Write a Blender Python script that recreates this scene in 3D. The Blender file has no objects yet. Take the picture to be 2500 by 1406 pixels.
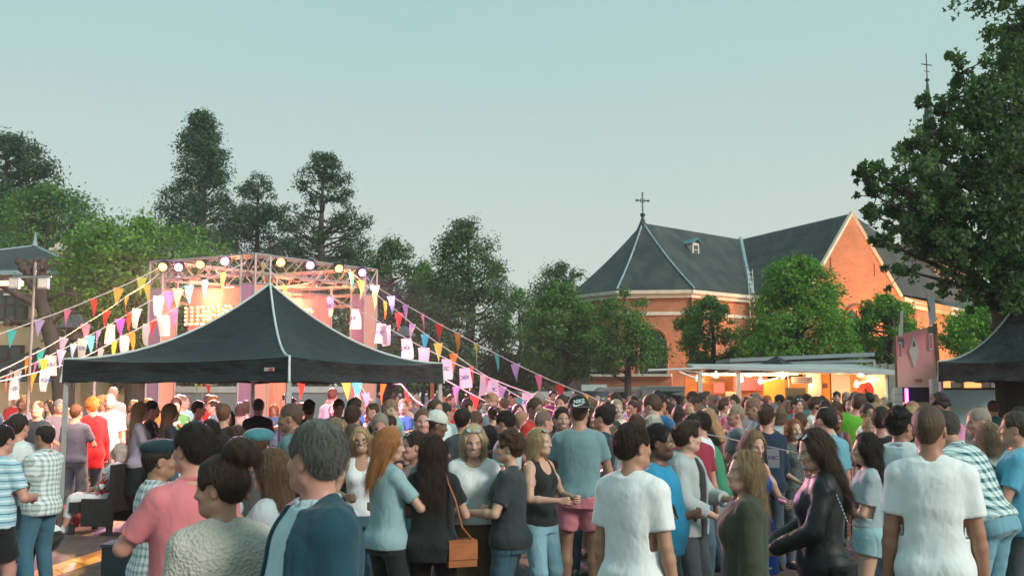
import bpy, math, random
import numpy as np
from mathutils import Vector, Matrix
R = math.radians
rnd = random.Random(7)
SC = bpy.context.scene
COL = SC.collection
# ------------------------------------------------------------ camera
CAM_H, FPX, HOR = 1.95, 2430.0, 948.0      # eye height, focal length and horizon in photograph pixels (2500 wide)
cam_d = bpy.data.cameras.new('camera'); cam = bpy.data.objects.new('camera', cam_d); COL.objects.link(cam)
cam_d.sensor_width = 36.0; cam_d.lens = 36.0*FPX/2500.0
PITCH = math.atan((HOR-703.0)/FPX)
cam.location = (0, 0, CAM_H); cam.rotation_euler = (R(90)+PITCH, 0, 0)
cam_d.clip_end = 2000; cam_d.clip_start = 0.1
cam_d.dof.use_dof = True; cam_d.dof.focus_distance = 10.0; cam_d.dof.aperture_fstop = 5.6
SC.camera = cam
# ------------------------------------------------------------ view, sky, sun
SC.view_settings.view_transform = 'Standard'; SC.view_settings.look = 'None'
SC.view_settings.exposure = 0.46; SC.view_settings.gamma = 1.0
SC.cycles.max_bounces = 6; SC.cycles.diffuse_bounces = 2; SC.cycles.transparent_max_bounces = 8
SC.cycles.sample_clamp_indirect = 4.0
SC.cycles.use_denoising = True
SUN_EL, SUN_AZ = R(28), R(128)     # azimuth clockwise from the view direction
world = bpy.data.worlds.new('World'); SC.world = world; world.use_nodes = True
nt = world.node_tree; nt.nodes.clear()
def wn(t, **k):
    n = nt.nodes.new(t)
    for a, b in k.items(): setattr(n, a, b)
    return n
sky = wn('ShaderNodeTexSky', sky_type='NISHITA', sun_disc=False, sun_elevation=SUN_EL, sun_rotation=SUN_AZ)
sky_s = wn('ShaderNodeVectorMath', operation='SCALE'); sky_s.inputs['Scale'].default_value = 0.10
nt.links.new(sky.outputs[0], sky_s.inputs[0])
tc = wn('ShaderNodeTexCoord'); sx = wn('ShaderNodeSeparateXYZ'); nt.links.new(tc.outputs['Generated'], sx.inputs[0])
rp = wn('ShaderNodeValToRGB')
def lin(r, g, b):
    f = lambda c: (c/255.0/12.92) if c <= 10 else (((c/255.0)+0.055)/1.055)**2.4
    return (f(r), f(g), f(b))
e = rp.color_ramp.elements
e[0].position = 0.0; e[0].color = lin(209, 213, 205)+(1,)
e[1].position = 1.0; e[1].color = lin(140, 190, 192)+(1,)
for p, c in ((0.10, lin(204, 210, 203)), (0.22, lin(190, 206, 199)), (0.38, lin(165, 201, 197)), (0.55, lin(150, 196, 194))):
    q = rp.color_ramp.elements.new(p); q.color = c+(1,)
cl = wn('ShaderNodeTexNoise'); cl.inputs['Scale'].default_value = 2.2; cl.inputs['Detail'].default_value = 5; cmp_ = wn('ShaderNodeMapping'); cmp_.inputs['Scale'].default_value = (1, 1, 5)
nt.links.new(tc.outputs['Generated'], cmp_.inputs[0]); nt.links.new(cmp_.outputs[0], cl.inputs['Vector'])
ml = wn('ShaderNodeMath', operation='MULTIPLY_ADD'); ml.inputs[1].default_value = -0.13; nt.links.new(cl.outputs['Fac'], ml.inputs[0]); ad = wn('ShaderNodeMath', operation='ADD'); ad.inputs[1].default_value = 0.065
nt.links.new(sx.outputs['Z'], ml.inputs[2]); nt.links.new(ml.outputs[0], ad.inputs[0]); nt.links.new(ad.outputs[0], rp.inputs[0])
mx = wn('ShaderNodeMix', data_type='RGBA'); mx.inputs[0].default_value = 0.9
nt.links.new(sky_s.outputs[0], mx.inputs[6]); nt.links.new(rp.outputs[0], mx.inputs[7])
bgn = wn('ShaderNodeBackground'); bgn.inputs[1].default_value = 0.85
out = wn('ShaderNodeOutputWorld')
nt.links.new(mx.outputs[2], bgn.inputs[0]); nt.links.new(bgn.outputs[0], out.inputs[0])
sl = bpy.data.lights.new('sun', 'SUN'); sl.energy = 2.3; sl.angle = R(16); sl.color = (1.0, 0.93, 0.84)
so = bpy.data.objects.new('sun', sl); COL.objects.link(so)
sd = Vector((math.sin(SUN_AZ)*math.cos(SUN_EL), math.cos(SUN_AZ)*math.cos(SUN_EL), math.sin(SUN_EL)))
so.rotation_euler = sd.to_track_quat('Z', 'Y').to_euler(); so.location = (20, -20, 30)

# ------------------------------------------------------------ helpers
_c, _s = math.cos(PITCH), math.sin(PITCH)
def at(px, py, Y):
    """point of the place seen at photograph pixel (px,py), Y metres ahead"""
    v = (703.0-py)/FPX; u = (px-1250.0)/FPX
    t = Y/(_c - v*_s)
    return Vector((u*t, Y, CAM_H + t*(_s + v*_c)))
def ax(px, py, Y): return at(px, py, Y).x
def tag(o, label=None, cat=None, group=None, kind=None):
    if label: o['label'] = label
    if cat: o['category'] = cat
    if group: o['group'] = group
    if kind: o['kind'] = kind
    return o
def empty(name, loc=(0, 0, 0), rz=0.0, label=None, cat=None, group=None):
    o = bpy.data.objects.new(name, None); COL.objects.link(o); o.location = loc; o.rotation_euler = (0, 0, rz)
    o.empty_display_size = 0.1
    return tag(o, label, cat, group)
def link(name, me, mat=None, parent=None, color=None):
    o = bpy.data.objects.new(name, me); COL.objects.link(o)
    if mat is not None and len(me.materials) == 0: me.materials.append(mat)
    if parent is not None: o.parent = parent
    if color is not None: o.color = tuple(color)+(1.0,)
    return o
class MB:
    """collects simple shapes and links them as one mesh object"""
    def __init__(s): s.v = []; s.f = []; s.m = []; s.cur = 0
    def quadmesh(s, V, F):
        b = len(s.v); s.v += [tuple(x) for x in V]; s.f += [tuple(b+i for i in f) for f in F]; s.m += [s.cur]*len(F)
    def box(s, c, size, rot=None, M=None):
        x, y, z = size[0]/2, size[1]/2, size[2]/2
        V = [Vector(p) for p in ((-x,-y,-z),(x,-y,-z),(x,y,-z),(-x,y,-z),(-x,-y,z),(x,-y,z),(x,y,z),(-x,y,z))]
        if rot is not None: V = [Matrix.Rotation(rot, 3, 'Z') @ p for p in V]
        V = [p+Vector(c) for p in V]
        if M is not None: V = [M @ p for p in V]
        s.quadmesh(V, [(0,3,2,1),(4,5,6,7),(0,1,5,4),(1,2,6,5),(2,3,7,6),(3,0,4,7)])
    def tube(s, pts, r, n=8, caps=True):
        pts = [Vector(p) for p in pts]
        rr = r if isinstance(r, (list, tuple)) else [r]*len(pts)
        V = []; F = []
        up = Vector((0.13, 0.21, 0.97))
        for i, p in enumerate(pts):
            d = (pts[min(i+1, len(pts)-1)]-pts[max(i-1, 0)])
            if d.length < 1e-9: d = Vector((0, 0, 1))
            d.normalize()
            a = d.cross(up) if abs(d.dot(up)) < 0.95 else d.cross(Vector((1, 0, 0)))
            a.normalize(); b = d.cross(a)
            for k in range(n):
                t = 2*math.pi*k/n; V.append(p + (a*math.cos(t)+b*math.sin(t))*rr[i])
        for i in range(len(pts)-1):
            for k in range(n):
                F.append((i*n+k, i*n+(k+1) % n, (i+1)*n+(k+1) % n, (i+1)*n+k))
        if caps:
            F.append(tuple(range(n-1, -1, -1))); F.append(tuple((len(pts)-1)*n+k for k in range(n)))
        s.quadmesh(V, F)
    def lathe(s, c, prof, n=16, M=None):
        V = []; F = []
        for (r, z) in prof:
            for k in range(n):
                t = 2*math.pi*k/n; V.append(Vector((r*math.cos(t), r*math.sin(t), z)))
        for i in range(len(prof)-1):
            for k in range(n):
                F.append((i*n+k, i*n+(k+1) % n, (i+1)*n+(k+1) % n, (i+1)*n+k))
        F.append(tuple(range(n-1, -1, -1))); F.append(tuple((len(prof)-1)*n+k for k in range(n)))
        if M is not None: V = [M @ p for p in V]
        s.quadmesh([p+Vector(c) for p in V], F)
    def poly(s, pts, th=None, nrm=None):
        """flat polygon, optionally with thickness along nrm"""
        P = [Vector(p) for p in pts]
        if th is None:
            s.quadmesh(P, [tuple(range(len(P)))]); return
        if nrm is None: nrm = (P[1]-P[0]).cross(P[2]-P[0]).normalized()
        Q = [p-nrm*th for p in P]; n = len(P)
        F = [tuple(range(n)), tuple(range(2*n-1, n-1, -1))]+[(i, i+n, (i+1) % n+n, (i+1) % n) for i in range(n)]
        s.quadmesh(P+Q, F)
    def mesh(s, name, mats=None, smooth=False):
        me = bpy.data.meshes.new(name); me.from_pydata(s.v, [], s.f)
        for m in (mats or []): me.materials.append(m)
        if len(mats or []) > 1: me.polygons.foreach_set('material_index', s.m)
        if smooth: me.polygons.foreach_set('use_smooth', [True]*len(s.f))
        me.update(); return me
    def build(s, name, mat, parent=None, smooth=False, color=None):
        mats = mat if isinstance(mat, (list, tuple)) else [mat]
        return link(name, s.mesh(name, mats, smooth), None, parent, color)
def move_root(root, parts_world=True):
    pass
# ------------------------------------------------------------ materials
def newmat(name):
    m = bpy.data.materials.new(name); m.use_nodes = True
    n = m.node_tree; b = n.nodes['Principled BSDF']
    return m, n, b
def N(n, t, **k):
    x = n.nodes.new(t)
    for a, b in k.items(): setattr(x, a, b)
    return x
def mixc(n, fac, a, b, blend='MIX'):
    m = N(n, 'ShaderNodeMix', data_type='RGBA', blend_type=blend)
    for i, v in ((0, fac), (6, a), (7, b)):
        if isinstance(v, bpy.types.NodeSocket): n.links.new(v, m.inputs[i])
        elif i == 0: m.inputs[0].default_value = v
        else: m.inputs[i].default_value = tuple(v)+(1,) if len(v) == 3 else v
    return m.outputs[2]
def math_(n, op, a, b=0.0, clamp=False):
    m = N(n, 'ShaderNodeMath', operation=op, use_clamp=clamp)
    for i, v in ((0, a), (1, b)):
        if isinstance(v, bpy.types.NodeSocket): n.links.new(v, m.inputs[i])
        else: m.inputs[i].default_value = v
    return m.outputs[0]
def noise(n, scale, detail=3, rough=0.5, vec=None, stretch=None):
    t = N(n, 'ShaderNodeTexNoise'); t.inputs['Scale'].default_value = scale
    t.inputs['Detail'].default_value = detail; t.inputs['Roughness'].default_value = rough
    if vec is None:
        vec = N(n, 'ShaderNodeTexCoord').outputs['Object']
    if stretch is not None:
        mp = N(n, 'ShaderNodeMapping'); mp.inputs['Scale'].default_value = stretch
        n.links.new(vec, mp.inputs[0]); vec = mp.outputs[0]
    n.links.new(vec, t.inputs['Vector'])
    return t.outputs['Fac']
def bump(n, b, h, strength=0.3, dist=0.01):
    bp = N(n, 'ShaderNodeBump'); bp.inputs['Strength'].default_value = strength; bp.inputs['Distance'].default_value = dist
    n.links.new(h, bp.inputs['Height']); n.links.new(bp.outputs[0], b.inputs['Normal'])
def ramp(n, fac, stops):
    r = N(n, 'ShaderNodeValToRGB'); el = r.color_ramp.elements
    el[0].position, el[0].color = stops[0][0], tuple(stops[0][1])+(1,)
    el[1].position, el[1].color = stops[-1][0], tuple(stops[-1][1])+(1,)
    for p, c in stops[1:-1]:
        q = el.new(p); q.color = tuple(c)+(1,)
    n.links.new(fac, r.inputs[0]); return r.outputs[0]
def vary(name, c, amt=0.25, scale=3.0, rough=0.7, metal=0.0, bmp=0.2, bscale=40.0, stretch=None, bdist=0.004):
    """a surface whose colour wanders around c"""
    m, n, b = newmat(name)
    f = noise(n, scale, 5, 0.6, stretch=stretch)
    lo = tuple(x*(1-amt) for x in c); hi = tuple(min(1, x*(1+amt)) for x in c)
    n.links.new(ramp(n, f, [(0.3, lo), (0.7, hi)]), b.inputs['Base Color'])
    b.inputs['Roughness'].default_value = rough; b.inputs['Metallic'].default_value = metal
    if bmp: bump(n, b, noise(n, bscale, 4), bmp, bdist)
    return m
def glow(name, c, s):
    m, n, b = newmat(name)
    b.inputs['Base Color'].default_value = tuple(c)+(1,)
    b.inputs['Emission Color'].default_value = tuple(c)+(1,); b.inputs['Emission Strength'].default_value = s
    return m
# ------------------------------------------------------------ people: surfaces grown from a distance field
class Field:
    """a distance field on a grid whose spacing may change along z; shapes are smoothly merged into it"""
    def __init__(s, lo, hi, step, zs=None):
        s.x = np.arange(lo[0], hi[0]+step, step).astype(np.float32)
        s.y = np.arange(lo[1], hi[1]+step, step).astype(np.float32)
        s.z = (np.arange(lo[2], hi[2]+step, step) if zs is None else np.asarray(zs)).astype(np.float32)
        s.d = np.full((len(s.x), len(s.y), len(s.z)), 0.08, np.float32)
    def sl(s, lo, hi, pad):
        r = []
        for a, l, h in zip((s.x, s.y, s.z), lo, hi):
            i = max(0, int(np.searchsorted(a, l-pad))-1); j = min(len(a), int(np.searchsorted(a, h+pad))+1)
            if j <= i+1: return None
            r.append(slice(i, j))
        return tuple(r)
    def grid(s, q):
        return np.meshgrid(s.x[q[0]], s.y[q[1]], s.z[q[2]], indexing='ij', sparse=True)
    def merge(s, q, d, k, op='u'):
        a = s.d[q]
        if op == 'u':
            h = np.maximum(k-np.abs(a-d), 0)/k; s.d[q] = np.minimum(a, d)-h*h*k*0.25
        else:
            d = -d; h = np.maximum(k-np.abs(a-d), 0)/k; s.d[q] = np.maximum(a, d)+h*h*k*0.25
    def ell(s, c, r, k=0.02, M=None, op='u'):
        c = np.array(c, float); r = np.array(r, float)
        ext = r if M is None else np.full(3, r.max())
        cw = c if M is None else np.array(M @ Vector(c))
        q = s.sl(cw-ext, cw+ext, 0.05)
        if q is None: return
        X, Y, Z = s.grid(q)
        X = X-cw[0]; Y = Y-cw[1]; Z = Z-cw[2]
        if M is not None:
            Ri = np.array(M.to_3x3().inverted())
            X, Y, Z = (Ri[i][0]*X+Ri[i][1]*Y+Ri[i][2]*Z for i in range(3))
        k0 = np.sqrt((X/r[0])**2+(Y/r[1])**2+(Z/r[2])**2)
        k1 = np.sqrt((X/r[0]**2)**2+(Y/r[1]**2)**2+(Z/r[2]**2)**2)+1e-6
        s.merge(q, (k0*(k0-1)/k1).astype(np.float32), k, op)
    def cap(s, a, b, ra, rb, k=0.015, op='u', M=None):
        a = np.array(M @ Vector(a) if M is not None else a, float); b = np.array(M @ Vector(b) if M is not None else b, float)
        rm = max(ra, rb)
        q = s.sl(np.minimum(a, b)-rm, np.maximum(a, b)+rm, 0.05)
        if q is None: return
        X, Y, Z = s.grid(q); ab = b-a; L = float(ab@ab)+1e-9
        X = X-a[0]; Y = Y-a[1]; Z = Z-a[2]
        h = np.clip((X*ab[0]+Y*ab[1]+Z*ab[2])/L, 0, 1)
        d = np.sqrt((X-h*ab[0])**2+(Y-h*ab[1])**2+(Z-h*ab[2])**2)-(ra+(rb-ra)*h)
        s.merge(q, d.astype(np.float32), k, op)
    def loft(s, tab, M, k=0.03, grow=0.0):
        """upright column of oval sections (z, rx, ry, cy) in the frame M"""
        T = np.array(tab, float); z0, z1 = T[0, 0], T[-1, 0]
        mr = T[:, 1:3].max()+abs(grow)+0.02
        cs = [np.array(M @ Vector((sx_*mr, sy_*mr, z))) for sx_ in (-1, 1) for sy_ in (-1, 1) for z in (z0, z1)]
        q = s.sl(np.min(cs, 0), np.max(cs, 0), 0.05)
        if q is None: return
        X, Y, Z = s.grid(q); Mi = np.array(M.inverted())
        x, y, z = (Mi[i][0]*X+Mi[i][1]*Y+Mi[i][2]*Z+Mi[i][3] for i in range(3))
        zz = np.linspace(z0, z1, 120); sm = []
        for j in (1, 2, 3):
            v = np.interp(zz, T[:, 0], T[:, j]); v = np.convolve(np.pad(v, 6, 'edge'), np.ones(13)/13, 'valid'); sm.append(v)
        zc = np.clip(z, z0, z1)
        rx = np.interp(zc, zz, sm[0])+grow; ry = np.interp(zc, zz, sm[1])+grow; cy = np.interp(zc, zz, sm[2])
        yy = y-cy
        rr = (np.abs(x/rx)**2.3+np.abs(yy/ry)**2.3)**(1/2.3)
        d2 = (rr-1)*np.minimum(rx, ry)
        dz = np.maximum(z0-z, z-z1)
        d = np.where(dz > 0, np.sqrt(np.maximum(d2, 0)**2+dz**2), np.maximum(d2, dz))
        s.merge(q, d.astype(np.float32), k)
    def cut(s, fn):
        X, Y, Z = s.grid((slice(None),)*3)
        s.d = np.maximum(s.d, fn(X, Y, Z).astype(np.float32))
    def add(s, fn):
        X, Y, Z = s.grid((slice(None),)*3)
        s.d = s.d+fn(X, Y, Z).astype(np.float32)
    def net(s):
        d = s.d; d[0] = d[-1] = 0.05; d[:, 0] = d[:, -1] = 0.05; d[:, :, 0] = d[:, :, -1] = 0.05
        ins = d < 0
        nx, ny, nz = d.shape
        c = np.zeros((nx-1, ny-1, nz-1), np.int8)
        for i in (0, 1):
            for j in (0, 1):
                for k in (0, 1):
                    c += ins[i:nx-1+i, j:ny-1+j, k:nz-1+k]
        act = (c > 0) & (c < 8); I, J, K = np.nonzero(act)
        idx = np.full(act.shape, -1, np.int32); idx[I, J, K] = np.arange(len(I))
        P = np.zeros((len(I), 3)); W = np.zeros(len(I))
        ed = [((0,0,0),(1,0,0)),((0,1,0),(1,1,0)),((0,0,1),(1,0,1)),((0,1,1),(1,1,1)),
              ((0,0,0),(0,1,0)),((1,0,0),(1,1,0)),((0,0,1),(0,1,1)),((1,0,1),(1,1,1)),
              ((0,0,0),(0,0,1)),((1,0,0),(1,0,1)),((0,1,0),(0,1,1)),((1,1,0),(1,1,1))]
        for a, b in ed:
            da = d[I+a[0], J+a[1], K+a[2]]; db = d[I+b[0], J+b[1], K+b[2]]
            m = (da < 0) != (db < 0); t = np.where(m, da/(da-db+1e-12), 0)
            for ax_, arr, q in ((0, s.x, I), (1, s.y, J), (2, s.z, K)):
                pa = arr[q+a[ax_]]; pb = arr[q+b[ax_]]
                P[:, ax_] += np.where(m, pa+(pb-pa)*t, 0)
            W += m
        P /= W[:, None]
        F = []
        for ax_ in range(3):
            A = ins.take(range(0, d.shape[ax_]-1), ax_); B = ins.take(range(1, d.shape[ax_]), ax_)
            ch = A != B
            i, j, k = np.nonzero(ch)
            o1, o2 = [(np.array((0,1,0)), np.array((0,0,1))), (np.array((0,0,1)), np.array((1,0,0))), (np.array((1,0,0)), np.array((0,1,0)))][ax_]
            base = np.stack([i, j, k], 1); ok = np.ones(len(i), bool)
            for dd in range(3):
                if dd != ax_: ok &= (base[:, dd] > 0) & (base[:, dd] < d.shape[dd]-1)
            base = base[ok]; inside = A[i, j, k][ok]
            q = [idx[tuple((base-o1-o2).T)], idx[tuple((base-o2).T)], idx[tuple(base.T)], idx[tuple((base-o1).T)]]
            Q = np.stack(q, 1); Q[~inside] = Q[~inside][:, ::-1]
            F.append(Q)
        return P, np.concatenate(F)
def mesh_np(name, P, F, mat=None, col=None, smooth=True):
    me = bpy.data.meshes.new(name)
    me.vertices.add(len(P)); me.vertices.foreach_set('co', np.asarray(P, np.float32).ravel())
    n = F.shape[1]
    me.loops.add(F.size); me.loops.foreach_set('vertex_index', F.ravel().astype(np.int32))
    me.polygons.add(len(F)); me.polygons.foreach_set('loop_start', np.arange(0, F.size, n, dtype=np.int32))
    try: me.polygons.foreach_set('loop_total', np.full(len(F), n, dtype=np.int32))
    except Exception: pass
    me.update(calc_edges=True); me.validate()
    if smooth: me.polygons.foreach_set('use_smooth', np.ones(len(me.polygons), bool))
    if col is not None:
        a = me.color_attributes.new('mask', 'FLOAT_COLOR', 'POINT'); a.data.foreach_set('color', np.asarray(col, np.float32).ravel())
    if mat is not None: me.materials.append(mat)
    return me
def relax(P, F, it=1, f=0.5):
    for _ in range(it):
        S = np.zeros_like(P); C = np.zeros(len(P))
        for a, b in ((0, 1), (1, 2), (2, 3), (3, 0)):
            np.add.at(S, F[:, a], P[F[:, b]]); np.add.at(S, F[:, b], P[F[:, a]])
            np.add.at(C, F[:, a], 1); np.add.at(C, F[:, b], 1)
        P = P+(S/C[:, None]-P)*f
    return P

# ---- materials driven by each object's own colour
def objcol(n): return N(n, 'ShaderNodeObjectInfo').outputs['Color']
def m_skin():
    m, n, b = newmat('skin'); oc = objcol(n)
    at_ = N(n, 'ShaderNodeAttribute', attribute_name='mask'); sp = N(n, 'ShaderNodeSeparateColor'); n.links.new(at_.outputs['Color'], sp.inputs[0])
    f = noise(n, 14, 4)
    c = mixc(n, math_(n, 'MULTIPLY', f, 0.35), oc, mixc(n, 1.0, oc, (1.0, 0.72, 0.66), 'MULTIPLY'))
    c = mixc(n, math_(n, 'MULTIPLY', sp.outputs[0], 0.65), c, (0.36, 0.09, 0.08))
    c = mixc(n, math_(n, 'MULTIPLY', sp.outputs[1], 0.9), c, (0.035, 0.022, 0.018))
    c = mixc(n, sp.outputs[2], c, (0.62, 0.60, 0.56))
    n.links.new(c, b.inputs['Base Color']); b.inputs['Roughness'].default_value = 0.48
    b.inputs['Specular IOR Level'].default_value = 0.35
    bump(n, b, noise(n, 180, 3), 0.12, 0.002)
    return m
def m_cloth(name, kind='plain'):
    m, n, b = newmat(name); oc = objcol(n); co = N(n, 'ShaderNodeTexCoord').outputs['Object']
    f = noise(n, 9, 4, 0.6, co)
    c = mixc(n, f, mixc(n, 1.0, oc, (0.80, 0.80, 0.80), 'MULTIPLY'), oc)
    s = N(n, 'ShaderNodeSeparateXYZ'); n.links.new(co, s.inputs[0])
    if kind in ('plaid', 'bigplaid'):
        w = 0.050 if kind == 'plaid' else 0.058
        # wobble so the lines follow the folds of the cloth
        wob = math_(n, 'MULTIPLY', noise(n, 5, 2, 0.5, co), 0.05)
        def band(ax_, off, duty):
            t = math_(n, 'FRACT', math_(n, 'DIVIDE', math_(n, 'ADD', math_(n, 'ADD', s.outputs[ax_], wob), off+7.0), w))
            return math_(n, 'LESS_THAN', t, duty)
        xy = math_(n, 'ADD', s.outputs[0], math_(n, 'MULTIPLY', s.outputs[1], 0.8))
        tx = math_(n, 'LESS_THAN', math_(n, 'FRACT', math_(n, 'DIVIDE', math_(n, 'ADD', math_(n, 'ADD', xy, wob), 7.0), w)), 0.42)
        tz = band(2, 0.0, 0.42)
        sm = math_(n, 'MULTIPLY', math_(n, 'ADD', tx, tz), 0.5)
        dark = mixc(n, 1.0, oc, (0.14, 0.24, 0.27), 'MULTIPLY')
        lt = mixc(n, 0.62, oc, (0.85, 0.88, 0.86))
        c = mixc(n, sm, lt, dark) if kind == 'bigplaid' else mixc(n, math_(n, 'MULTIPLY', sm, 0.75), lt, mixc(n, 1.0, oc, (0.3, 0.36, 0.40), 'MULTIPLY'))
    if kind == 'stripe':
        t = math_(n, 'FRACT', math_(n, 'MULTIPLY', math_(n, 'ADD', s.outputs[2], math_(n, 'MULTIPLY', noise(n, 4, 2, 0.5, co), 0.03)), 14.0))
        thin = math_(n, 'LESS_THAN', t, 0.16); wide = math_(n, 'LESS_THAN', math_(n, 'ABSOLUTE', math_(n, 'SUBTRACT', t, 0.55)), 0.12)
        c = mixc(n, math_(n, 'MULTIPLY', wide, 0.5), c, (0.8, 0.85, 0.86)); c = mixc(n, math_(n, 'MULTIPLY', thin, 0.8), c, mixc(n, 1.0, oc, (0.12, 0.22, 0.3), 'MULTIPLY'))
    if kind == 'flower':
        vo = N(n, 'ShaderNodeTexNoise'); vo.inputs['Scale'].default_value = 11; n.links.new(co, vo.inputs['Vector'])
        c = mixc(n, math_(n, 'GREATER_THAN', vo.outputs['Fac'], 0.56), c, (0.55, 0.02, 0.05))
        c = mixc(n, math_(n, 'LESS_THAN', vo.outputs['Fac'], 0.38), c, (0.10, 0.14, 0.3))
    if kind == 'speckle':
        c = mixc(n, math_(n, 'GREATER_THAN', noise(n, 60, 3, 0.7, co), 0.52), c, mixc(n, 1.0, oc, (0.35, 0.35, 0.35), 'MULTIPLY'))
    if kind == 'denim':
        g = noise(n, 5, 3, 0.6, co, (1, 1, 0.5)); c = mixc(n, math_(n, 'MULTIPLY', g, 0.45), oc, mixc(n, 0.4, oc, (0.4, 0.52, 0.56)))
    n.links.new(c, b.inputs['Base Color'])
    b.inputs['Roughness'].default_value = 0.85; b.inputs['Specular IOR Level'].default_value = 0.2
    b.inputs['Sheen Weight'].default_value = 0.15
    if kind == 'leather':
        b.inputs['Roughness'].default_value = 0.5; b.inputs['Specular IOR Level'].default_value = 0.4; b.inputs['Sheen Weight'].default_value = 0
    cr = math_(n, 'ABSOLUTE', math_(n, 'SUBTRACT', noise(n, 5.5, 2, 0.45, co, (1, 1, 0.6)), 0.5))
    h = math_(n, 'ADD', math_(n, 'ADD', noise(n, 7, 3, 0.55, co, (1, 1, 0.5)), math_(n, 'MULTIPLY', math_(n, 'MINIMUM', cr, 0.07), 2.4)), math_(n, 'MULTIPLY', noise(n, 300, 2, 0.5, co), 0.05))
    if kind == 'knit':
        w = N(n, 'ShaderNodeTexVoronoi'); w.inputs['Scale'].default_value = 75; n.links.new(co, w.inputs['Vector'])
        h = math_(n, 'ADD', h, math_(n, 'MULTIPLY', w.outputs['Distance'], 0.35))
    bump(n, b, h, 0.6, 0.03 if kind != 'knit' else 0.04)
    return m
def m_hair():
    m, n, b = newmat('hair'); oc = objcol(n); co = N(n, 'ShaderNodeTexCoord').outputs['Object']
    f = noise(n, 26, 4, 0.65, co, (3.2, 3.2, 0.45)); g = noise(n, 90, 2, 0.5, co, (3, 3, 0.3))
    c = mixc(n, f, mixc(n, 1.0, oc, (0.42, 0.40, 0.38), 'MULTIPLY'), mixc(n, 1.0, oc, (1.5, 1.42, 1.3), 'MULTIPLY'))
    n.links.new(c, b.inputs['Base Color']); b.inputs['Roughness'].default_value = 0.5; b.inputs['Specular IOR Level'].default_value = 0.3
    bump(n, b, math_(n, 'ADD', f, math_(n, 'MULTIPLY', g, 0.5)), 0.9, 0.012)
    return m
MAT = {'skin': m_skin(), 'hair': m_hair()}
for k_ in ('plain', 'plaid', 'bigplaid', 'stripe', 'flower', 'speckle', 'denim', 'leather', 'knit'): MAT[k_] = m_cloth('cloth_'+k_, k_)

# ---- the body
HEADZ = 1.505
def head_matrix(T, yaw, pitch, roll, fwd):
    return T @ Matrix.Translation((0, fwd, HEADZ)) @ Matrix.Rotation(-yaw, 4, 'Z') @ Matrix.Rotation(pitch, 4, 'X') @ Matrix.Rotation(roll, 4, 'Y') @ Matrix.Scale(1.02, 4)
def head_shapes(f, M, sex, fine):
    """head in its own frame: neck joint at the origin, face towards +y, crown at z = .245"""
    w = 1.0 if sex == 'm' else 0.95
    f.ell((0, -0.008, 0.145), (0.076*w, 0.096, 0.098), 0.03, M)           # skull
    f.ell((0, 0.030, 0.085), (0.058*w, 0.066, 0.083), 0.035, M)           # face
    f.ell((0, 0.060, 0.036), (0.030*w if sex == 'm' else 0.024, 0.030, 0.022), 0.035, M)   # chin
    for s in (-1, 1):
        f.cap((s*0.052*w, 0.005, 0.052), (s*0.022, 0.064, 0.033), 0.018, 0.016, 0.03, M=M)  # jaw
        f.ell((s*0.036*w, 0.066, 0.092), (0.024, 0.020, 0.018), 0.02, M)   # cheekbone
        if fine: f.cap((s*0.018, 0.086, 0.133), (s*0.046, 0.070, 0.131), 0.008, 0.006, 0.015, M=M)   # brow
    for s in (-1, 1):
        f.ell((s*0.031, 0.094, 0.118), (0.0165, 0.014, 0.010), 0.012, M, 'c')     # eye socket
        if fine: f.ell((s*0.031, 0.073, 0.117), (0.0145, 0.0145, 0.0125), 0.004, M)
        a = M @ Matrix.Rotation(s*0.35, 4, 'Z')
        f.ell((s*0.079*w, -0.006 + 0.0, 0.108), (0.008, 0.019, 0.031), 0.008, M)          # ear
        if fine: f.ell((s*0.088*w, 0.000, 0.112), (0.006, 0.010, 0.018), 0.006, M, 'c')
    f.cap((0, 0.090, 0.128), (0, 0.110, 0.092), 0.0075, 0.0115, 0.016, M=M)        # nose
    for s in (-1, 1): f.ell((s*0.012, 0.100, 0.086), (0.009, 0.011, 0.008), 0.008, M)
    f.ell((0, 0.084, 0.066), (0.024, 0.014, 0.008), 0.010, M)      # upper lip
    f.ell((0, 0.082, 0.055), (0.020, 0.014, 0.008), 0.008, M)
    if fine: f.cap((-0.019, 0.099, 0.0605), (0.019, 0.099, 0.0605), 0.0022, 0.0022, 0.003, 'c', M)
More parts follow.
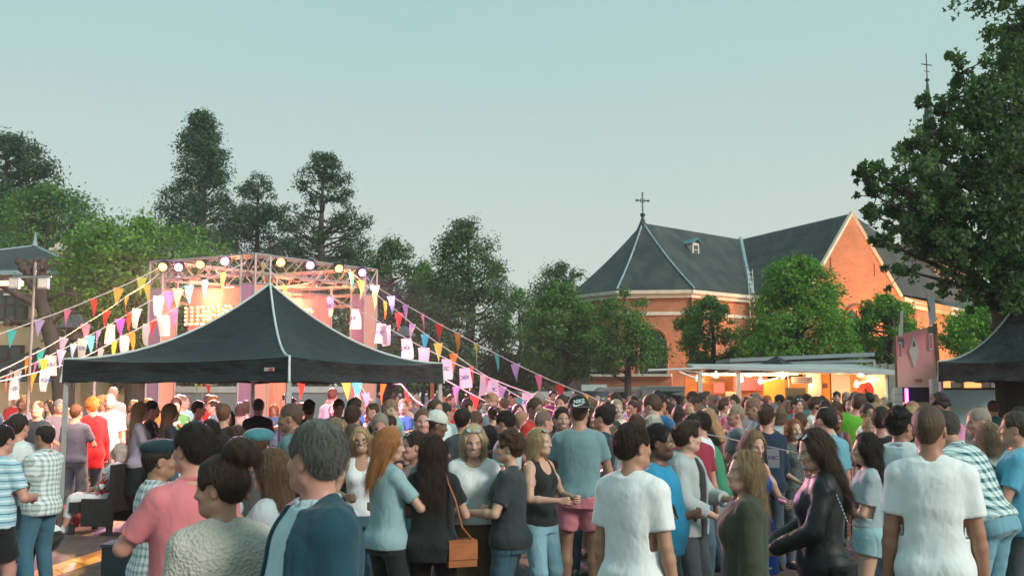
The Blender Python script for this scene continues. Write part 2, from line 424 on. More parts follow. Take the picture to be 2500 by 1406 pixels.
def face_mask(P, M, sex, smile=False, stubble=0.0, brow=1.0):
    Mi = np.array(M.inverted()); q = P@Mi[:3, :3].T+Mi[:3, 3]
    x, y, z = q[:, 0], q[:, 1], q[:, 2]; C = np.zeros((len(P), 4)); C[:, 3] = 1
    ax_ = np.abs(x)
    fr = y > 0.055
    C[:, 0] = np.where(fr & (((ax_/0.025)**2+((z-0.0605)/0.0105)**2) < 1) & (y > 0.075), 1.0 if sex == 'f' else 0.45, 0)
    bz = 0.139-((ax_-0.034)**2)*6
    C[:, 1] = np.where(fr & (ax_ > 0.013) & (ax_ < 0.052) & (np.abs(z-bz) < 0.0045), 0.75*brow, 0)
    e = (((ax_-0.031)/0.0145)**2+((z-0.117)/0.0062)**2) < 1
    C[:, 2] = np.where(fr & e, 0.85, 0)
    ir = (((ax_-0.031)/0.0062)**2+((z-0.117)/0.0062)**2) < 1
    C[:, 2] = np.where(fr & ir, 0, C[:, 2]); C[:, 1] = np.where(fr & ir, 1.0, C[:, 1])
    li = (((ax_-0.031)/0.0175)**2+((z-0.119)/0.0090)**2) < 1
    C[:, 1] = np.where(fr & li & ~e, 0.75 if sex == 'f' else 0.5, C[:, 1])
    if smile:
        t = (((ax_/0.024)**2+((z-0.060-0.012*(ax_/0.024)**2)/0.006)**2) < 1) & fr & (y > 0.075)
        C[:, 2] = np.where(t, 0.9, C[:, 2]); C[:, 0] = np.where(t, 0, C[:, 0])
    if stubble:
        b = (z < 0.075) & (z > 0.0) & (y > -0.01) & (C[:, 0] < 0.1) & ~((ax_ < 0.03) & (z > 0.07))
        C[:, 1] = np.where(b, np.maximum(C[:, 1], stubble), C[:, 1])
    return C
def ik(S, T, L1, L2, pole):
    S = Vector(S); T = Vector(T); d = T-S; L = min(d.length, (L1+L2)*0.995); d.normalize(); T = S+d*L
    a = (L1*L1-L2*L2+L*L)/(2*L); h = math.sqrt(max(L1*L1-a*a, 0)); p = Vector(pole); p = (p-d*p.dot(d)).normalized()
    return S+d*a+p*h, T
def hand_shapes(f, E, W, curl, palm, side, fine, r=1.0):
    """hand at the end of the forearm E->W; palm = direction the palm looks to"""
    d = (W-E).normalized(); pn = Vector(palm); pn = (pn-d*pn.dot(d))
    if pn.length < 0.1: pn = Vector((0, 0, -1))-d*Vector((0, 0, -1)).dot(d)
    pn.normalize(); u = d.cross(pn)*side      # towards the thumb
    if not fine:
        f.cap(W, W+d*0.07, 0.026, 0.030, 0.012); f.cap(W+d*0.07, W+d*0.12+pn*0.03*curl, 0.028, 0.020, 0.01); f.cap(W+d*0.03+u*0.02, W+d*0.075+u*0.045+pn*0.015, 0.013, 0.011, 0.008); return
    for o in (-0.026, -0.009, 0.009, 0.026):
        f.cap(W+d*0.012+u*o*0.6, W+d*0.082+u*o, 0.015*r, 0.0125*r, 0.010)
    for i, (o, l) in enumerate(((0.029, 0.068), (0.010, 0.077), (-0.010, 0.072), (-0.028, 0.056))):
        p = W+d*(0.086-0.004*abs(i-1))+u*o; a = 0.25+curl*0.8
        for kf, seg in ((0.45, 1), (0.32, 1), (0.25, 1)):
            q = p+(d*math.cos(a)+pn*math.sin(a))*l*kf
            f.cap(p, q, (0.0098-0.0008*seg)*r, 0.0082*r, 0.004); p = q; a += curl*0.85
    a0 = W+d*0.025+u*0.022; a1 = W+d*0.058+u*0.050+pn*0.012*(1+curl); a2 = a1+(d*0.55+pn*(0.3+0.5*curl)-u*0.25*curl).normalized()*0.032
    f.cap(a0, a1, 0.0135*r, 0.0115*r, 0.010); f.cap(a1, a2, 0.0108*r, 0.0090*r, 0.005)
ARM = {  # wrist target and elbow pole for the right side (+x); y forward, metres at 1.75 m height
    'down': ((0.235, 0.03, 0.85), (0.22, -1, 0), 0.35), 'down2': ((0.225, 0.10, 0.87), (0.25, -1, 0), 0.45),
    'hold': ((0.13, 0.30, 1.13), (0.9, -0.6, -1.0), 1.0), 'holdlow': ((0.15, 0.28, 1.02), (0.9, -0.8, -0.6), 1.0),
    'holdhigh': ((0.12, 0.29, 1.26), (0.9, -0.2, -1.0), 1.0), 'fold': ((-0.06, 0.21, 1.13), (0.8, -0.3, -1.0), 0.6),
    'pocket': ((0.20, 0.09, 0.90), (0.8, -1, 0), 0.7), 'hip': ((0.17, 0.05, 1.00), (1.2, -0.7, 0.1), 0.8),
    'chin': ((0.06, 0.19, 1.42), (0.6, 0.1, -1.0), 1.0), 'mouth': ((0.05, 0.16, 1.47), (0.7, 0.2, -1.0), 1.0), 'up': ((0.20, 0.20, 1.83), (1, -0.2, 0.0), 0.2),
    'head': ((0.10, 0.00, 1.72), (1.2, 0.1, 0.4), 0.7), 'reach': ((0.20, 0.46, 1.22), (0.7, -0.4, -1.0), 0.5),
    'side': ((0.50, 0.14, 1.20), (0.3, -1, -0.5), 0.5), 'lap': ((0.05, 0.24, 1.02), (0.9, -0.5, -0.7), 0.7), 'phone': ((0.03, 0.34, 1.30), (0.9, -0.3, -1.0), 0.9),
    'back': ((0.12, -0.10, 1.0), (1.2, -0.7, 0), 0.6)}
HOLDS = ('hold', 'holdlow', 'holdhigh')
TORSO = {'m': [(0.84, 0.150, 0.112, -0.010), (0.93, 0.168, 0.122, -0.012), (1.02, 0.152, 0.108, 0.0), (1.12, 0.148, 0.103, 0.003), (1.25, 0.160, 0.118, 0.0), (1.36, 0.168, 0.113, -0.006), (1.42, 0.148, 0.090, -0.014), (1.465, 0.090, 0.062, -0.016)],
         'f': [(0.84, 0.160, 0.118, -0.012), (0.93, 0.172, 0.124, -0.014), (1.02, 0.140, 0.100, 0.0), (1.10, 0.122, 0.090, 0.003), (1.24, 0.142, 0.102, 0.0), (1.35, 0.153, 0.098, -0.006), (1.41, 0.138, 0.078, -0.012), (1.455, 0.082, 0.054, -0.014)]}
def skeleton(p):
    """joint positions from a pose"""
    sex = p['sex']; b = {}
    sit = p['sit']
    hipz = 0.90 if not sit else 0.47
    b['hip0'] = Vector((0, 0, hipz))
    dz = hipz-0.90
    T = Matrix.Translation((0, 0, dz)) @ Matrix.Translation((0, 0, 0.92)) @ Matrix.Rotation(-R(p['lean']), 4, 'X') @ Matrix.Rotation(R(p['tilt']), 4, 'Y') @ Matrix.Translation((0, 0, -0.92))
    b['T'] = T
    b['H'] = head_matrix(T, R(p['yaw']), R(p['pitch']), R(p['roll']), p['fwd'])
    sw = (0.163 if sex == 'm' else 0.142)*p['wide']**0.5
    for s, nm in ((1, 'r'), (-1, 'l')):
        S = T @ Vector((s*sw, -0.012, 1.392)); t, pole, curl = ARM[p[nm]]
        if p.get(nm+'t'): t = p[nm+'t']
        Tm = T if p[nm] not in ('down', 'down2') or sit else Matrix.Translation((0, 0, dz))
        tgt = Tm @ Vector((s*t[0], t[1], t[2])); po = T.to_3x3() @ Vector((s*pole[0], pole[1], pole[2]))
        if p[nm] in ('down', 'down2') and abs(p['lean']) > 12: tgt = S+Vector((s*0.04, 0.06, -0.55))
        E, W = ik(S, tgt, 0.29, 0.255, po)
        b['S'+nm], b['E'+nm], b['W'+nm], b['c'+nm] = S, E, W, curl
        palm = T.to_3x3() @ Vector((-s*0.9, 0.35, 0.0)) if p[nm] not in ('fold', 'lap', 'pocket', 'hip') else T.to_3x3() @ Vector((0, -1, 0))
        if p[nm] in ('reach',): palm = Vector((-s*0.4, 0.0, -1))
        if p[nm] in ('chin', 'mouth', 'head'): palm = T.to_3x3() @ Vector((-s*0.6, -0.5, 0))
        dd = (W-E).normalized(); pn = (palm-dd*palm.dot(dd)).normalized(); p['_palm'+nm] = palm; p['_grip'+nm] = W+dd*0.085+pn*0.038
        st = p['stance']
        hp = Vector((s*0.088, 0, hipz)); 
        if sit:
            kn = Vector((s*0.12, 0.44, 0.50)); an = Vector((s*0.11, 0.56, 0.09))
        else:
            stp = p['step']*s
            an = Vector((s*(0.09+st), stp, 0.085)); kn, an = ik(hp, an, 0.425, 0.405, (s*0.2, 1, 0))
        b['hp'+nm], b['kn'+nm], b['an'+nm] = hp, kn, an
    return b
DEF = dict(sex='m', sit=False, lean=0, tilt=0, yaw=0, pitch=0, roll=0, fwd=0.0, wide=1.0, belly=0.0, r='down', l='down', stance=0.03, step=0.0,
           step_=0.007, smile=False, stubble=0.0, brow=1.0, top='tee', bottom='jeans', sleeve=None, hem=0.86, neckline=0.0, hand_r=None, hand_l=None, seed=1, bust=1.0)
def body_mesh(p, b, v, full=True):
    sex = p['sex']; fine = v < 0.009; T, H = b['T'], b['H']
    pts = [b[k] for k in b if isinstance(b[k], Vector)]+[H @ Vector((0, 0, 0.27)), H @ Vector((0, 0.13, 0.1)), H @ Vector((0, -0.12, 0.1))]
    for nm in 'rl': pts.append(b['W'+nm]+(b['W'+nm]-b['E'+nm]).normalized()*0.2)
    A = np.array(pts); lo = A.min(0)-0.2; hi = A.max(0)+0.2; lo[2] = max(lo[2], 0.0)-0.02; hi[2] = A[:, 2].max()+0.03
    # finer layers where the head and the hands are
    hz = (H @ Vector((0, 0, 0.0))).z-0.02; zs = [lo[2]]; wz = [b['Wr'].z, b['Wl'].z]
    while zs[-1] < hi[2]:
        z = zs[-1]
        st = v*0.75 if z > hz else (v if any(abs(z-w) < 0.17 for w in wz) else v*(1.25 if z > b['hip0'].z else 2.0))
        zs.append(z+st)
    f = Field(lo, hi, v, zs)
    tb = [(z, rx*p['wide'], ry*p['wide']+p['belly']*math.exp(-((z-1.05)/0.13)**2)*0.5, cy+p['belly']*math.exp(-((z-1.05)/0.13)**2)*0.5) for z, rx, ry, cy in TORSO[sex]]
    f.loft(tb, T, 0.03)
    if sex == 'f':
        for s in (-1, 1): f.ell((s*0.068, 0.075, 1.275), (0.062*p['bust'], 0.052*p['bust'], 0.062*p['bust']), 0.03, T)
    for s in (-1, 1): f.cap((s*0.03, -0.03, 1.475), (s*0.14, -0.02, 1.425), 0.030 if sex == 'm' else 0.024, 0.035, 0.035, M=T)
    nb = T @ Vector((0, -0.02, 1.45)); nr = (0.056 if sex == 'm' else 0.046)*p['wide']**0.3
    f.cap(nb, H @ Vector((0, -0.012, 0.07)), nr*1.06, nr, 0.035)
    head_shapes(f, H, sex, fine)
    m = p['wide']**0.5*(1.0 if sex == 'm' else 0.86)
    for nm in 'rl':
        S, E, W = b['S'+nm], b['E'+nm], b['W'+nm]; sd = 1 if nm == 'r' else -1
        f.ell(S, (0.050*m, 0.054*m, 0.052*m), 0.035)
        f.cap(S, E, 0.050*m, 0.039*m, 0.02)
        mid = S.lerp(E, 0.45); f.ell(mid, (0.049*m,)*3, 0.04)
        fm = E.lerp(W, 0.28); f.cap(E, fm, 0.038*m, 0.041*m, 0.012); f.cap(fm, W, 0.041*m, 0.0255*m, 0.012)
        d = (W-E).normalized()
        palm = p['_palm'+nm]
        hand_shapes(f, E, W, b['c'+nm], palm, -1 if nm == 'r' else 1, fine, 1.0 if sex == 'm' else 0.9)
    for nm in 'rl':
        hp, kn, an = b['hp'+nm], b['kn'+nm], b['an'+nm]; sd = 1 if nm == 'r' else -1
        w = p['wide']**0.5
        f.cap(hp, kn, 0.088*w, 0.054*w, 0.03); c = kn.lerp(an, 0.3)+Vector((0, -0.012, 0)); f.cap(kn, c, 0.052*w, 0.055*w, 0.02); f.cap(c, an, 0.054*w, 0.034, 0.02)
        f.cap(an, an+Vector((0, 0.12, -0.05)), 0.036, 0.026, 0.02)
        if not p['sit']: f.ell((sd*0.075, -0.06, hp.z+0.01), (0.085*w, 0.075*w, 0.085), 0.04)
    P, F = f.net(); P = relax(P, F, 1, 0.35)
    C = face_mask(P, H, sex, p['smile'], p['stubble'], p['brow'])
    return mesh_np('person', P, F, MAT['skin'], C)
def folds(seed, amp, zs=1.0):
    g = random.Random(seed); W = []
    for i in range(5):
        a = g.uniform(0, math.pi); el = g.uniform(0.4, 1.3)
        kx, ky, kz = math.cos(a)*math.cos(el), math.sin(a)*math.cos(el), math.sin(el)
        k = g.uniform(22, 46); W.append((kx*k, ky*k, kz*k*zs, g.uniform(0, 6)))
    def fn(X, Y, Z):
        q = 0
        for kx, ky, kz, ph in W[:2]: q = q+np.sin(kx*0.25*X+ky*0.25*Y+kz*0.25*Z+ph)
        r = 0
        for kx, ky, kz, ph in W: r = r+np.abs(np.sin(0.5*(kx*X+ky*Y+kz*Z)+ph+1.2*q))
        return amp*(r/2.5-1.2)*(0.6+0.4*q*0.5)
    return fn
def zone(b, p, v):
    pts = [b[k] for k in b if isinstance(b[k], Vector)]
    A = np.array(pts); return A.min(0)-0.24, A.max(0)+0.24
def top_mesh(p, b, v, grow=0.013, kind=None):
    """shirt, blouse or jacket around the torso and as much of the arms as the sleeve covers"""
    sex = p['sex']; kind = kind or p['top']; T, H = b['T'], b['H']; lo, hi = zone(b, p, v); hem = p['hem']
    hemz = (T @ Vector((0, 0, hem))).z
    lo = lo.copy(); hi = hi.copy(); lo[2] = min(hemz-0.15, b['Er'].z-0.1 if p['sleeve'] else hemz, (b['Wr'].z-0.1) if kind in ('jacket', 'long') else 9, (b['Wl'].z-0.1) if kind in ('jacket', 'long') else 9); hi[2] = max((T @ Vector((0, 0, 1.56))).z+0.05, b['Er'].z+0.12, b['El'].z+0.12, (max(b['Wr'].z, b['Wl'].z)+0.1) if kind in ('jacket', 'long') else 0)
    f = Field(lo, hi, v)
    g = {'tank': 0.008, 'dress': 0.012, 'jacket': 0.030, 'open': 0.032}.get(kind, 0.015)+p.get('loose', 0.0)
    tb = []
    for z, rx, ry, cy in TORSO[sex]:
        e = p['belly']*math.exp(-((z-1.05)/0.13)**2)*0.5
        rx *= p['wide']; ry *= p['wide']
        # cloth hangs from chest and shoulder blades and does not follow the waist
        if z < 1.24 and kind not in ('tank',):
            hang = 0.75 if kind != 'tight' else 0.3
            cr = TORSO[sex][4][1]*p['wide']; rx = rx+(max(cr*0.97, rx)-rx)*hang; ry = ry+(max(TORSO[sex][4][2]*p['wide'], ry)-ry)*hang
        tb.append((z, rx, ry+e, cy+e))
    if hem < 0.84:
        tb = [(hem-0.03, tb[0][1]*(1.0 if kind != 'dress' else 1.25), tb[0][2]*(1.0 if kind != 'dress' else 1.3), -0.01)]+tb
    else: tb = [(hem-0.03, tb[0][1], tb[0][2], tb[0][3])]+[t for t in tb if t[0] > hem+0.005]
    tb = [(z, rx+(0.010 if z < 1.0 else 0), ry+(0.010 if z < 1.0 else 0), cy) for z, rx, ry, cy in tb]
    f.loft(tb, T, 0.03, g)
    if sex == 'f':
        for s in (-1, 1): f.ell((s*0.066, 0.072, 1.275), ((0.062*p['bust']+g),)*2+(0.062*p['bust']+g,), 0.045, T)
    m = p['wide']**0.5*(1.0 if sex == 'm' else 0.86)
    for s in (-1, 1): f.cap((s*0.04, -0.03, 1.465), (s*0.14, -0.02, 1.415), 0.026+g, 0.032+g, 0.035, M=T)
    if hem < 0.97 and not p['sit'] and kind != 'dress':
        for s in (-1, 1): f.ell((s*0.072, -0.055, 0.905), (0.086*p['wide']**0.5+g, 0.074*p['wide']**0.5+g, 0.088), 0.05)
    sleeve_r = 0.007
    sl = p['sleeve'] if p['sleeve'] is not None else {'tee': 0.72, 'tank': 0, 'jacket': 2.0, 'open': 2.0, 'long': 2.0, 'dress': 0.0, 'polo': 0.75, 'rolled': 1.35, 'tight': 0.5}.get(kind, 0.7)
    if sl > 0:
        for nm in 'rl':
            S, E, W = b['S'+nm], b['E'+nm], b['W'+nm]
            f.ell(S, (0.048*m+g*0.7, 0.054*m+g*0.8, 0.048*m+g*0.7), 0.03)
            t = min(sl, 1.0); e1 = S.lerp(E, t)
            sg = g+0.006 if sl < 1 else g
            f.cap(S-Vector((0, 0, 0.012)), e1, 0.044*m+sg*0.7+0.003, (0.049-0.010*t)*m+sg*0.75+0.005, 0.025)
            if sl > 1:
                t = sl-1.0; f.cap(E, E.lerp(W, t), 0.040*m+g, (0.041-0.012*t)*m+g*0.9, 0.02)
    amp = p.get('amp', 0.0048 if kind != 'jacket' else 0.008)
    if v < 0.02: f.add(folds(p['seed'], amp))
    # hem
    hemx = hem
    Ti = np.array(T.inverted())
    f.cut(lambda X, Y, Z: np.where(np.abs(X*Ti[0][0]+Y*Ti[0][1]+Z*Ti[0][2]+Ti[0][3]) < 0.26, hem-(Ti[2][0]*X+Ti[2][1]*Y+Ti[2][2]*Z+Ti[2][3]), -1) if True else 0)
    if sl and sl < 2:
        for nm in 'rl':      # flat sleeve end
            S, E, W = b['S'+nm], b['E'+nm], b['W'+nm]
            a, bb = (S, E) if sl <= 1 else (E, W); e1 = a.lerp(bb, sl if sl <= 1 else sl-1); d = (bb-a).normalized()
            def sc(X, Y, Z, e1=e1, d=d):
                q = (X-e1.x)*d.x+(Y-e1.y)*d.y+(Z-e1.z)*d.z
                rr = np.sqrt((X-e1.x-q*d.x)**2+(Y-e1.y-q*d.y)**2+(Z-e1.z-q*d.z)**2)
                return np.where((rr < 0.085) & (q < 0.10), q, -1)
            f.cut(sc)
    # neck opening
    nn = p['neckline']
    f.ell((0, 0.018+nn*0.6, 1.515-nn*0.2), (0.076+nn*0.35, 0.088+nn*0.2, 0.055+nn), 0.012, T, 'c')
    if p.get('backneck'): f.ell((0, -0.10, 1.47), (0.075, 0.08, 0.10), 0.006, T, 'c')
    if kind in ('tank', 'dress'):
        for s in (-1, 1): f.ell((s*0.185*p['wide'], 0, 1.42), (0.075, 0.12, 0.135), 0.006, T, 'c')
        for yy in (0.10, -0.11): f.ell((0, yy, 1.46), (0.085, 0.08, 0.12), 0.006, T, 'c')
    if kind == 'open':       # open front of a jacket or hoodie
        f.ell((0, 0.15, 1.12), (p.get('gap', 0.07), 0.14, 0.50), 0.006, T, 'c')
    if p.get('collar'):
        for i in range(10):
            a = math.pi*2*i/10+0.1
            if abs(a-math.pi/2) < 0.4: continue
            a2 = math.pi*2*(i+1)/10+0.1
            f.cap((0.070*math.cos(a), -0.012+0.070*math.sin(a), 1.478+0.014*(math.sin(a) < -0.1)), (0.070*math.cos(a2), -0.012+0.070*math.sin(a2), 1.478+0.014*(math.sin(a2) < -0.1)), 0.014, 0.014, 0.006, M=T)
    elif kind == 'tee' and v < 0.0125:
        for i in range(14):
            a = math.pi*2*i/14; a2 = math.pi*2*(i+1)/14; rp_ = lambda t: (0.070*math.cos(t)*(1+nn*2), -0.008+(0.066+nn*0.5)*math.sin(t)+nn*0.5, 1.466-(0.016+nn*0.8)*math.sin(t))
            f.cap(rp_(a), rp_(a2), 0.0085, 0.0085, 0.004, M=T)
    if p.get('hood'):
        f.ell((0, -0.110, 1.445), (0.135, 0.075, 0.085), 0.03, T); f.cap((-0.10, -0.05, 1.46), (-0.065, 0.07, 1.42), 0.03, 0.02, 0.02, M=T); f.cap((0.10, -0.05, 1.46), (0.065, 0.07, 1.42), 0.03, 0.02, 0.02, M=T)
    P, F = f.net(); P = relax(P, F, 2, 0.5)
    return P, F
def bottom_mesh(p, b, v, kind=None):
    kind = kind or p['bottom']; T = b['T']; lo, hi = zone(b, p, v); lo = lo.copy(); hi = hi.copy()
    hz = b['hip0'].z; hi[2] = hz+0.26; lo[2] = -0.02
    vv = v*1.1; f = Field(lo, hi, vv)
    g = {'jeans': 0.012, 'slim': 0.007, 'shorts': 0.020, 'skirt': 0.014, 'long_skirt': 0.014, 'capri': 0.014, 'wide': 0.03}.get(kind, 0.012)
    tb = TORSO[p['sex']]; dz = hz-0.90
    L = [(0.82, tb[0][1]*p['wide'], tb[0][2]*p['wide'], tb[0][3]), (0.93, tb[1][1]*p['wide'], tb[1][2]*p['wide']+p['belly']*0.2, tb[1][3]+p['belly']*0.2), (1.03, tb[2][1]*p['wide']*1.01, tb[2][2]*p['wide']+p['belly']*0.4, p['belly']*0.4)]
    Tl = Matrix.Translation((0, 0, dz))
    f.loft(L, T, 0.03, g)
    w = p['wide']**0.5
    if kind in ('skirt', 'long_skirt'):
        z0 = 0.50 if kind == 'skirt' else 0.16
        f.loft([(z0, 0.205 if kind == 'skirt' else 0.26, 0.165, 0), (0.85, 0.175, 0.125, 0), (0.95, 0.172, 0.122, 0)], Tl, 0.03, g)
    else:
        for nm in 'rl':
            hp, kn, an = b['hp'+nm], b['kn'+nm], b['an'+nm]; sd = 1 if nm == 'r' else -1
            if not p['sit']: f.ell((sd*0.075, -0.058, hz+0.01), (0.088*w+g, 0.076*w+g, 0.09), 0.04)
            if kind == 'shorts':
                t = p.get('short', 0.78); f.cap(hp, hp.lerp(kn, t), 0.090*w+g, 0.074*w+g+0.012, 0.03)
            else:
                f.cap(hp, kn, 0.090*w+g, 0.064*w+g+(0.012 if kind == 'wide' else 0), 0.03); e_ = kn.lerp(an, 0.55 if kind == 'capri' else 0.97)
                f.cap(kn, e_, 0.064*w+g, 0.044+g+(0.045 if kind == 'wide' else (0.0 if kind == 'slim' else 0.010)), 0.02)
    f.add(folds(p['seed']+9, 0.005, 1.6))
    if p['hem'] < 0.99:
        Ti = np.array(T.inverted()); f.cut(lambda X, Y, Z: (Ti[2][0]*X+Ti[2][1]*Y+Ti[2][2]*Z+Ti[2][3])-(p['hem']+0.035))
    if kind == 'shorts':
        for nm in 'rl':
            hp, kn = b['hp'+nm], b['kn'+nm]; e1 = hp.lerp(kn, p.get('short', 0.78)); d = (kn-hp).normalized()
            f.cut(lambda X, Y, Z, e1=e1, d=d: np.where(np.abs(X-e1.x) < 0.12, (X-e1.x)*d.x+(Y-e1.y)*d.y+(Z-e1.z)*d.z, -1))
    P, F = f.net(); P = relax(P, F, 1, 0.5)
    return P, F
def shoe_mesh(p, b):
    f = Field((-0.4, -0.4, -0.02), (0.4, 0.95, 0.2), 0.013)
    for nm in 'rl':
        a = b['an'+nm]
        f.cap((a.x, a.y-0.035, 0.040), (a.x+(0.02 if nm == 'r' else -0.02), a.y+0.16, 0.034), 0.042, 0.038, 0.02); f.cap((a.x, a.y-0.01, 0.05), (a.x, a.y, 0.10), 0.045, 0.042, 0.02)
    f.cut(lambda X, Y, Z: 0.004-Z)
    return f.net()
# ---- hair, in the head's own frame
def strands(P, Fq, n, length, width, seed, comb=(0, -0.4, -1), lift=0.004, curl=0.0, zmin=-9):
    g = np.random.RandomState(seed); e1 = P[Fq[:, 1]]-P[Fq[:, 0]]; e2 = P[Fq[:, 3]]-P[Fq[:, 0]]
    nr = np.cross(e1, e2); nr /= np.linalg.norm(nr, axis=1)[:, None]+1e-9; ce = P[Fq].mean(1)
    ok = np.nonzero((nr[:, 2] > -0.75) & (ce[:, 2] > zmin))[0]; pick = g.choice(ok, n); c = ce[pick]; nn = nr[pick]
    cb = np.array(comb, float)+g.normal(0, 0.28, (n, 3)); t = cb-nn*(cb*nn).sum(1)[:, None]; t /= np.linalg.norm(t, axis=1)[:, None]+1e-9
    sd_ = np.cross(nn, t); flat = np.clip((nn[:, 2]-0.45)/0.3, 0, 1)[:, None]; L = length*g.uniform(0.5, 1.3, n)[:, None]*(1-0.6*flat); lift = lift*(1-0.75*flat); V = []; K = 4
    off = g.uniform(0.2, 1.0, n)[:, None]*lift; ph = g.uniform(0, 6, n)[:, None]
    for k in range(K):
        u = k/(K-1.0); ctr = c+t*L*(u-0.25)+nn*(off*(0.2+1.3*math.sin(u*2.6))-0.002)+sd_*(curl*np.sin(u*5+ph))+np.array([0, 0, -1.0])*L*0.25*u*u
        w = width*(1-0.75*u)*0.5; V.append(ctr-sd_*w); V.append(ctr+sd_*w)
    tip = V[-1]; mid = V[3]; bad = np.zeros(n, bool)
    for q in (tip, mid): bad |= (q[:, 1] > 0.055) & (np.abs(q[:, 0]) < 0.068) & (q[:, 2] < 0.195)
    bad |= (tip[:, 1] > -0.02) & (tip[:, 2] < 0.13) & (length < 0.06)
    bad |= (tip[:, 2] < 0.052+0.6*np.maximum(tip[:, 1]+0.06, 0)) & (length < 0.056)
    V = [w_[~bad] for w_ in V]; n = len(V[0])
    V = np.stack(V, 1).reshape(-1, 3); b0 = np.arange(n)[:, None]*(2*K)
    F = np.concatenate([np.stack([b0[:, 0]+2*k, b0[:, 0]+2*k+1, b0[:, 0]+2*k+3, b0[:, 0]+2*k+2], 1) for k in range(K-1)])
    return V, F
HAIR = {}
def hair_mesh(style, fine):
    key = (style, fine)
    if key in HAIR: return HAIR[key]
    v = 0.006 if fine else 0.012
    f = Field((-0.17, -0.24, -0.42), (0.17, 0.17, 0.36), v)
    g = {'buzz': 0.0045, 'ring': 0.007, 'short': 0.011, 'crop': 0.008, 'thin': 0.006}.get(style, 0.013)
    f.ell((0, -0.012, 0.148), (0.077+g, 0.097+g, 0.098+g), 0.02)
    if style in ('short', 'quiff', 'curly', 'crop', 'buzz', 'ring', 'thin', 'up', 'swept'): f.ell((0, -0.048, 0.092), (0.054+g, 0.052+g, 0.072), 0.03)
    if style in ('quiff', 'swept'): f.ell((0.0, 0.045, 0.232), (0.060, 0.055, 0.026), 0.035)
    if style == 'curly':
        q = random.Random(3)
        for i in range(60):
            a = q.uniform(0, 6.28); e_ = q.uniform(-0.2, 1.5); f.ell((0.088*math.cos(a)*math.cos(e_), -0.015+0.105*math.sin(a)*math.cos(e_), 0.148+0.108*math.sin(e_)), (0.022,)*3, 0.012)
    if style == 'bob':
        f.loft([(-0.01, 0.098, 0.085, -0.030), (0.05, 0.100, 0.092, -0.025), (0.15, 0.094, 0.105, -0.012)], Matrix.Identity(4), 0.04)
    if style in ('long', 'wavy', 'straight'):
        e_ = {'long': -0.20, 'wavy': -0.28, 'straight': -0.24}[style]
        wd = 0.112 if style == 'wavy' else 0.098
        f.loft([(e_, wd*0.62, 0.035, -0.098), (e_+0.09, wd*0.95, 0.048, -0.095), (-0.03, wd, 0.062, -0.070), (0.06, 0.098, 0.085, -0.035), (0.15, 0.095, 0.105, -0.012)], Matrix.Identity(4), 0.04)
        for s in (-1, 1): f.cap((s*0.080, -0.018, 0.10), (s*0.096, -0.008, -0.10), 0.020, 0.018, 0.03)
    if style in ('bun', 'pony', 'topbun'):
        f.ell((0, -0.045, 0.10), (0.068, 0.06, 0.085), 0.03)
        if style == 'bun': f.ell((0, -0.135, 0.17), (0.052, 0.05, 0.055), 0.015); f.ell((0.02, -0.15, 0.20), (0.035, 0.035, 0.03), 0.015)
        elif style == 'topbun': f.ell((0, -0.095, 0.262), (0.070, 0.068, 0.056), 0.014); f.ell((0.03, -0.125, 0.235), (0.045, 0.045, 0.045), 0.02)
        else: f.cap((0, -0.115, 0.17), (0, -0.16, 0.06), 0.028, 0.030, 0.02); f.cap((0, -0.16, 0.06), (0, -0.145, -0.10), 0.030, 0.012, 0.02)
    if style != 'buzz' and v < 0.01:
        # locks: ridges that run from crown to nape
        def rid(X, Y, Z):
            a = np.arctan2(X, Y+0.012); return 0.0022*np.sin(a*23+6*np.sin(Z*14)+3*np.sin(a*3))+(0.004*np.sin(Z*55+4*np.sin(a*4)) if style == 'wavy' else 0)
        f.add(rid)
    if style in ('short', 'crop', 'quiff', 'swept', 'topbun', 'bun', 'bob', 'thin') and fine:
        f.add(lambda X, Y, Z: 0.0020*np.sin(X*52+2.2*np.sin(Y*31))*np.sin(Y*47+1.7*np.sin(Z*38))+0.0010*np.sin(X*95+Z*70+2*np.sin(Y*60)))
    # cut the face, ears and neck free
    if style in ('long', 'wavy', 'straight', 'bob'):
        f.ell((0, 0.128, 0.085), (0.074, 0.118, 0.132), 0.010, None, 'c')
        f.cut(lambda X, Y, Z: np.where(Z < 0.07, Y-0.028-0*X-0*Z, -1+0*X+0*Y))
        f.ell((0, 0.02, -0.02), (0.060, 0.068, 0.13), 0.01, None, 'c')
    else:
        hl = {'quiff': 0.128, 'swept': 0.128, 'short': 0.120, 'buzz': 0.118, 'crop': 0.116, 'thin': 0.10, 'curly': 0.128}.get(style, 0.122)
        f.ell((0, hl+0.012, 0.092), (0.090, 0.098, 0.122), 0.010, None, 'c')
        for s in (-1, 1):
            f.ell((s*0.092, 0.012, 0.090), (0.042, 0.036, 0.056), 0.008, None, 'c')
        f.add(lambda X, Y, Z: np.clip((0.135-Z)*0.16, 0, 0.011)+0*X+0*Y)
        f.cut(lambda X, Y, Z: (0.050+0.60*(Y+0.06)*(Y > -0.06))-Z+0*X)
        if style in ('ring', 'thin'): f.ell((0, 0.045, 0.265), (0.082 if style == 'ring' else 0.06, 0.115, 0.098 if style == 'ring' else 0.06), 0.01, None, 'c')
    P, F = f.net(); P = relax(P, F, 1, 0.4)
    comb = {'quiff': (0.1, -1, 0.3), 'swept': (0.6, -0.8, 0)}.get(style, (0, -0.35, -1))
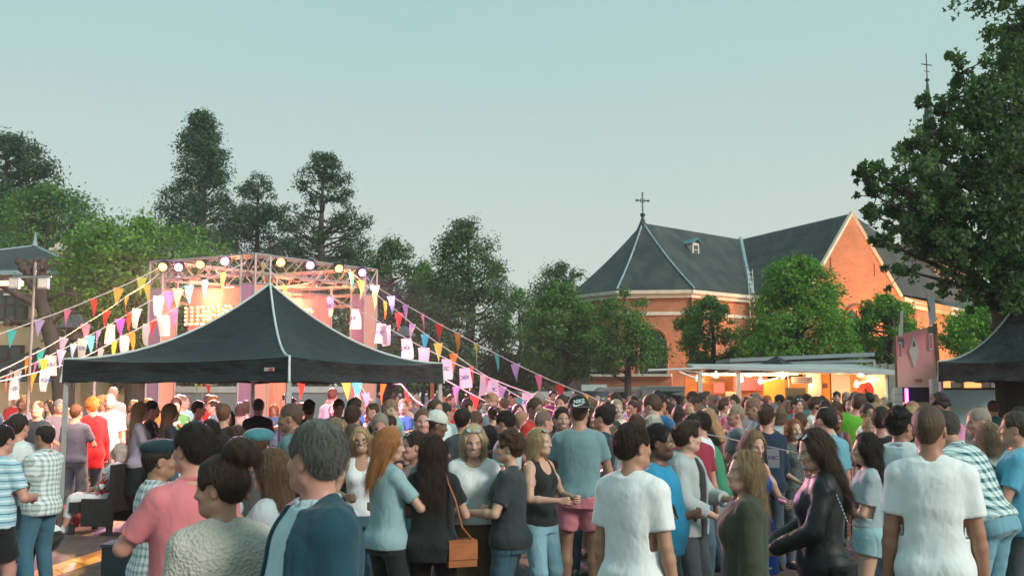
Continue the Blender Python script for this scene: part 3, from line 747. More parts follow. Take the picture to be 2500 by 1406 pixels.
    if fine:
        n, L, w, lf, cu = {'buzz': (900, 0.008, 0.0016, 0.002, 0), 'short': (3200, 0.030, 0.0024, 0.012, 0.003), 'crop': (2400, 0.022, 0.002, 0.004, 0), 'quiff': (3000, 0.045, 0.0026, 0.014, 0.003), 'swept': (2600, 0.045, 0.0024, 0.008, 0.001),
                           'curly': (2600, 0.03, 0.0026, 0.012, 0.008), 'long': (3600, 0.11, 0.003, 0.007, 0.002), 'wavy': (4000, 0.10, 0.0032, 0.012, 0.008), 'straight': (3600, 0.12, 0.003, 0.006, 0.001),
                           'bob': (3000, 0.08, 0.0028, 0.008, 0.003), 'bun': (2800, 0.05, 0.0024, 0.007, 0.004), 'pony': (2600, 0.06, 0.0024, 0.005, 0.002), 'topbun': (2600, 0.05, 0.0024, 0.007, 0.004), 'ring': (1200, 0.02, 0.002, 0.004, 0), 'thin': (1600, 0.02, 0.002, 0.004, 0), 'up': (2600, 0.05, 0.0024, 0.01, 0.005)}[style]
    else:
        n, L, w, lf, cu = 260, {'long': 0.1, 'wavy': 0.1, 'straight': 0.1, 'bob': 0.07}.get(style, 0.03), 0.006, 0.006, 0.002
        if style in ('buzz', 'ring', 'thin', 'crop'): n = 60
    if fine: n, w = int(n*1.6), w*0.62
    V, S = strands(P, F, n, L, w, hash(style) % 999 if False else len(style)*37, comb, lf, cu)
    F = np.concatenate([F, S+len(P)]); P = np.concatenate([P, V])
    me = mesh_np('hair', P, F, MAT['hair']); HAIR[key] = me
    return me
EXTRA = {}
def extra_mesh(kind):
    if kind in EXTRA: return EXTRA[kind]
    m = MB()
    if kind == 'flat_cap':
        f = Field((-0.17, -0.2, 0.05), (0.17, 0.2, 0.34), 0.008)
        f.ell((0, -0.01, 0.205), (0.098, 0.122, 0.055), 0.03); f.ell((0, 0.04, 0.215), (0.10, 0.09, 0.038), 0.03); f.ell((0, 0.115, 0.178), (0.075, 0.045, 0.012), 0.02)
        f.cut(lambda X, Y, Z: 0.160-Z+0*X+0*Y); P, F = f.net(); me = mesh_np('flat_cap', relax(P, F, 2), F)
    elif kind in ('cap_back', 'cap'):
        f = Field((-0.15, -0.24, 0.08), (0.15, 0.26, 0.33), 0.007)
        f.ell((0, -0.010, 0.165), (0.091, 0.112, 0.108), 0.02); f.cut(lambda X, Y, Z: 0.148-0.10*(-Y)*(-1 if kind == 'cap_back' else 1)*0.4-Z+0*X)
        sg = 1 if kind == 'cap' else -1
        f.ell((0, sg*0.125, 0.156), (0.076, 0.078, 0.010), 0.012); P, F = f.net(); me = mesh_np('cap', relax(P, F, 1), F)
    elif kind in ('sunglasses_up', 'glasses'):
        z, y = (0.222, 0.062) if kind == 'sunglasses_up' else (0.116, 0.097)
        for s in (-1, 1):
            pts = [(s*0.033+0.024*math.cos(t), y+(0.0 if kind == 'glasses' else 0.018*math.sin(-t)), z+0.019*math.sin(t)*(1 if kind == 'glasses' else 0.75)) for t in np.linspace(0, 2*math.pi, 15)]
            m.tube(pts, 0.0028, 5, False); m.cur = 1; (m.poly(pts[:-1], 0.002) if kind != 'glasses' else None); m.cur = 0
            m.tube([(s*0.057, y, z), (s*0.080, y-0.07, z-(0.0 if kind == 'glasses' else 0.03)), (s*0.082, -0.01, 0.125 if kind == 'glasses' else 0.16)], 0.002, 5)
        m.tube([(-0.010, y+0.002, z+0.004), (0.010, y+0.002, z+0.004)], 0.0025, 5)
        me = m.mesh('glasses', [M_['dark_plastic'], M_['lens' if kind == 'sunglasses_up' else 'clear_lens']])
    EXTRA[kind] = me; return me
M_ = {'dark_plastic': vary('dark_plastic', (0.02, 0.02, 0.022), 0.2, rough=0.35, bmp=0), 'lens': vary('mirror_lens', (0.55, 0.60, 0.60), 0.1, rough=0.12, metal=0.6, bmp=0)}
M_['clear_lens'], _n, _b = newmat('clear_lens'); _b.inputs['Transmission Weight'].default_value = 1.0; _b.inputs['Roughness'].default_value = 0.02; _b.inputs['Base Color'].default_value = (0.8, 0.85, 0.85, 1)
def template(v, **kw):
    """meshes of one person, ready to be placed any number of times"""
    p = dict(DEF); p.update(kw); b = skeleton(p); t = {'p': p, 'b': b, 'parts': []}
    t['body'] = body_mesh(p, b, v)
    vv = max(v*1.35, 0.009)
    P, F = top_mesh(p, b, vv)
    nm = {'jacket': 'jacket', 'open': 'jacket', 'dress': 'dress', 'tank': 'tank_top', 'long': 'sweater'}.get(p['top'], 'shirt')
    if p.get('cloth_name'): nm = p['cloth_name']
    t['parts'].append((nm, mesh_np(nm, P, F, MAT[p.get('top_mat', 'plain')]), 'top'))
    if p['top'] in ('open',) or p.get('under'):
        q = dict(p); q['amp'] = 0.002; q['collar'] = p.get('under_collar', False); q['hood'] = False; q['sleeve'] = None; q['hem'] = p['hem']+0.02 if not p.get('underhem') else p['underhem']; q['neckline'] = p.get('under_neck', 0.0)
        P, F = top_mesh(q, b, vv, kind='tee'); t['parts'].append(('shirt', mesh_np('shirt', P, F, MAT['plain']), 'under'))
    if p['bottom']:
        P, F = bottom_mesh(p, b, vv); bn = {'shorts': 'shorts', 'skirt': 'skirt', 'long_skirt': 'skirt'}.get(p['bottom'], 'trousers')
        t['parts'].append((bn, mesh_np(bn, P, F, MAT[p.get('bot_mat', 'denim' if p['bottom'] in ('jeans', 'slim', 'shorts') else 'plain')]), 'bottom'))
    P, F = shoe_mesh(p, b); t['parts'].append(('shoes', mesh_np('shoes', P, F, MAT['plain']), 'shoes'))
    return t
def place(t, x, y, heading, H=1.75, skin=(0.45, 0.27, 0.19), top=(0.5, 0.5, 0.5), bottom=(0.06, 0.09, 0.14), hair=('short', (0.04, 0.025, 0.015)), shoes=(0.08, 0.08, 0.08),
          under=(0.6, 0.62, 0.6), label=None, group=None, extras=(), fine=False, z=0.0):
    s = H/1.765
    o = bpy.data.objects.new('person', t['body']); COL.objects.link(o)
    o.location = (x, y, z); o.rotation_euler = (0, 0, -R(heading)); o.scale = (s, s, s); o.color = tuple(skin)+(1,)
    tag(o, label, 'person', group)
    c = {'top': top, 'bottom': bottom, 'shoes': shoes, 'under': under}
    for nm, me, role in t['parts']:
        k = bpy.data.objects.new(nm, me); COL.objects.link(k); k.parent = o; k.color = tuple(c[role])+(1,)
    if hair:
        k = bpy.data.objects.new('hair', hair_mesh(hair[0], fine)); COL.objects.link(k); k.parent = o; k.matrix_local = t['b']['H']; k.color = tuple(hair[1])+(1,)
    for e in extras:
        kind, c3 = e[0], e[1]
        me = extra_mesh(kind)
        if len(me.materials) == 0: me.materials.append(MAT['plain'])
        k = bpy.data.objects.new({'cap_back': 'cap', 'sunglasses_up': 'sunglasses'}.get(kind, kind), me); COL.objects.link(k); k.parent = o; k.matrix_local = t['b']['H']; k.color = tuple(c3)+(1,)
    return o
CUPS = []
def world_pt(o, v):
    return Matrix.LocRotScale(o.location, o.rotation_euler, o.scale) @ Vector(v)
def to_local(root):
    """parts were built where they stand: express them in their thing's own frame"""
    for ch in list(root.children): ch.location = ch.location-root.location
# ------------------------------------------------------------ ground
def m_paver():
    m, n, b = newmat('brick_paving'); co = N(n, 'ShaderNodeTexCoord').outputs['Object']
    mp = N(n, 'ShaderNodeMapping'); mp.inputs['Rotation'].default_value = (0, 0, R(33)); n.links.new(co, mp.inputs[0])
    bt = N(n, 'ShaderNodeTexBrick'); bt.inputs['Scale'].default_value = 1.0; bt.inputs['Brick Width'].default_value = 0.21; bt.inputs['Row Height'].default_value = 0.105; bt.inputs['Mortar Size'].default_value = 0.006
    bt.inputs['Color1'].default_value = (0.185, 0.115, 0.105, 1); bt.inputs['Color2'].default_value = (0.115, 0.078, 0.076, 1); bt.inputs['Mortar'].default_value = (0.03, 0.028, 0.028, 1)
    n.links.new(mp.outputs[0], bt.inputs['Vector'])
    f = noise(n, 0.8, 5, 0.65); c = mixc(n, 1.0, bt.outputs['Color'], ramp(n, f, [(0.3, (0.6, 0.6, 0.62)), (0.7, (1.25, 1.2, 1.2))]), 'MULTIPLY')
    n.links.new(c, b.inputs['Base Color']); b.inputs['Roughness'].default_value = 0.75
    bump(n, b, math_(n, 'ADD', bt.outputs['Fac'], math_(n, 'MULTIPLY', noise(n, 60, 3), -0.4)), -0.5, 0.006)
    return m
g = MB(); g.poly([(-215, -50, 0), (215, -50, 0), (215, 250, 0), (-215, 250, 0)])
tag(g.build('ground', m_paver()), kind='structure')
# ------------------------------------------------------------ materials of the buildings
def m_brick(name, c1, c2, mort, scale=1.0):
    m, n, b = newmat(name); tcn = N(n, 'ShaderNodeTexCoord'); s = N(n, 'ShaderNodeSeparateXYZ'); n.links.new(tcn.outputs['Object'], s.inputs[0])
    cb = N(n, 'ShaderNodeCombineXYZ'); n.links.new(math_(n, 'ADD', s.outputs[0], math_(n, 'MULTIPLY', s.outputs[1], 0.9)), cb.inputs[0]); n.links.new(s.outputs[2], cb.inputs[1])
    bt = N(n, 'ShaderNodeTexBrick'); n.links.new(cb.outputs[0], bt.inputs['Vector']); bt.inputs['Scale'].default_value = scale
    bt.inputs['Brick Width'].default_value = 0.25; bt.inputs['Row Height'].default_value = 0.085; bt.inputs['Mortar Size'].default_value = 0.010
    bt.inputs['Color1'].default_value = c1+(1,); bt.inputs['Color2'].default_value = c2+(1,); bt.inputs['Mortar'].default_value = mort+(1,)
    f = noise(n, 0.5, 6, 0.7); c = mixc(n, 1.0, bt.outputs['Color'], ramp(n, f, [(0.3, (0.75, 0.72, 0.7)), (0.7, (1.2, 1.15, 1.1))]), 'MULTIPLY')
    n.links.new(c, b.inputs['Base Color']); b.inputs['Roughness'].default_value = 0.9; bump(n, b, bt.outputs['Fac'], -0.3, 0.01)
    return m
def m_slate():
    m, n, b = newmat('roof_slate'); tcn = N(n, 'ShaderNodeTexCoord'); s = N(n, 'ShaderNodeSeparateXYZ'); n.links.new(tcn.outputs['Object'], s.inputs[0])
    cb = N(n, 'ShaderNodeCombineXYZ'); n.links.new(math_(n, 'ADD', s.outputs[0], s.outputs[1]), cb.inputs[0]); n.links.new(s.outputs[2], cb.inputs[1])
    bt = N(n, 'ShaderNodeTexBrick'); n.links.new(cb.outputs[0], bt.inputs['Vector']); bt.inputs['Brick Width'].default_value = 0.28; bt.inputs['Row Height'].default_value = 0.17; bt.inputs['Mortar Size'].default_value = 0.012
    bt.inputs['Color1'].default_value = (0.027, 0.040, 0.042, 1); bt.inputs['Color2'].default_value = (0.018, 0.027, 0.029, 1); bt.inputs['Mortar'].default_value = (0.012, 0.015, 0.016, 1)
    # pale lichen runs down the slope
    f = noise(n, 0.9, 6, 0.7, None, (1, 1, 0.25)); c = mixc(n, ramp(n, f, [(0.42, (0, 0, 0)), (0.75, (0.6, 0.6, 0.6))]), bt.outputs['Color'], (0.115, 0.105, 0.085))
    n.links.new(c, b.inputs['Base Color']); b.inputs['Roughness'].default_value = 0.62; bump(n, b, bt.outputs['Fac'], -0.3, 0.02)
    return m
BRICK = m_brick('church_brick', (0.52, 0.180, 0.070), (0.42, 0.135, 0.062), (0.36, 0.25, 0.19)); SLATE = m_slate()
STONE = vary('pale_stone', (0.62, 0.55, 0.46), 0.15, 2.0, 0.8); LEAD = vary('lead_strip', (0.30, 0.40, 0.42), 0.2, 2, 0.5, 0.2)
GLASSD = vary('church_glass', (0.025, 0.035, 0.04), 0.3, 4, 0.25, 0.0, 0.1); IRON = vary('wrought_iron', (0.03, 0.035, 0.035), 0.2, 6, 0.5, 0.3)
METAL = vary('aluminium', (0.55, 0.56, 0.56), 0.12, 5, 0.35, 0.7); WOODP = vary('white_wood', (0.7, 0.68, 0.62), 0.1, 5)
# ------------------------------------------------------------ church
church = empty('church', (15, 64, 0), 0, 'orange brick church with dark slate roof, polygonal choir and iron cross on its apex', 'church')
ZE, ZR = 7.63, 12.16
u = Vector((0.784, 0.62, 0)); nn_ = Vector((0.62, -0.784, 0)); A2 = Vector((8.24, 62, 0))
def cp(al, pe, z): return A2+u*al+nn_*pe+Vector((0, 0, z))
E = [cp(9.66, -4.7, 0), cp(-1.2, -4.8, 0), cp(-4.04, -1.9, 0), cp(-4.04, 1.9, 0), cp(-1.2, 4.8, 0)]
VF = Vector((14.58, 61.1, 0)); J = Vector((15.8, 68, ZR)); G = Vector((20.5, 59.4, ZR+0.3)); GL = Vector((17.2, 58.35, ZE)); GR = Vector((23.75, 60.5, ZE))
VB = J+(J-Vector((14.58, 61.1, ZR))); GBk = J+u*26
Z = lambda p, z: Vector((p.x, p.y, z))
def flare(mb, apex, a, b, over=0.30, n=6, ridge=None):
    """roof slope from the eave a-b up to apex (or to the ridge line) with a gentle kick at the foot"""
    ap2 = ridge if ridge is not None else apex
    V = []; F = []
    for i in range(n+1):
        t = i/n; tt = t
        k = -0.10*math.sin(math.pi*t)*(ZR-ZE)*0.45
        p = Z(a, ZE).lerp(apex, tt); q = Z(b, ZE).lerp(ap2, tt); p.z += k; q.z += k; V += [p, q]
    for i in range(n): F.append((2*i, 2*i+1, 2*i+3, 2*i+2))
    mb.quadmesh(V, F)
roof = MB(); AP = Z(A2, ZR+0.15)
outer = []
ctr = cp(-1.0, 0, 0)
for p in E: d = (p-ctr); d.normalize(); outer.append(p+d*0.42)
for i in (1, 2, 3): flare(roof, AP, outer[i], outer[i+1])
VFo = VF+nn_*0.35
flare(roof, AP, outer[4], VFo, ridge=Vector(J)); flare(roof, Vector(J), outer[0], outer[1], ridge=AP)
flare(roof, Vector(J), VFo, GL+Vector((0.1, -0.2, 0)), ridge=Vector(G))
roof.poly([G, GR, Vector((32, 68, ZE)), J])
P1, P2 = Vector((24.2, 61.6, 0)), Vector((36.5, 76.5, 0))
JX = J+u*24
roof.poly([Z(P1-u*0.5, ZE-0.05)+nn_*0.35, Z(P2, ZE-0.05)+nn_*0.35, JX, J+u*2]); roof.poly([J+u*2, JX, JX+Vector((-4, 6, -4.5)), J+Vector((-4, 6, -4.5))])
r_o = roof.build('roof', SLATE, church, smooth=False)
# spirelet where the hips meet, with ball and cross
mb = MB(); mb.lathe(A2+Vector((0, 0, ZR-0.55)), [(0.55, 0), (0.36, 0.35), (0.20, 0.7), (0.10, 1.0), (0.05, 1.22)], 8); mb.build('roof_cap', SLATE, church)
mb = MB(); z0 = ZR+0.66
c0 = A2+Vector((0, 0, z0)); mb.lathe(c0, [(0.02, -0.16), (0.13, -0.1), (0.17, 0), (0.13, 0.1), (0.02, 0.16)], 12); mb.tube([c0, c0+Vector((0, 0, 1.45))], 0.035, 6)
cc = c0+Vector((0, 0, 0.92)); 
mb.tube([cc-Vector((0.40, 0.09, 0)), cc+Vector((0.40, 0.09, 0))], 0.035, 6)
for i in range(8):
    a = i/8*2*math.pi; b2 = (i+1)/8*2*math.pi; mb.tube([cc+Vector((0.15*math.cos(a), 0.03*math.cos(a), 0.15*math.sin(a))), cc+Vector((0.15*math.cos(b2), 0.03*math.cos(b2), 0.15*math.sin(b2)))], 0.025, 5)
for s in (-1, 1):
    mb.lathe(cc+Vector((0.40*s, 0.09*s, 0)), [(0.01, -0.08), (0.08, 0), (0.01, 0.08)], 6); mb.tube([cc+Vector((0.32*s, 0.07*s, -0.09)), cc+Vector((0.32*s, 0.07*s, 0.09))], 0.02, 5)
for dz in (-0.6, -0.38, 0.34, 0.48): mb.tube([cc+Vector((-0.09, 0, dz)), cc+Vector((0.09, 0, dz))], 0.02, 5)
mb.build('cross', IRON, church)
# hips in pale lead
for i in (3, 4):
    mb = MB(); pts = []
    for k in range(9):
        t = k/8; p = Z(outer[i], ZE+0.05).lerp(AP, t); p.z += -0.10*math.sin(math.pi*t)*(ZR-ZE)*0.45+0.03; pts.append(p)
    mb.tube(pts, 0.055, 5); mb.build('hip_strip', LEAD, church)
mb = MB(); pts = []
for k in range(9):
    t = k/8; p = Z(VFo, ZE).lerp(J, t); p.z += -0.10*math.sin(math.pi*t)*(ZR-ZE)*0.45+0.04; p += Vector((-0.05, -0.12, 0)); pts.append(p)
mb.tube(pts, 0.16, 6); mb.build('valley_strip', LEAD, church)
# walls
def wall(a, b, z0=0.0, z1=ZE, th=0.4, name='wall', mat=None, parent=None, openings=()):
    """brick wall a-b; arched or square openings given as (centre 0..1, width, sill, spring, arched)"""
    d = (Z(b, 0)-Z(a, 0)); L = d.length; d.normalize(); nrm = Vector((d.y, -d.x, 0))
    if nrm.dot(Vector((0, 0, 0))-Z(a, 0)) < 0: nrm = -nrm
    P = lambda s_, z: Z(a, 0)+d*s_+Vector((0, 0, z))
    mb = MB(); xs = [0]
    for (c, w, sl_, sp, ar) in openings: xs += [c*L-w/2, c*L+w/2]
    xs.append(L)
    for i in range(0, len(xs), 2): mb.poly([P(xs[i], z0), P(xs[i+1], z0), P(xs[i+1], z1), P(xs[i], z1)])
    for (c, w, sl_, sp, ar) in openings:
        x0, x1 = c*L-w/2, c*L+w/2
        if sl_ > z0: mb.poly([P(x0, z0), P(x1, z0), P(x1, sl_), P(x0, sl_)])
        arc = [(x0, sp), (x1, sp)]
        if ar: arc = [(x0+w/2-w/2*math.cos(math.pi*k/12), sp+w/2*math.sin(math.pi*k/12)) for k in range(13)]
        for k in range(len(arc)-1):
            mb.poly([P(arc[k][0], arc[k][1]), P(arc[k+1][0], arc[k+1][1]), P(arc[k+1][0], z1), P(arc[k][0], z1)])
            q0, q1 = P(*arc[k]), P(*arc[k+1]); mb.poly([q0, q1, q1-nrm*0.3, q0-nrm*0.3])
        for x in (x0, x1): mb.poly([P(x, sl_), P(x, sp), P(x, sp)-nrm*0.3, P(x, sl_)-nrm*0.3])
    o = mb.build(name, mat or BRICK, parent or church)
    for (c, w, sl_, sp, ar) in openings:
        x0, x1 = c*L-w/2, c*L+w/2; wm = MB()
        arc = [(x0, sl_)]+([(x0+w/2-w/2*math.cos(math.pi*k/12), sp+w/2*math.sin(math.pi*k/12)) for k in range(13)] if ar else [(x0, sp), (x1, sp)])+[(x1, sl_)]
        wm.poly([P(*q)-nrm*0.22 for q in arc]); wm.cur = 1
        for k in range(1, 4): wm.box(P(x0+w*k/4, (sl_+sp)/2)-nrm*0.19, (0.03, 0.03, sp-sl_+(w*0.7 if ar else 0)))
        zz = sl_+0.4
        while zz < sp: 
            wm.tube([P(x0, zz)-nrm*0.19, P(x1, zz)-nrm*0.19], 0.018, 4); zz += 0.45
        wm.build('window', [GLASSD, IRON], church if parent is None else parent)
        if ar:
            tm = MB(); pts = [P(x0+w/2-(w/2+0.09)*math.cos(math.pi*k/14), sp+(w/2+0.09)*math.sin(math.pi*k/14))+nrm*0.03 for k in range(15)]
            tm.tube([P(x0-0.09, sl_)+nrm*0.03]+pts+[P(x1+0.09, sl_)+nrm*0.03], 0.09, 4); tm.build('window_arch', mat or BRICK, church if parent is None else parent)
    return o
wall(E[1], E[2]); wall(E[2], E[3], openings=((0.55, 1.5, 2.0, 5.0, True),)); wall(E[3], E[4], openings=((0.47, 1.5, 1.9, 4.6, True),)); wall(E[4], VF)
wall(VF, GL); wall(P1, P2, openings=((0.62, 1.0, 1.0, 3.0, True),))
gw = MB(); gw.poly([Z(GL, 0), Z(GR, 0), Z(GR, ZE), G+Vector((0.05, -0.05, -0.15)), Z(GL, ZE)]); gw.build('gable_wall', BRICK, church)
gd = (Z(GR, 0)-Z(GL, 0)).normalized(); gn = Vector((gd.y, -gd.x, 0))
wm = MB(); c_ = Z(GL, 0).lerp(Z(GR, 0), 0.52); w_ = 1.75; arc = [c_+gd*(-w_/2)+Vector((0, 0, 2.2))]+[c_+gd*(-w_/2*math.cos(math.pi*k/14))+Vector((0, 0, 6.0+w_/2*math.sin(math.pi*k/14))) for k in range(15)]+[c_+gd*(w_/2)+Vector((0, 0, 2.2))]
wm.poly([p+gn*0.03 for p in arc]); wm.cur = 1
for k in (-1, 0, 1): wm.tube([c_+gd*k*0.42+gn*0.05+Vector((0, 0, 2.3)), c_+gd*k*0.42+gn*0.05+Vector((0, 0, 6.6))], 0.03, 4)
wm.build('window', [GLASSD, IRON], church)
tm = MB(); tm.tube([p+gn*0.06 for p in arc[1:-1]], 0.13, 4); tm.build('window_arch', vary('arch_brick', (0.30, 0.085, 0.045), 0.2, 3), church)
# gable copings, tie anchors
for a_, b_ in ((Z(GL, ZE-0.25), G), (Z(GR, ZE-0.1), G)):
    mb = MB(); mb.tube([a_+gn*0.05, b_+gn*0.05+Vector((0, 0, 0.05))], 0.13, 4); mb.build('gable_coping', STONE, church)
for t_, z_ in ((0.27, 9.3), (0.52, 11.3), (0.72, 9.1)):
    mb = MB(); q = Z(GL, 0).lerp(Z(GR, 0), t_)+gn*0.05; mb.box(q+Vector((0, 0, z_)), (0.05, 0.05, 0.8)); mb.build('wall_anchor', IRON, church)
# cornices and string courses
def course(pts, z, h, out, name, mat=STONE):
    mb = MB()
    for a_, b_ in zip(pts[:-1], pts[1:]):
        d = (Z(b_, 0)-Z(a_, 0)); L = d.length; d.normalize(); nrm = Vector((d.y, -d.x, 0)); 
        if nrm.y > 0: nrm = -nrm
        c = Z(a_, z).lerp(Z(b_, z), 0.5)+nrm*out/2; mb.box(c, (L+out*0.6, out, h), math.atan2(d.y, d.x))
    return mb.build(name, mat, church)
ring = [E[1], E[2], E[3], E[4], VF]
course(ring, ZE-0.12, 0.20, 0.40, 'cornice'); course(ring, ZE-0.34, 0.22, 0.22, 'cornice'); course(ring, ZE-1.35, 0.20, 0.09, 'string_course')
course([VF+Vector((0.1, 0, 0)), Z(GL, 0)], ZE-0.2, 0.35, 0.25, 'cornice'); course([P1-u*0.3, P2], ZE-0.20, 0.26, 0.40, 'cornice'); course([P1-u*0.3, P2], ZE-0.50, 0.26, 0.22, 'cornice')
course(ring, 1.2, 0.18, 0.12, 'string_course')
mb = MB(); q = E[4]+nn_*0.12; mb.tube([Z(q, ZE-0.3), Z(q, ZE-0.7), Z(q, 0)], 0.07, 8); mb.build('downpipe', IRON, church)
mb = MB(); q = P1.lerp(P2, 0.10)+nn_*0.15; mb.tube([Z(q, ZE-0.6), Z(q, 0)], 0.07, 8); mb.build('downpipe', vary('rust_pipe', (0.25, 0.08, 0.04), 0.2), church)
# ladder standing against the eave
lad = MB(); lb = VF+nn_*0.75-u*0.5
for s in (-1, 1): lad.tube([Z(lb+u*0.22*s, 4.6), Z(lb+u*0.22*s-nn_*0.2, 9.2)], 0.022, 6)
for k in range(15): zz = 4.8+k*0.30; lad.tube([Z(lb-u*0.22-nn_*0.2*(zz-4.6)/4.6, zz), Z(lb+u*0.22-nn_*0.2*(zz-4.6)/4.6, zz)], 0.015, 5)
tag(lad.build('ladder', WOODP), 'tall narrow ladder leaning on the church eave beside the pale valley strip', 'ladder')
# dormer
dc = at(1693, 612, 62.5); dm = MB(); dd = Vector((0.62, -0.784, 0)); dr = math.atan2(u.y, u.x)
dm.box(dc+Vector((0, 0, -0.1))-dd*0.5, (0.62, 1.4, 1.15), dr); d_o = dm.build('dormer', STONE, church)
dm = MB(); 
for s in (-1, 1): dm.poly([dc+u*0.45*s+dd*0.35+Vector((0, 0, 0.42)), dc+dd*0.35+Vector((0, 0, 0.75)), dc-dd*1.6+Vector((0, 0, 0.75)), dc+u*0.45*s-dd*1.6+Vector((0, 0, 0.42))], 0.06)
dm.build('dormer_roof', vary('copper_green', (0.10, 0.24, 0.26), 0.25, 4), d_o)
dm = MB()
for a_ in (-1, 1):
    for b_ in (0, 1): dm.box(dc+u*0.10*a_+dd*0.21+Vector((0, 0, -0.12+0.30*b_)), (0.14, 0.02, 0.24), dr)
dm.build('window', GLASSD, d_o)
# low annex between choir and transept
an = MB(); a0 = VF+nn_*3.4-u*1.2; 
an.poly([Z(a0, 0), Z(a0+u*4.5, 0), Z(a0+u*4.5, 2.9), Z(a0, 2.9)]); an.poly([Z(a0, 0), Z(a0-nn_*3.2, 0), Z(a0-nn_*3.2, 2.9), Z(a0, 2.9)]); an.build('annex_wall', BRICK, church)
an = MB(); ap_ = Z(a0+u*1.4-nn_*2.6, 5.6); an.poly([Z(a0-u*0.2+nn_*0.2, 2.9), Z(a0+u*4.6+nn_*0.2, 2.9), ap_+u*2.4, ap_]); an.poly([Z(a0-u*0.2+nn_*0.2, 2.9), ap_, Z(a0-nn_*3.3-u*0.2, 2.9)]); an.build('annex_roof', SLATE, church)
an = MB(); an.box(Z(a0+u*2.2+nn_*0.15, 2.85), (5.0, 0.3, 0.22), math.atan2(u.y, u.x)); an.build('annex_cornice', STONE, church)
to_local(church)
# side sacristy wall low along the choir, pale coping
an = MB(); s0 = at(1385, 925, 56); s1 = at(1640, 928, 54.5); dd2 = (Z(s1, 0)-Z(s0, 0)); an.poly([Z(s0, 0), Z(s1, 0), Z(s1, 2.6), Z(s0, 2.6)], 0.4); o = an.build('garden_wall', BRICK)
tag(o, 'low red brick wall with pale coping in front of the church choir', 'wall')
an = MB(); an.box(Z((s0+s1)/2, 2.67), (dd2.length, 0.6, 0.14), math.atan2(dd2.y, dd2.x)); an.build('coping', STONE, o)
# tower and spire behind the big tree
tw = empty('church_tower', (36.4, 85, 0), R(20), 'slender brick church tower with needle spire and cross behind the big right tree', 'tower')
def pbuild(mb, name, mat, root): o = mb.build(name, mat); o.parent = root; return o
mb = MB(); mb.box((0, 0, 8.7), (3.8, 3.8, 17.4)); pbuild(mb, 'tower_wall', BRICK, tw)
mb = MB(); mb.box((0, 0, 17.3), (4.3, 4.3, 0.45)); mb.box((0, 0, 16.8), (4.05, 4.05, 0.3)); pbuild(mb, 'cornice', STONE, tw)
mb = MB(); mb.lathe((0, 0, 17.5), [(2.5, 0), (1.35, 1.8), (1.15, 2.4), (1.25, 2.5), (1.0, 3.2), (0.62, 6.5), (0.30, 9.0), (0.08, 11.2)], 8); pbuild(mb, 'spire', SLATE, tw)
mb = MB(); mb.lathe((0, 0, 28.6), [(0.03, 0), (0.22, 0.2), (0.03, 0.45)], 10); mb.tube([(0, 0, 28.5), (0, 0, 31.2)], 0.05, 6); mb.tube([(-0.55, 0, 30.2), (0.55, 0, 30.2)], 0.05, 6); mb.tube([(-0.3, 0, 29.6), (0.3, 0, 29.6)], 0.03, 6); pbuild(mb, 'cross', IRON, tw)
# small brick house left of the church behind the trees
hb = empty('brick_house', (4.8, 52, 0), 0, 'low brick outbuilding with white sash window and slate roof half behind the middle trees', 'house')
def hw(mb, name, mat): return mb.build(name, mat, hb)
h0, h1 = ax(1265, 900, 52)-4.8, ax(1440, 900, 52)-4.8
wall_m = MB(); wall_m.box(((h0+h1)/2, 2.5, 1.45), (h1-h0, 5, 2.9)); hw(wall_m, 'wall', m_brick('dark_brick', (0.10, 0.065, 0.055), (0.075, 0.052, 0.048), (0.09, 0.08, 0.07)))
mb = MB(); mb.poly([(h0-0.2, -0.3, 2.95), (h1+0.2, -0.3, 2.95), (h1-0.6, 2.5, 4.6), (h0+0.6, 2.5, 4.6)], 0.1); hw(mb, 'roof', SLATE)
mb = MB(); mb.box(((h0+h1)/2, -0.36, 2.93), (h1-h0+0.5, 0.14, 0.16)); hw(mb, 'gutter', LEAD)
wx = ax(1300, 900, 52)-4.8; mb = MB(); mb.box((wx, -0.04, 1.9), (0.75, 0.07, 1.5)); wf = hw(mb, 'window_frame', WOODP)
mb = MB()
for i in (-1, 1):
    for j in (-1, 0, 1): mb.box((wx+0.17*i, -0.09, 1.9+0.46*j), (0.27, 0.02, 0.40))
mb.build('pane', GLASSD, wf)
dx = ax(1410, 900, 52)-4.8
mb = MB(); mb.box((ax(1452, 950, 51)-4.8, -0.6, 1.1), (1.3, 0.15, 2.1)); hw(mb, 'garage_door', vary('pale_green_door', (0.42, 0.50, 0.48), 0.1))
# ------------------------------------------------------------ ochre house on the left
OCH = vary('ochre_render', (0.90, 0.64, 0.38), 0.14, 1.3, 0.9, bmp=0.15)
hs = empty('ochre_house', (-18.5, 37, 0), 0, 'ochre rendered house with hipped slate roof at the left edge', 'house')
def hq(mb, name, mat, par=None): return mb.build(name, mat, par or hs)
xr = ax(203, 800, 36)+18.5; xl = xr-9.0; zev = 6.15
mb = MB(); mb.poly([(xl, -1, 0), (xr, -1, 0), (xr, -1, zev), (xl, -1, zev)]); mb.poly([(xr, -1, 0), (xr, 8, 0), (xr, 8, zev), (xr, -1, zev)]); hq(mb, 'wall', OCH)
ax_ = ax(55, 590, 38)+18.5
mb = MB(); za = 7.55; c1 = (xl-0.3, -1.3, zev); c2 = (xr+0.3, -1.3, zev); c3 = (xr+0.3, 8, zev); c4 = (xl-0.3, 8, zev); ap = (ax_, 2, za)
mb.poly([c1, c2, ap]); mb.poly([c2, c3, ap]); mb.poly([c3, c4, ap]); mb.poly([c4, c1, ap]); hq(mb, 'roof', SLATE)
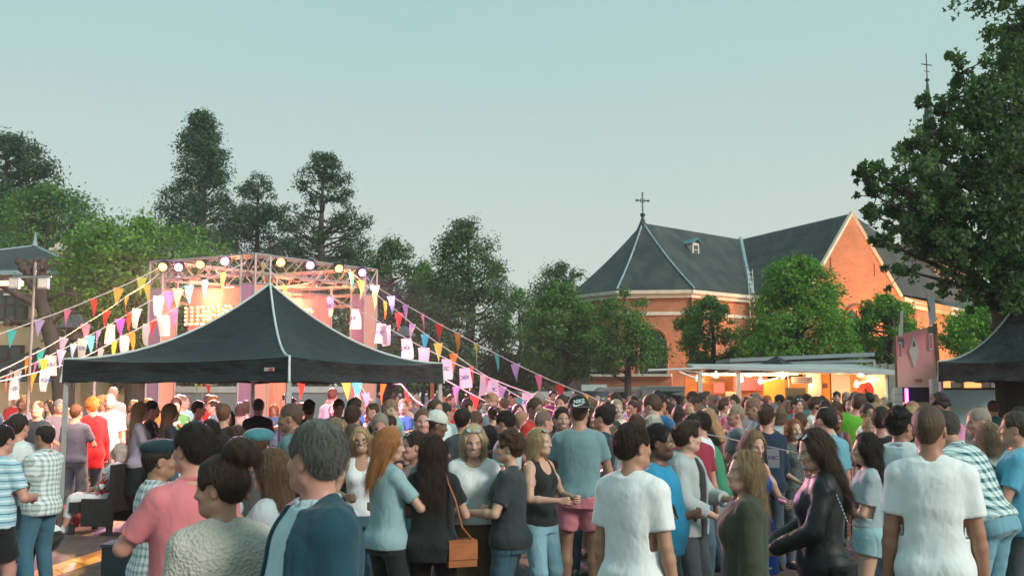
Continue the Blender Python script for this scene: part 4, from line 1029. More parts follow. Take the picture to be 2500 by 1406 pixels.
mb = MB(); mb.tube([c2, ap], 0.05, 5); mb.tube([c1, ap], 0.05, 5); mb.lathe(ap, [(0.12, 0), (0.07, 0.2), (0.02, 0.55)], 8); hq(mb, 'ridge_strip', LEAD)
mb = MB(); mb.box(((xl+xr)/2, -1.38, zev-0.06), (xr-xl+0.7, 0.16, 0.16)); hq(mb, 'gutter', LEAD)
cx_ = ax(155, 600, 40)+18.5; mb = MB(); mb.box((cx_, 3, 6.5), (0.75, 0.6, 1.9)); ch = hq(mb, 'chimney', vary('chimney_render', (0.55, 0.40, 0.28), 0.15, 3)); mb = MB(); mb.box((cx_, 3, 7.52), (0.85, 0.7, 0.12)); mb.box((cx_-0.2, 3, 7.68), (0.18, 0.3, 0.25)); mb.box((cx_+0.2, 3, 7.68), (0.18, 0.3, 0.25)); mb.build('chimney_pot', STONE, ch)
FR = vary('dark_frame', (0.06, 0.055, 0.045), 0.2, 4); WG = vary('window_glass', (0.05, 0.065, 0.06), 0.4, 1.5, 0.12, bmp=0)
for (a_, b_, c__, d__) in ((-8, 66, 712, 782), (95, 120, 683, 714), (24, 52, 683, 714), (-30, 62, 846, 910)):
    x0, x1 = ax(a_, 750, 36)+18.5, ax(b_, 750, 36)+18.5; z0_, z1_ = at(0, d__, 36).z, at(0, c__, 36).z
    mb = MB(); mb.box(((x0+x1)/2, -1.04, (z0_+z1_)/2), (x1-x0+0.1, 0.10, z1_-z0_+0.1)); wf = hq(mb, 'window', FR)
    mb = MB(); nx_ = 3 if x1-x0 > 0.8 else 1
    for i in range(nx_):
        for j in range(2 if z1_-z0_ > 0.7 else 1):
            nj = 2 if z1_-z0_ > 0.7 else 1; ww = (x1-x0)/nx_; hh = (z1_-z0_)/nj; mb.box((x0+ww*(i+0.5), -1.10, z0_+hh*(j+0.5)), (ww-0.09, 0.02, hh-0.09))
    mb.build('pane', WG, wf); mb = MB(); mb.box(((x0+x1)/2, -1.12, z0_-0.09), (x1-x0+0.3, 0.2, 0.08)); hq(mb, 'sill', STONE)
# ------------------------------------------------------------ trees
def m_leaf(name, c, tr=0.25):
    m, n, b = newmat(name); gi = N(n, 'ShaderNodeNewGeometry').outputs['Random Per Island']
    f = noise(n, 0.7, 3); g_ = math_(n, 'ADD', math_(n, 'MULTIPLY', gi, 0.6), math_(n, 'MULTIPLY', f, 0.7))
    lo = tuple(x*0.45 for x in c); hi = (c[0]*1.9, c[1]*1.55, c[2]*1.1)
    col = ramp(n, g_, [(0.25, lo), (0.6, c), (1.0, hi)])
    n.links.new(col, b.inputs['Base Color']); b.inputs['Roughness'].default_value = 0.55; b.inputs['Specular IOR Level'].default_value = 0.25
    t = N(n, 'ShaderNodeBsdfTranslucent'); n.links.new(mixc(n, 1.0, col, (1.2, 1.4, 0.5), 'MULTIPLY'), t.inputs[0])
    ms = N(n, 'ShaderNodeMixShader'); ms.inputs[0].default_value = tr; o = n.nodes['Material Output']
    n.links.new(b.outputs[0], ms.inputs[1]); n.links.new(t.outputs[0], ms.inputs[2]); n.links.new(ms.outputs[0], o.inputs[0])
    return m
LEAF = {'dark': m_leaf('leaf_dark', (0.076, 0.150, 0.074), 0.35), 'mid': m_leaf('leaf_mid', (0.098, 0.205, 0.066), 0.35), 'bright': m_leaf('leaf_bright', (0.120, 0.270, 0.050), 0.32), 'fir': m_leaf('leaf_fir', (0.050, 0.112, 0.062)), 'copper': m_leaf('leaf_copper', (0.052, 0.098, 0.060)), 'oak': m_leaf('leaf_oak', (0.078, 0.145, 0.070), 0.38)}
BARK = vary('bark', (0.060, 0.050, 0.042), 0.35, 6, 0.95, bmp=0.6, bscale=14, stretch=(1, 1, 0.2), bdist=0.03)
PROF = {'round': lambda t: math.sqrt(max(0, 1-(2*t-0.92)**2))*0.98, 'cone': lambda t: (1-t)**0.7*0.92+0.10 if t > 0.12 else 0.6+t*2.5, 'dome': lambda t: math.sqrt(max(0, 1-t*t))**1.2,
        'oval': lambda t: math.sin(math.pi*min(1, 0.10+0.88*t))**0.6*(1-0.25*t), 'spire': lambda t: (1-t)**1.0*0.9+0.1, 'column': lambda t: (1-t**3)*0.95}
def tree(x, y, z0, z1, width, prof='round', leaf='mid', nb=55, nl=9000, ls=0.22, seed=1, label='', group=None, trunk_r=0.22, name='broadleaf_tree', tz=None, dens=1.0, blob=0.17, depth=None, open_=0.0, xmax=None):
    g = np.random.RandomState(seed); rr = random.Random(seed)
    root = empty(name, (x, y, 0), 0, label, 'tree', group)
    H = z1-z0; W = width/2; D = W*(depth or 0.9); blobs = []
    nb = int(nb*2.2); ls = ls*0.66; nl = int(nl*2.1); blob *= 0.86
    for i in range(nb):
        t = rr.random()**0.9; pr = PROF[prof](t); a = rr.uniform(0, 2*math.pi); r = pr*(0.30+0.62*math.sqrt(rr.random()))
        jit = rr.uniform(0.60, 1.28) if leaf in ('fir', 'copper') else rr.uniform(0.78, 1.14)
        blobs.append((Vector((W*r*jit*math.cos(a), D*r*jit*math.sin(a), z0+H*t)), blob*width*rr.uniform(0.45, 1.2)*(0.55+0.45*pr)))
    tk = MB(); top = z0+H*0.9
    pts = [Vector((0, 0, 0)), Vector((rr.uniform(-.1, .1), 0, z0*0.5)), Vector((rr.uniform(-.2, .2), 0, z0)), Vector((rr.uniform(-.3, .3), 0, z0+H*0.45)), Vector((0, 0, top))]
    tk.tube(pts, [trunk_r*1.25, trunk_r, trunk_r*0.9, trunk_r*0.55, trunk_r*0.12], 8)
    for c, r in blobs[:int(nb*0.4)]:
        zt = max(z0*0.75, min(top, c.z-(Vector((c.x, c.y, 0)).length)*rr.uniform(0.3, 0.7))); p0 = Vector((0, 0, zt)); mid = p0.lerp(c, 0.5)+Vector((0, 0, -0.05*H*rr.random()))
        tk.tube([p0, mid, c], [trunk_r*0.30, trunk_r*0.16, trunk_r*0.05], 5, False)
    tk.build('trunk', BARK, root, smooth=True)
    C = np.array([list(c) for c, r in blobs]); Rr = np.array([r for c, r in blobs]); w = Rr**2; w /= w.sum()
    idx = g.choice(nb, nl, p=w); d = g.normal(size=(nl, 3)); d /= np.linalg.norm(d, axis=1)[:, None]
    rad = g.uniform(0, 1, nl)**(0.5)*1.1; P = C[idx]+d*(Rr[idx]*rad)[:, None]*np.array([1.05, 1.05, 0.8])
    # small twigs reaching out of the clumps
    k = g.choice(nl, nl//5); P[k] += d[k]*(Rr[idx[k]]*g.uniform(0.1, 0.75, len(k)))[:, None]
    nrm = d*0.7+g.normal(size=(nl, 3))*0.6+np.array([0, 0, 0.5]); nrm /= np.linalg.norm(nrm, axis=1)[:, None]
    t = np.cross(nrm, g.normal(size=(nl, 3))); t /= np.linalg.norm(t, axis=1)[:, None]; bt = np.cross(nrm, t)
    s = (ls*g.uniform(0.5, 1.25, nl))[:, None]; e_ = g.uniform(0.35, 0.7, nl)[:, None]
    V = np.stack([P-t*s*0.5, P+bt*s*e_*0.5+nrm*s*0.1, P+t*s*0.5-nrm*s*0.08, P-bt*s*e_*0.5+nrm*s*0.1], 1)
    if xmax is not None: V = V[(V[:, 0, 0] < xmax)]
    F = np.arange(len(V)*4).reshape(-1, 4)
    me = mesh_np('crown', V.reshape(-1, 3), F, LEAF[leaf], smooth=False); link('crown', me, None, root)
    return root
def tree_px(px, py_top, wpx, py_bot, Y, **k):
    """size read off the photograph, real size from the distance"""
    p = at(px, py_top, Y); z0 = max(0.3, at(px, py_bot, Y).z)
    return tree(p.x, Y, z0, p.z, 1.22*wpx/FPX*Y, **k)
GT = 'trees round the square'
tree_px(20, 335, 330, 640, 62, prof='dome', leaf='copper', nb=80, nl=13000, ls=0.34, seed=3, label='dark copper beech towering behind the ochre house at the left edge', trunk_r=0.5, blob=0.12)
tree_px(115, 462, 330, 760, 52, prof='round', leaf='mid', nb=75, nl=12000, ls=0.30, seed=4, label='mid green broad tree directly behind the slate roof of the ochre house', trunk_r=0.4, blob=0.13)
tree_px(492, 280, 230, 660, 58, prof='cone', leaf='fir', nb=95, nl=15000, ls=0.26, seed=5, label='tall tapering conifer, highest tree left of the middle', name='conifer', trunk_r=0.45, blob=0.13)
tree_px(630, 428, 150, 720, 60, prof='oval', leaf='fir', nb=50, nl=7000, ls=0.26, seed=6, label='narrow dark tree right beside the tall conifer', trunk_r=0.25, blob=0.16)
tree_px(790, 378, 270, 720, 56, prof='cone', leaf='copper', nb=95, nl=10500, ls=0.24, seed=7, label='loose dark tree with bare twig tips above the stage lights', trunk_r=0.3, blob=0.085)
tree_px(345, 540, 420, 900, 34, prof='round', leaf='bright', nb=80, nl=17000, ls=0.24, seed=8, label='bright green broad tree between the ochre house and the stage', trunk_r=0.35, blob=0.12)
tree_px(955, 590, 210, 950, 48, prof='oval', leaf='dark', nb=60, nl=10000, ls=0.24, seed=9, label='dark tree right behind the right end of the stage', trunk_r=0.25, blob=0.15)
tree_px(1142, 545, 235, 960, 44, prof='oval', leaf='dark', nb=70, nl=14000, ls=0.21, seed=10, label='tall full dark green tree in the middle, right of the stage', trunk_r=0.3, blob=0.14)
tree_px(1265, 705, 130, 960, 52, prof='oval', leaf='mid', nb=35, nl=5500, ls=0.22, seed=11, label='small loose tree in the gap right of the tall middle tree', trunk_r=0.16, blob=0.17)
tree_px(1372, 648, 190, 900, 66, prof='round', leaf='dark', nb=50, nl=7000, ls=0.28, seed=12, label='round dark tree left of the slate choir roof, farther back', trunk_r=0.25, blob=0.15)
tree_px(1372, 690, 185, 945, 42, prof='oval', leaf='mid', nb=65, nl=11000, ls=0.20, seed=13, label='green tree before the left corner of the church choir', trunk_r=0.2, blob=0.14)
tree_px(1524, 712, 170, 915, 40, prof='round', leaf='mid', nb=30, nl=6000, ls=0.19, seed=14, label='young loose tree on a dark trunk before the arched choir window', trunk_r=0.15, blob=0.14)
tree_px(1732, 728, 150, 905, 41, prof='round', leaf='mid', nb=34, nl=6500, ls=0.19, seed=15, label='young loose tree before the corner of choir and transept', trunk_r=0.15, blob=0.14)
tree_px(1950, 632, 265, 900, 38, prof='dome', leaf='bright', nb=85, nl=17000, ls=0.20, seed=16, label='large fresh green tree before the church gable, above the food stand', trunk_r=0.3, blob=0.12)
tree_px(2165, 722, 150, 890, 39, prof='round', leaf='bright', nb=40, nl=7500, ls=0.20, seed=17, label='smaller fresh green tree right of the large one, left of the pink sign', trunk_r=0.2, blob=0.14)
tree_px(2435, 735, 260, 900, 30, prof='round', leaf='bright', nb=45, nl=9000, ls=0.17, seed=18, label='light green tree behind the black tent at the right edge', trunk_r=0.2, blob=0.13)
# hedge-like line of dark shrubs closing the square behind the stage
for i, (px, top_, w_, Y, lf) in enumerate(((880, 560, 230, 58, 'dark'), (705, 590, 220, 57, 'fir'), (560, 560, 200, 62, 'dark'), (1035, 640, 150, 55, 'mid'), (640, 690, 230, 44, 'fir'), (800, 660, 260, 45, 'dark'), (250, 800, 260, 40, 'dark'), (450, 760, 240, 41, 'fir'), (940, 830, 180, 40, 'dark'), (1060, 800, 190, 41, 'fir'), (1230, 870, 150, 44, 'dark'), (560, 600, 180, 50, 'dark'))):
    tree_px(px, top_, w_, 946, Y, prof='column', leaf=lf, nb=40, nl=6500, ls=0.26, seed=30+i, name='tall_shrub', label=['broad dark tree behind the right half of the stage truss', 'dark tree filling the gap left of the loose twiggy tree', 'dark tree at the right foot of the tall conifer', 'small green tree between stage and tall middle tree', 'dense dark evergreen behind the black tent peak', 'dense dark tree behind the stage lights', 'dark shrub under the bright tree beside the street lantern', 'dark evergreen behind the left stage column', 'dark shrub right of the stage behind the bunting', 'dark evergreen below the tall middle tree', 'low dark shrub left of the brick outbuilding', 'dense tree between conifer and stage'][i], blob=0.17, trunk_r=0.12)
# great overhanging tree at the right edge: trunk behind the black tent, boughs hanging into the picture
def big_tree():
    g = np.random.RandomState(77); rr = random.Random(77); Y0 = 17.0; bx = ax(2462, 800, Y0)
    root = empty('broadleaf_tree', (bx, Y0, 0), 0, 'huge dark overhanging tree filling the upper right corner', 'tree', None)
    ctrl = [  # px, py, depth, radius in photograph pixels
        (2480, -40, 16, 90), (2490, 60, 16, 60), (2478, 150, 16, 55), (2420, 210, 16, 50), (2350, 175, 16, 42), (2330, 235, 16, 52), (2400, 290, 16, 70), (2480, 280, 16, 80), (2300, 320, 16, 60),
        (2230, 360, 16, 38), (2215, 420, 16, 50), (2300, 430, 16, 80), (2400, 400, 16, 90), (2490, 420, 16, 90), (2150, 430, 15.6, 34), (2110, 440, 15.5, 26), (2140, 480, 15.6, 26), (2200, 500, 15.8, 46), (2180, 560, 15.7, 30), (2142, 585, 15.6, 20),
        (2280, 530, 16, 70), (2380, 520, 16, 90), (2480, 540, 16, 90), (2240, 600, 16, 46), (2210, 660, 16, 34), (2300, 610, 16, 60), (2330, 680, 16, 45), (2390, 630, 16, 70), (2470, 650, 16, 80), (2440, 720, 16.4, 50), (2390, 715, 16.2, 36), (2495, 730, 16.5, 50),
        (2560, 100, 17, 90), (2560, 300, 17, 110), (2560, 500, 17, 110), (2560, 660, 17, 80), (2640, 200, 17, 110), (2640, 420, 17, 130), (2620, 620, 17, 90), (2550, -90, 17, 100), (2260, 250, 16, 20), (2105, 415, 15.5, 14), (2125, 520, 15.5, 16)]
    P = []; D = []
    tk = MB(); tz = at(2462, 700, Y0).z
    tk.tube([(0, 0, 0), (0.05, 0, 1.8), (0, 0, tz), (0.3, 0, tz+2.2), (0.5, 0, tz+4.5)], [0.34, 0.30, 0.26, 0.17, 0.06], 10)
    off = Vector((bx, Y0, 0))
    for (px, py, Y, r) in ctrl:
        c = at(px, py, Y)-off; rad = r/FPX*Y
        p0 = Vector((0.15, 0, min(c.z, max(tz*0.85, c.z-0.5*abs(c.x)))))
        mid = p0.lerp(c, 0.55)+Vector((0, 0, 0.15)); tk.tube([p0, mid, c], [0.075, 0.04, 0.012], 5, False)
        for layer in range(3):
            cc = c+Vector((rr.uniform(-.3, .3)*rad, (layer-1)*0.7*min(rad*2, 1.0), rr.uniform(-.3, .3)*rad)); n_ = int(300*(r/50.0)**1.8*(1 if layer == 1 else 0.45))
            n_ = max(60, min(n_, 800)); sub = [(cc+Vector((rr.gauss(0, 0.5)*rad, rr.gauss(0, 0.5)*rad, rr.gauss(0, 0.5)*rad)), rad*rr.uniform(0.22, 0.5)) for _ in range(max(3, int(r/8)))]
            for q in range(n_):
                s_, sr = sub[rr.randrange(len(sub))]; d = Vector((rr.gauss(0, 1), rr.gauss(0, 1), rr.gauss(0, 1))); d.normalize()
                P.append(list(s_+d*sr*rr.random()**0.5)); D.append(list(d))
            for s_, sr in sub: tk.tube([c, s_], [0.012, 0.006], 4, False)
    tk.build('trunk', BARK, root, smooth=True)
    P = np.array(P); D = np.array(D); n = len(P); nrm = D*0.4+g.normal(size=(n, 3))*0.7; nrm /= np.linalg.norm(nrm, axis=1)[:, None]
    t = np.cross(nrm, g.normal(size=(n, 3))); t /= np.linalg.norm(t, axis=1)[:, None]; b = np.cross(nrm, t); s = (0.092*g.uniform(0.6, 1.25, n))[:, None]
    V = []; 
    for a_, l in ((0, 1.0), (1.15, 0.75), (-1.15, 0.75)):      # three-lobed leaves
        d = t*math.cos(a_)+b*math.sin(a_); e_ = np.cross(nrm, d); V.append(np.stack([P, P+d*s*0.35*l+e_*s*0.22, P+d*s*0.75*l-nrm*s*0.1, P+d*s*0.35*l-e_*s*0.22], 1))
    V = np.concatenate(V, 0); F = np.arange(len(V)*4).reshape(-1, 4)
    link('crown', mesh_np('crown', V.reshape(-1, 3), F, LEAF['oak'], smooth=False), None, root)
big_tree()
# pollarded tree with stub knobs before the ochre house
pr = empty('pollard_tree', (0, 0, 0), 0, 'leaning grey pollarded tree with knobbly cut boughs before the ochre house', 'tree')
mb = MB(); YP = 24.0; q = lambda x_, y_, Y=YP: at(x_, y_, Y)
pr.location = (q(150, 1000).x, YP, 0); inv = -pr.location
def T_(l): return [Vector(p)+inv for p in l]
g0 = Vector((q(152, 1000).x, YP, 0))
mb.tube(T_([g0, q(152, 960), q(138, 870), q(112, 780), q(98, 715), q(95, 672)]), [0.24, 0.22, 0.19, 0.17, 0.15, 0.13], 10); pts_ = [((98, 715), (70, 690), (58, 655)), ((105, 750), (30, 712), (-10, 690)), ((100, 700), (88, 660), (92, 645)), ((112, 780), (60, 790), (22, 785)), ((95, 675), (120, 650), (150, 640)), ((104, 740), (150, 715), (190, 718)), ((118, 800), (160, 760), (215, 765))]
for j, br in enumerate(pts_): mb.tube(T_([q(*br[0]), q(*br[1]), q(*br[2])]), [0.12, 0.09, 0.05] if j < 4 else [0.05, 0.035, 0.015], 7)
mb.build('trunk', BARK, pr, smooth=True)
mb = MB(); rr = random.Random(5)
for (x_, y_, r_) in ((58, 650, 0.20), (92, 643, 0.22), (76, 660, 0.18), (-6, 690, 0.2), (22, 785, 0.12), (100, 672, 0.16)):
    for k in range(7): c = q(x_, y_)+inv+Vector((rr.uniform(-1, 1), rr.uniform(-1, 1), rr.uniform(-1, 1)))*r_*0.6; mb.lathe(c, [(0.02, -r_*0.5), (r_*0.42, -r_*0.25), (r_*0.5, 0), (r_*0.4, r_*0.25), (0.02, r_*0.5)], 7)
    mb.build('bough_knob', BARK, pr, smooth=True); mb = MB()
mb = MB()
for k in range(46):
    x_ = rr.uniform(112, 205); y_ = rr.uniform(700, 790); L_ = rr.uniform(20, 55); mb.tube(T_([q(x_, y_), q(x_+rr.uniform(4, 14), y_+L_*0.5), q(x_+rr.uniform(4, 20), y_+L_)]), [0.009, 0.007, 0.004], 4, False)
mb.build('twigs', BARK, pr)
# ------------------------------------------------------------ fair: tents, stage, bunting, stalls
def m_canopy():
    m, n, b = newmat('black_canopy'); f = noise(n, 1.2, 4)
    n.links.new(ramp(n, f, [(0.3, (0.014, 0.018, 0.019)), (0.7, (0.024, 0.030, 0.031))]), b.inputs['Base Color'])
    b.inputs['Roughness'].default_value = 0.5; b.inputs['Specular IOR Level'].default_value = 0.28; b.inputs['Sheen Weight'].default_value = 0.0
    bump(n, b, math_(n, 'ADD', noise(n, 2.2, 3, 0.5, None, (1, 1, 2.5)), math_(n, 'MULTIPLY', noise(n, 260, 2), 0.02)), 0.9, 0.08); return m
CANOPY = m_canopy(); PIPE = vary('pale_piping', (0.55, 0.62, 0.62), 0.08, 4, 0.6)
POST = vary('grey_post', (0.34, 0.35, 0.35), 0.12, 5, 0.4, 0.6)
def tent(name, L, F, Rr, B, peak, z_top, z_bot, label, posts, seed=1, zpost=None, p=2.0, group='black fair tents'):
    C = (L+F+Rr+B)/4; C.z = 0; root = empty(name, C, 0, label, 'tent', group); inv = -C
    cn = [L, F, Rr, B]; mb = MB(); n = 14; g = random.Random(seed)
    z_ = lambda c, t: z_top+(peak-z_top)*(1-t)**p
    for e_ in range(4):
        a, b = cn[e_], cn[(e_+1) % 4]; V = []; Fc = []
        for i in range(n+1):
            t = i/n
            for j in range(n+1):
                w = j/n; q = C.lerp(Z(a, 0).lerp(Z(b, 0), w), t)
                sag = -0.12*math.sin(math.pi*w)*math.sin(math.pi*min(1, t*1.0))*0.8-0.055*math.sin(math.pi*w)*t*t
                V.append(Vector((q.x, q.y, z_(C, t)+sag))+inv)
        for i in range(n):
            for j in range(n): k = i*(n+1)+j; Fc.append((k, k+1, k+n+2, k+n+1))
        mb.quadmesh(V, Fc)
    mb.build('canopy', CANOPY, root, smooth=True)
    mb = MB()
    for e_ in range(4):
        a, b = cn[e_], cn[(e_+1) % 4]; d = (Z(b, 0)-Z(a, 0)); nrm = Vector((d.y, -d.x, 0)).normalized(); 
        if nrm.dot(Z(a, 0)-C) < 0: nrm = -nrm
        V = []; Fc = []; m_ = 48; kk = 6
        for i in range(m_+1):
            w = i/m_; q = Z(a, 0).lerp(Z(b, 0), w); zt = z_top-0.055*math.sin(math.pi*w)
            for k in range(kk+1):
                s_ = k/kk; wv = s_*(0.022*math.sin(w*23+seed)+0.014*math.sin(w*51+2*seed))*math.sin(math.pi*w)**0.3
                V.append(Vector((q.x, q.y, zt+(z_bot-zt)*s_+0.012*s_*math.sin(w*17)))+nrm*(0.012+wv-0.03*math.sin(math.pi*s_)*math.sin(math.pi*w))+inv)
        for i in range(m_):
            for k in range(kk): q_ = i*(kk+1)+k; Fc.append((q_, q_+1, q_+kk+2, q_+kk+1))
        mb.quadmesh(V, Fc)
    mb.build('valance', CANOPY, root, smooth=True)
    for i_, c in enumerate(cn if posts else []):
        mb = MB(); pts = [C.lerp(Z(c, 0), t/12)+inv+Vector((0, 0, z_(C, t/12)+0.012)) for t in range(13)]; d = (Z(c, 0)-C).normalized()
        mb.tube(pts+[Z(c, z_bot)+inv+d*0.03], 0.017, 6); mb.build('piping', PIPE, root)
    zc = -0.02
    for c in cn:
        if zpost is not None and c in zpost: continue
        mb = MB(); q = Z(c, 0).lerp(C, 0.015)+inv; mb.box(q+Vector((0, 0, (z_top-0.02)/2)), (0.055, 0.055, z_top-0.04), 0.5); mb.box(q+Vector((0, 0, 0.05+1.0)), (0.065, 0.065, 1.7), 0.5); mb.box(q+Vector((0, 0, 0.01)), (0.15, 0.15, 0.02), 0.5)
        for k in range(5): mb.box(q+Vector((0, 0, 1.25+0.14*k)), (0.068, 0.012, 0.012), 0.5)
        mb.build('post', POST, root)
    # folding frame under the roof
    mb = MB()
    for e_ in range(4):
        a, b = (Z(cn[e_], 0)+inv)*0.95, (Z(cn[(e_+1) % 4], 0)+inv)*0.95; ns = 4
        for i in range(ns):
            p0, p1 = a.lerp(b, (i+0.03)/ns), a.lerp(b, (i+0.97)/ns); mb.tube([p0+Vector((0, 0, z_top-0.10)), p1+Vector((0, 0, z_top-0.27))], 0.013, 5); mb.tube([p0+Vector((0, 0, z_top-0.27)), p1+Vector((0, 0, z_top-0.10))], 0.013, 5)
    for c in cn: mb.tube([Z(c, z_top-0.1)+inv, C+inv+Vector((0, 0, z_top+0.1))], 0.013, 5)
    mb.tube([C+inv+Vector((0, 0, z_top)), C+inv+Vector((0, 0, peak-0.05))], 0.02, 6)
    if posts: mb.build('folding_frame', POST, root)
    return root
tL, tF, tR, tB = Vector((-6.2, 13.8, 0)), Vector((-2.79, 12.5, 0)), Vector((-1.13, 16.2, 0)), Vector((-4.54, 17.5, 0))
t1 = tent('canopy_tent', tL, tF, tR, tB, 3.52, 2.345, 2.035, 'large black pop-up tent with pale piping in the left foreground of the stage', True, 1)
# maker's patch on the valance
pp = tF.lerp(tL, 0.075); dT = (tL-tF).normalized(); nT = Vector((-dT.y, dT.x, 0)); nT = nT if nT.y < 0 else -nT
mb = MB(); mb.box(Vector((pp.x, pp.y, 2.19))+nT*0.03-t1.location, (0.15, 0.006, 0.045), math.atan2(dT.y, dT.x)); mb.build('maker_patch', vary('patch', (0.45, 0.40, 0.38), 0.1), t1)
mb = MB(); mb.box(Vector((pp.x, pp.y, 2.19))+nT*0.036-dT*0.03-t1.location, (0.06, 0.006, 0.028), math.atan2(dT.y, dT.x)); mb.build('patch_logo', vary('patch_red', (0.45, 0.05, 0.05), 0.1), t1)
q = lambda px, Y: Vector((ax(px, 900, Y), Y, 0))
rl, rf = q(2292, 16.2), q(2620, 12.8); rr_, rb = rf+Vector((2.6, 3.6, 0)), rl+Vector((2.6, 3.6, 0))
ctr_ = (rl+rf+rr_+rb)/4
tent('canopy_tent', rl, rf, rr_, rb, at(2450, 742, ctr_.y).z+0.1, 2.38, 2.06, 'black pop-up tent cut by the right edge, under the huge tree', True, 5)
# small black peak behind the food stand and dark awning at far left
c_ = q(1897, 33); tent('canopy_tent', c_+Vector((-1.3, 0, 0)), c_+Vector((0, -1.3, 0)), c_+Vector((1.3, 0, 0)), c_+Vector((0, 1.3, 0)), at(1897, 868, 33).z, 2.5, 2.25, 'small black tent of which only the peak shows above the food stand roof', False, 7, p=1.3)
c_ = q(90, 27); tent('canopy_tent', c_+Vector((-1.6, 0, 0)), c_+Vector((0, -1.4, 0)), c_+Vector((1.6, 0, 0)), c_+Vector((0, 1.4, 0)), at(90, 860, 27).z+0.15, 2.45, 2.12, 'small black tent before the ochre house, behind the white bunting flags', False, 8, p=1.4)
# lit tubes under the far edge of the tent, seen as a bright strip below the valance
for k, (a_, b_, c_, P_) in enumerate(((tL, tB, (1.0, 0.50, 0.42), 170), (tB, tR, (1.0, 0.36, 0.62), 150), (tL, tB, (1.0, 0.55, 0.35), 90))):
    m_ = a_.lerp(b_, (0.55, 0.5, 0.12)[k]); d_ = (b_-a_).normalized(); p_ = Z(m_, 2.28)-t1.location; mb = MB(); mb.tube([p_-d_*0.3, p_+d_*0.3], 0.018, 8); mb.build('light_tube', glow('tent_tube_%d' % k, c_, 6), t1)
    l = bpy.data.lights.new('tube_light', 'AREA'); l.shape = 'RECTANGLE'; l.size = 0.6; l.size_y = 0.1; l.energy = P_; l.color = c_; o = bpy.data.objects.new('tube_light', l); COL.objects.link(o); o.parent = t1; nd = Vector((-d_.y, d_.x, 0)); nd = nd if nd.y > 0 else -nd
    o.location = p_+nd*0.05; o.rotation_euler = (nd*1.0+Vector((0, 0, -0.45))).to_track_quat('-Z', 'Y').to_euler()
# ------------------------------------------------------------ stage
SN, SL, SR, SB = Vector((-6.38, 24.6, 0)), Vector((-9.15, 26.0, 0)), Vector((-4.12, 27.6, 0)), Vector((-6.89, 29.0, 0))
ST = 5.25; sc_ = (SN+SL+SR+SB)/4
stage = empty('bar_stage', sc_, 0, 'square truss stage with lilac wrapped columns coloured partly as orange lit and glowing bulb lettering', 'stage')
def m_fabric(name, c, tr=0.3):
    m, n, b = newmat(name); f = noise(n, 2.5, 4, 0.6, None, (1, 1, 0.4))
    n.links.new(ramp(n, f, [(0.3, tuple(x*0.88 for x in c)), (0.7, c)]), b.inputs['Base Color']); b.inputs['Roughness'].default_value = 0.9
    t = N(n, 'ShaderNodeBsdfTranslucent'); t.inputs[0].default_value = c+(1,); ms = N(n, 'ShaderNodeMixShader'); ms.inputs[0].default_value = tr; o = n.nodes['Material Output']
    n.links.new(b.outputs[0], ms.inputs[1]); n.links.new(t.outputs[0], ms.inputs[2]); n.links.new(ms.outputs[0], o.inputs[0]); bump(n, b, f, 0.4, 0.04); return m
FAB = m_fabric('lilac_fabric', (0.66, 0.42, 0.62)); FAB_LIT = m_fabric('orange_lit_fabric', (0.80, 0.42, 0.32)); BAN = m_fabric('salmon_banner', (0.80, 0.22, 0.22), 0.35)  # second wrap tone: orange light on the lilac cloth put into its colour
ALU = vary('truss_metal', (0.40, 0.37, 0.34), 0.08, 6, 0.38, 0.35)
ang = math.atan2((SN-SL).y, (SN-SL).x)
for P_ in (SN, SL, SR, SB):
    mb = MB(); w = 0.46; d1 = (SN-SL).normalized(); d2 = (SR-SN).normalized(); c = P_-sc_
    q4 = [c+d1*s1*w/2+d2*s2*w/2 for s1, s2 in ((-1, -1), (1, -1), (1, 1), (-1, 1))]
    for k in range(4):
        a, b = q4[k], q4[(k+1) % 4]; mb.cur = 0 if k in (0, 2) else 1
        mb.poly([a+Vector((0, 0, 0.6)), b+Vector((0, 0, 0.6)), b+Vector((0, 0, ST-0.75)), a+Vector((0, 0, ST-0.75))])
    mb.build('column_wrap', [FAB, FAB_LIT] if P_ is not SB else [FAB_LIT, FAB_LIT], stage)
    mb = MB()
    for a in q4: mb.tube([a*0.999+Vector((0, 0, 0.0)), a*0.999+Vector((0, 0, ST))], 0.03, 6)
    for k in range(4): 
        a, b = q4[k], q4[(k+1) % 4]; mb.tube([a+Vector((0, 0, ST)), b+Vector((0, 0, ST))], 0.03, 6); mb.tube([a+Vector((0, 0, ST-0.7)), b+Vector((0, 0, ST))], 0.018, 5); mb.tube([a+Vector((0, 0, ST-0.72)), b+Vector((0, 0, ST-0.72))], 0.02, 5)
    mb.build('column_truss', ALU, stage)
def truss(a, b, z, h=0.46, w=0.36, name='truss'):
    mb = MB(); d = (b-a); L = d.length; d.normalize(); s = Vector((-d.y, d.x, 0))*w/2; up = Vector((0, 0, h)); a = a+Vector((0, 0, z-h)); n_ = max(3, int(L/0.42))
    for o in (s, -s):
        for v_ in (Vector(), up): mb.tube([a+o+v_, a+o+v_+d*L], 0.028, 6)
        for k in range(n_):
            p0 = a+o+d*L*k/n_; p1 = a+o+d*L*(k+1)/n_; mb.tube([p0+(up if k % 2 else Vector()), p1+(Vector() if k % 2 else up)], 0.014, 4)
    for k in range(n_):
        p0 = a+d*L*k/n_; p1 = a+d*L*(k+1)/n_; mb.tube([p0+s, p1-s], 0.012, 4); mb.tube([p0+s+up, p1-s+up], 0.012, 4)
    return mb.build(name, ALU, stage)
cs = [P_-sc_ for P_ in (SL, SN, SR, SB)]
for a, b in ((0, 1), (1, 2), (2, 3), (3, 0)): truss(cs[a], cs[b], ST); 
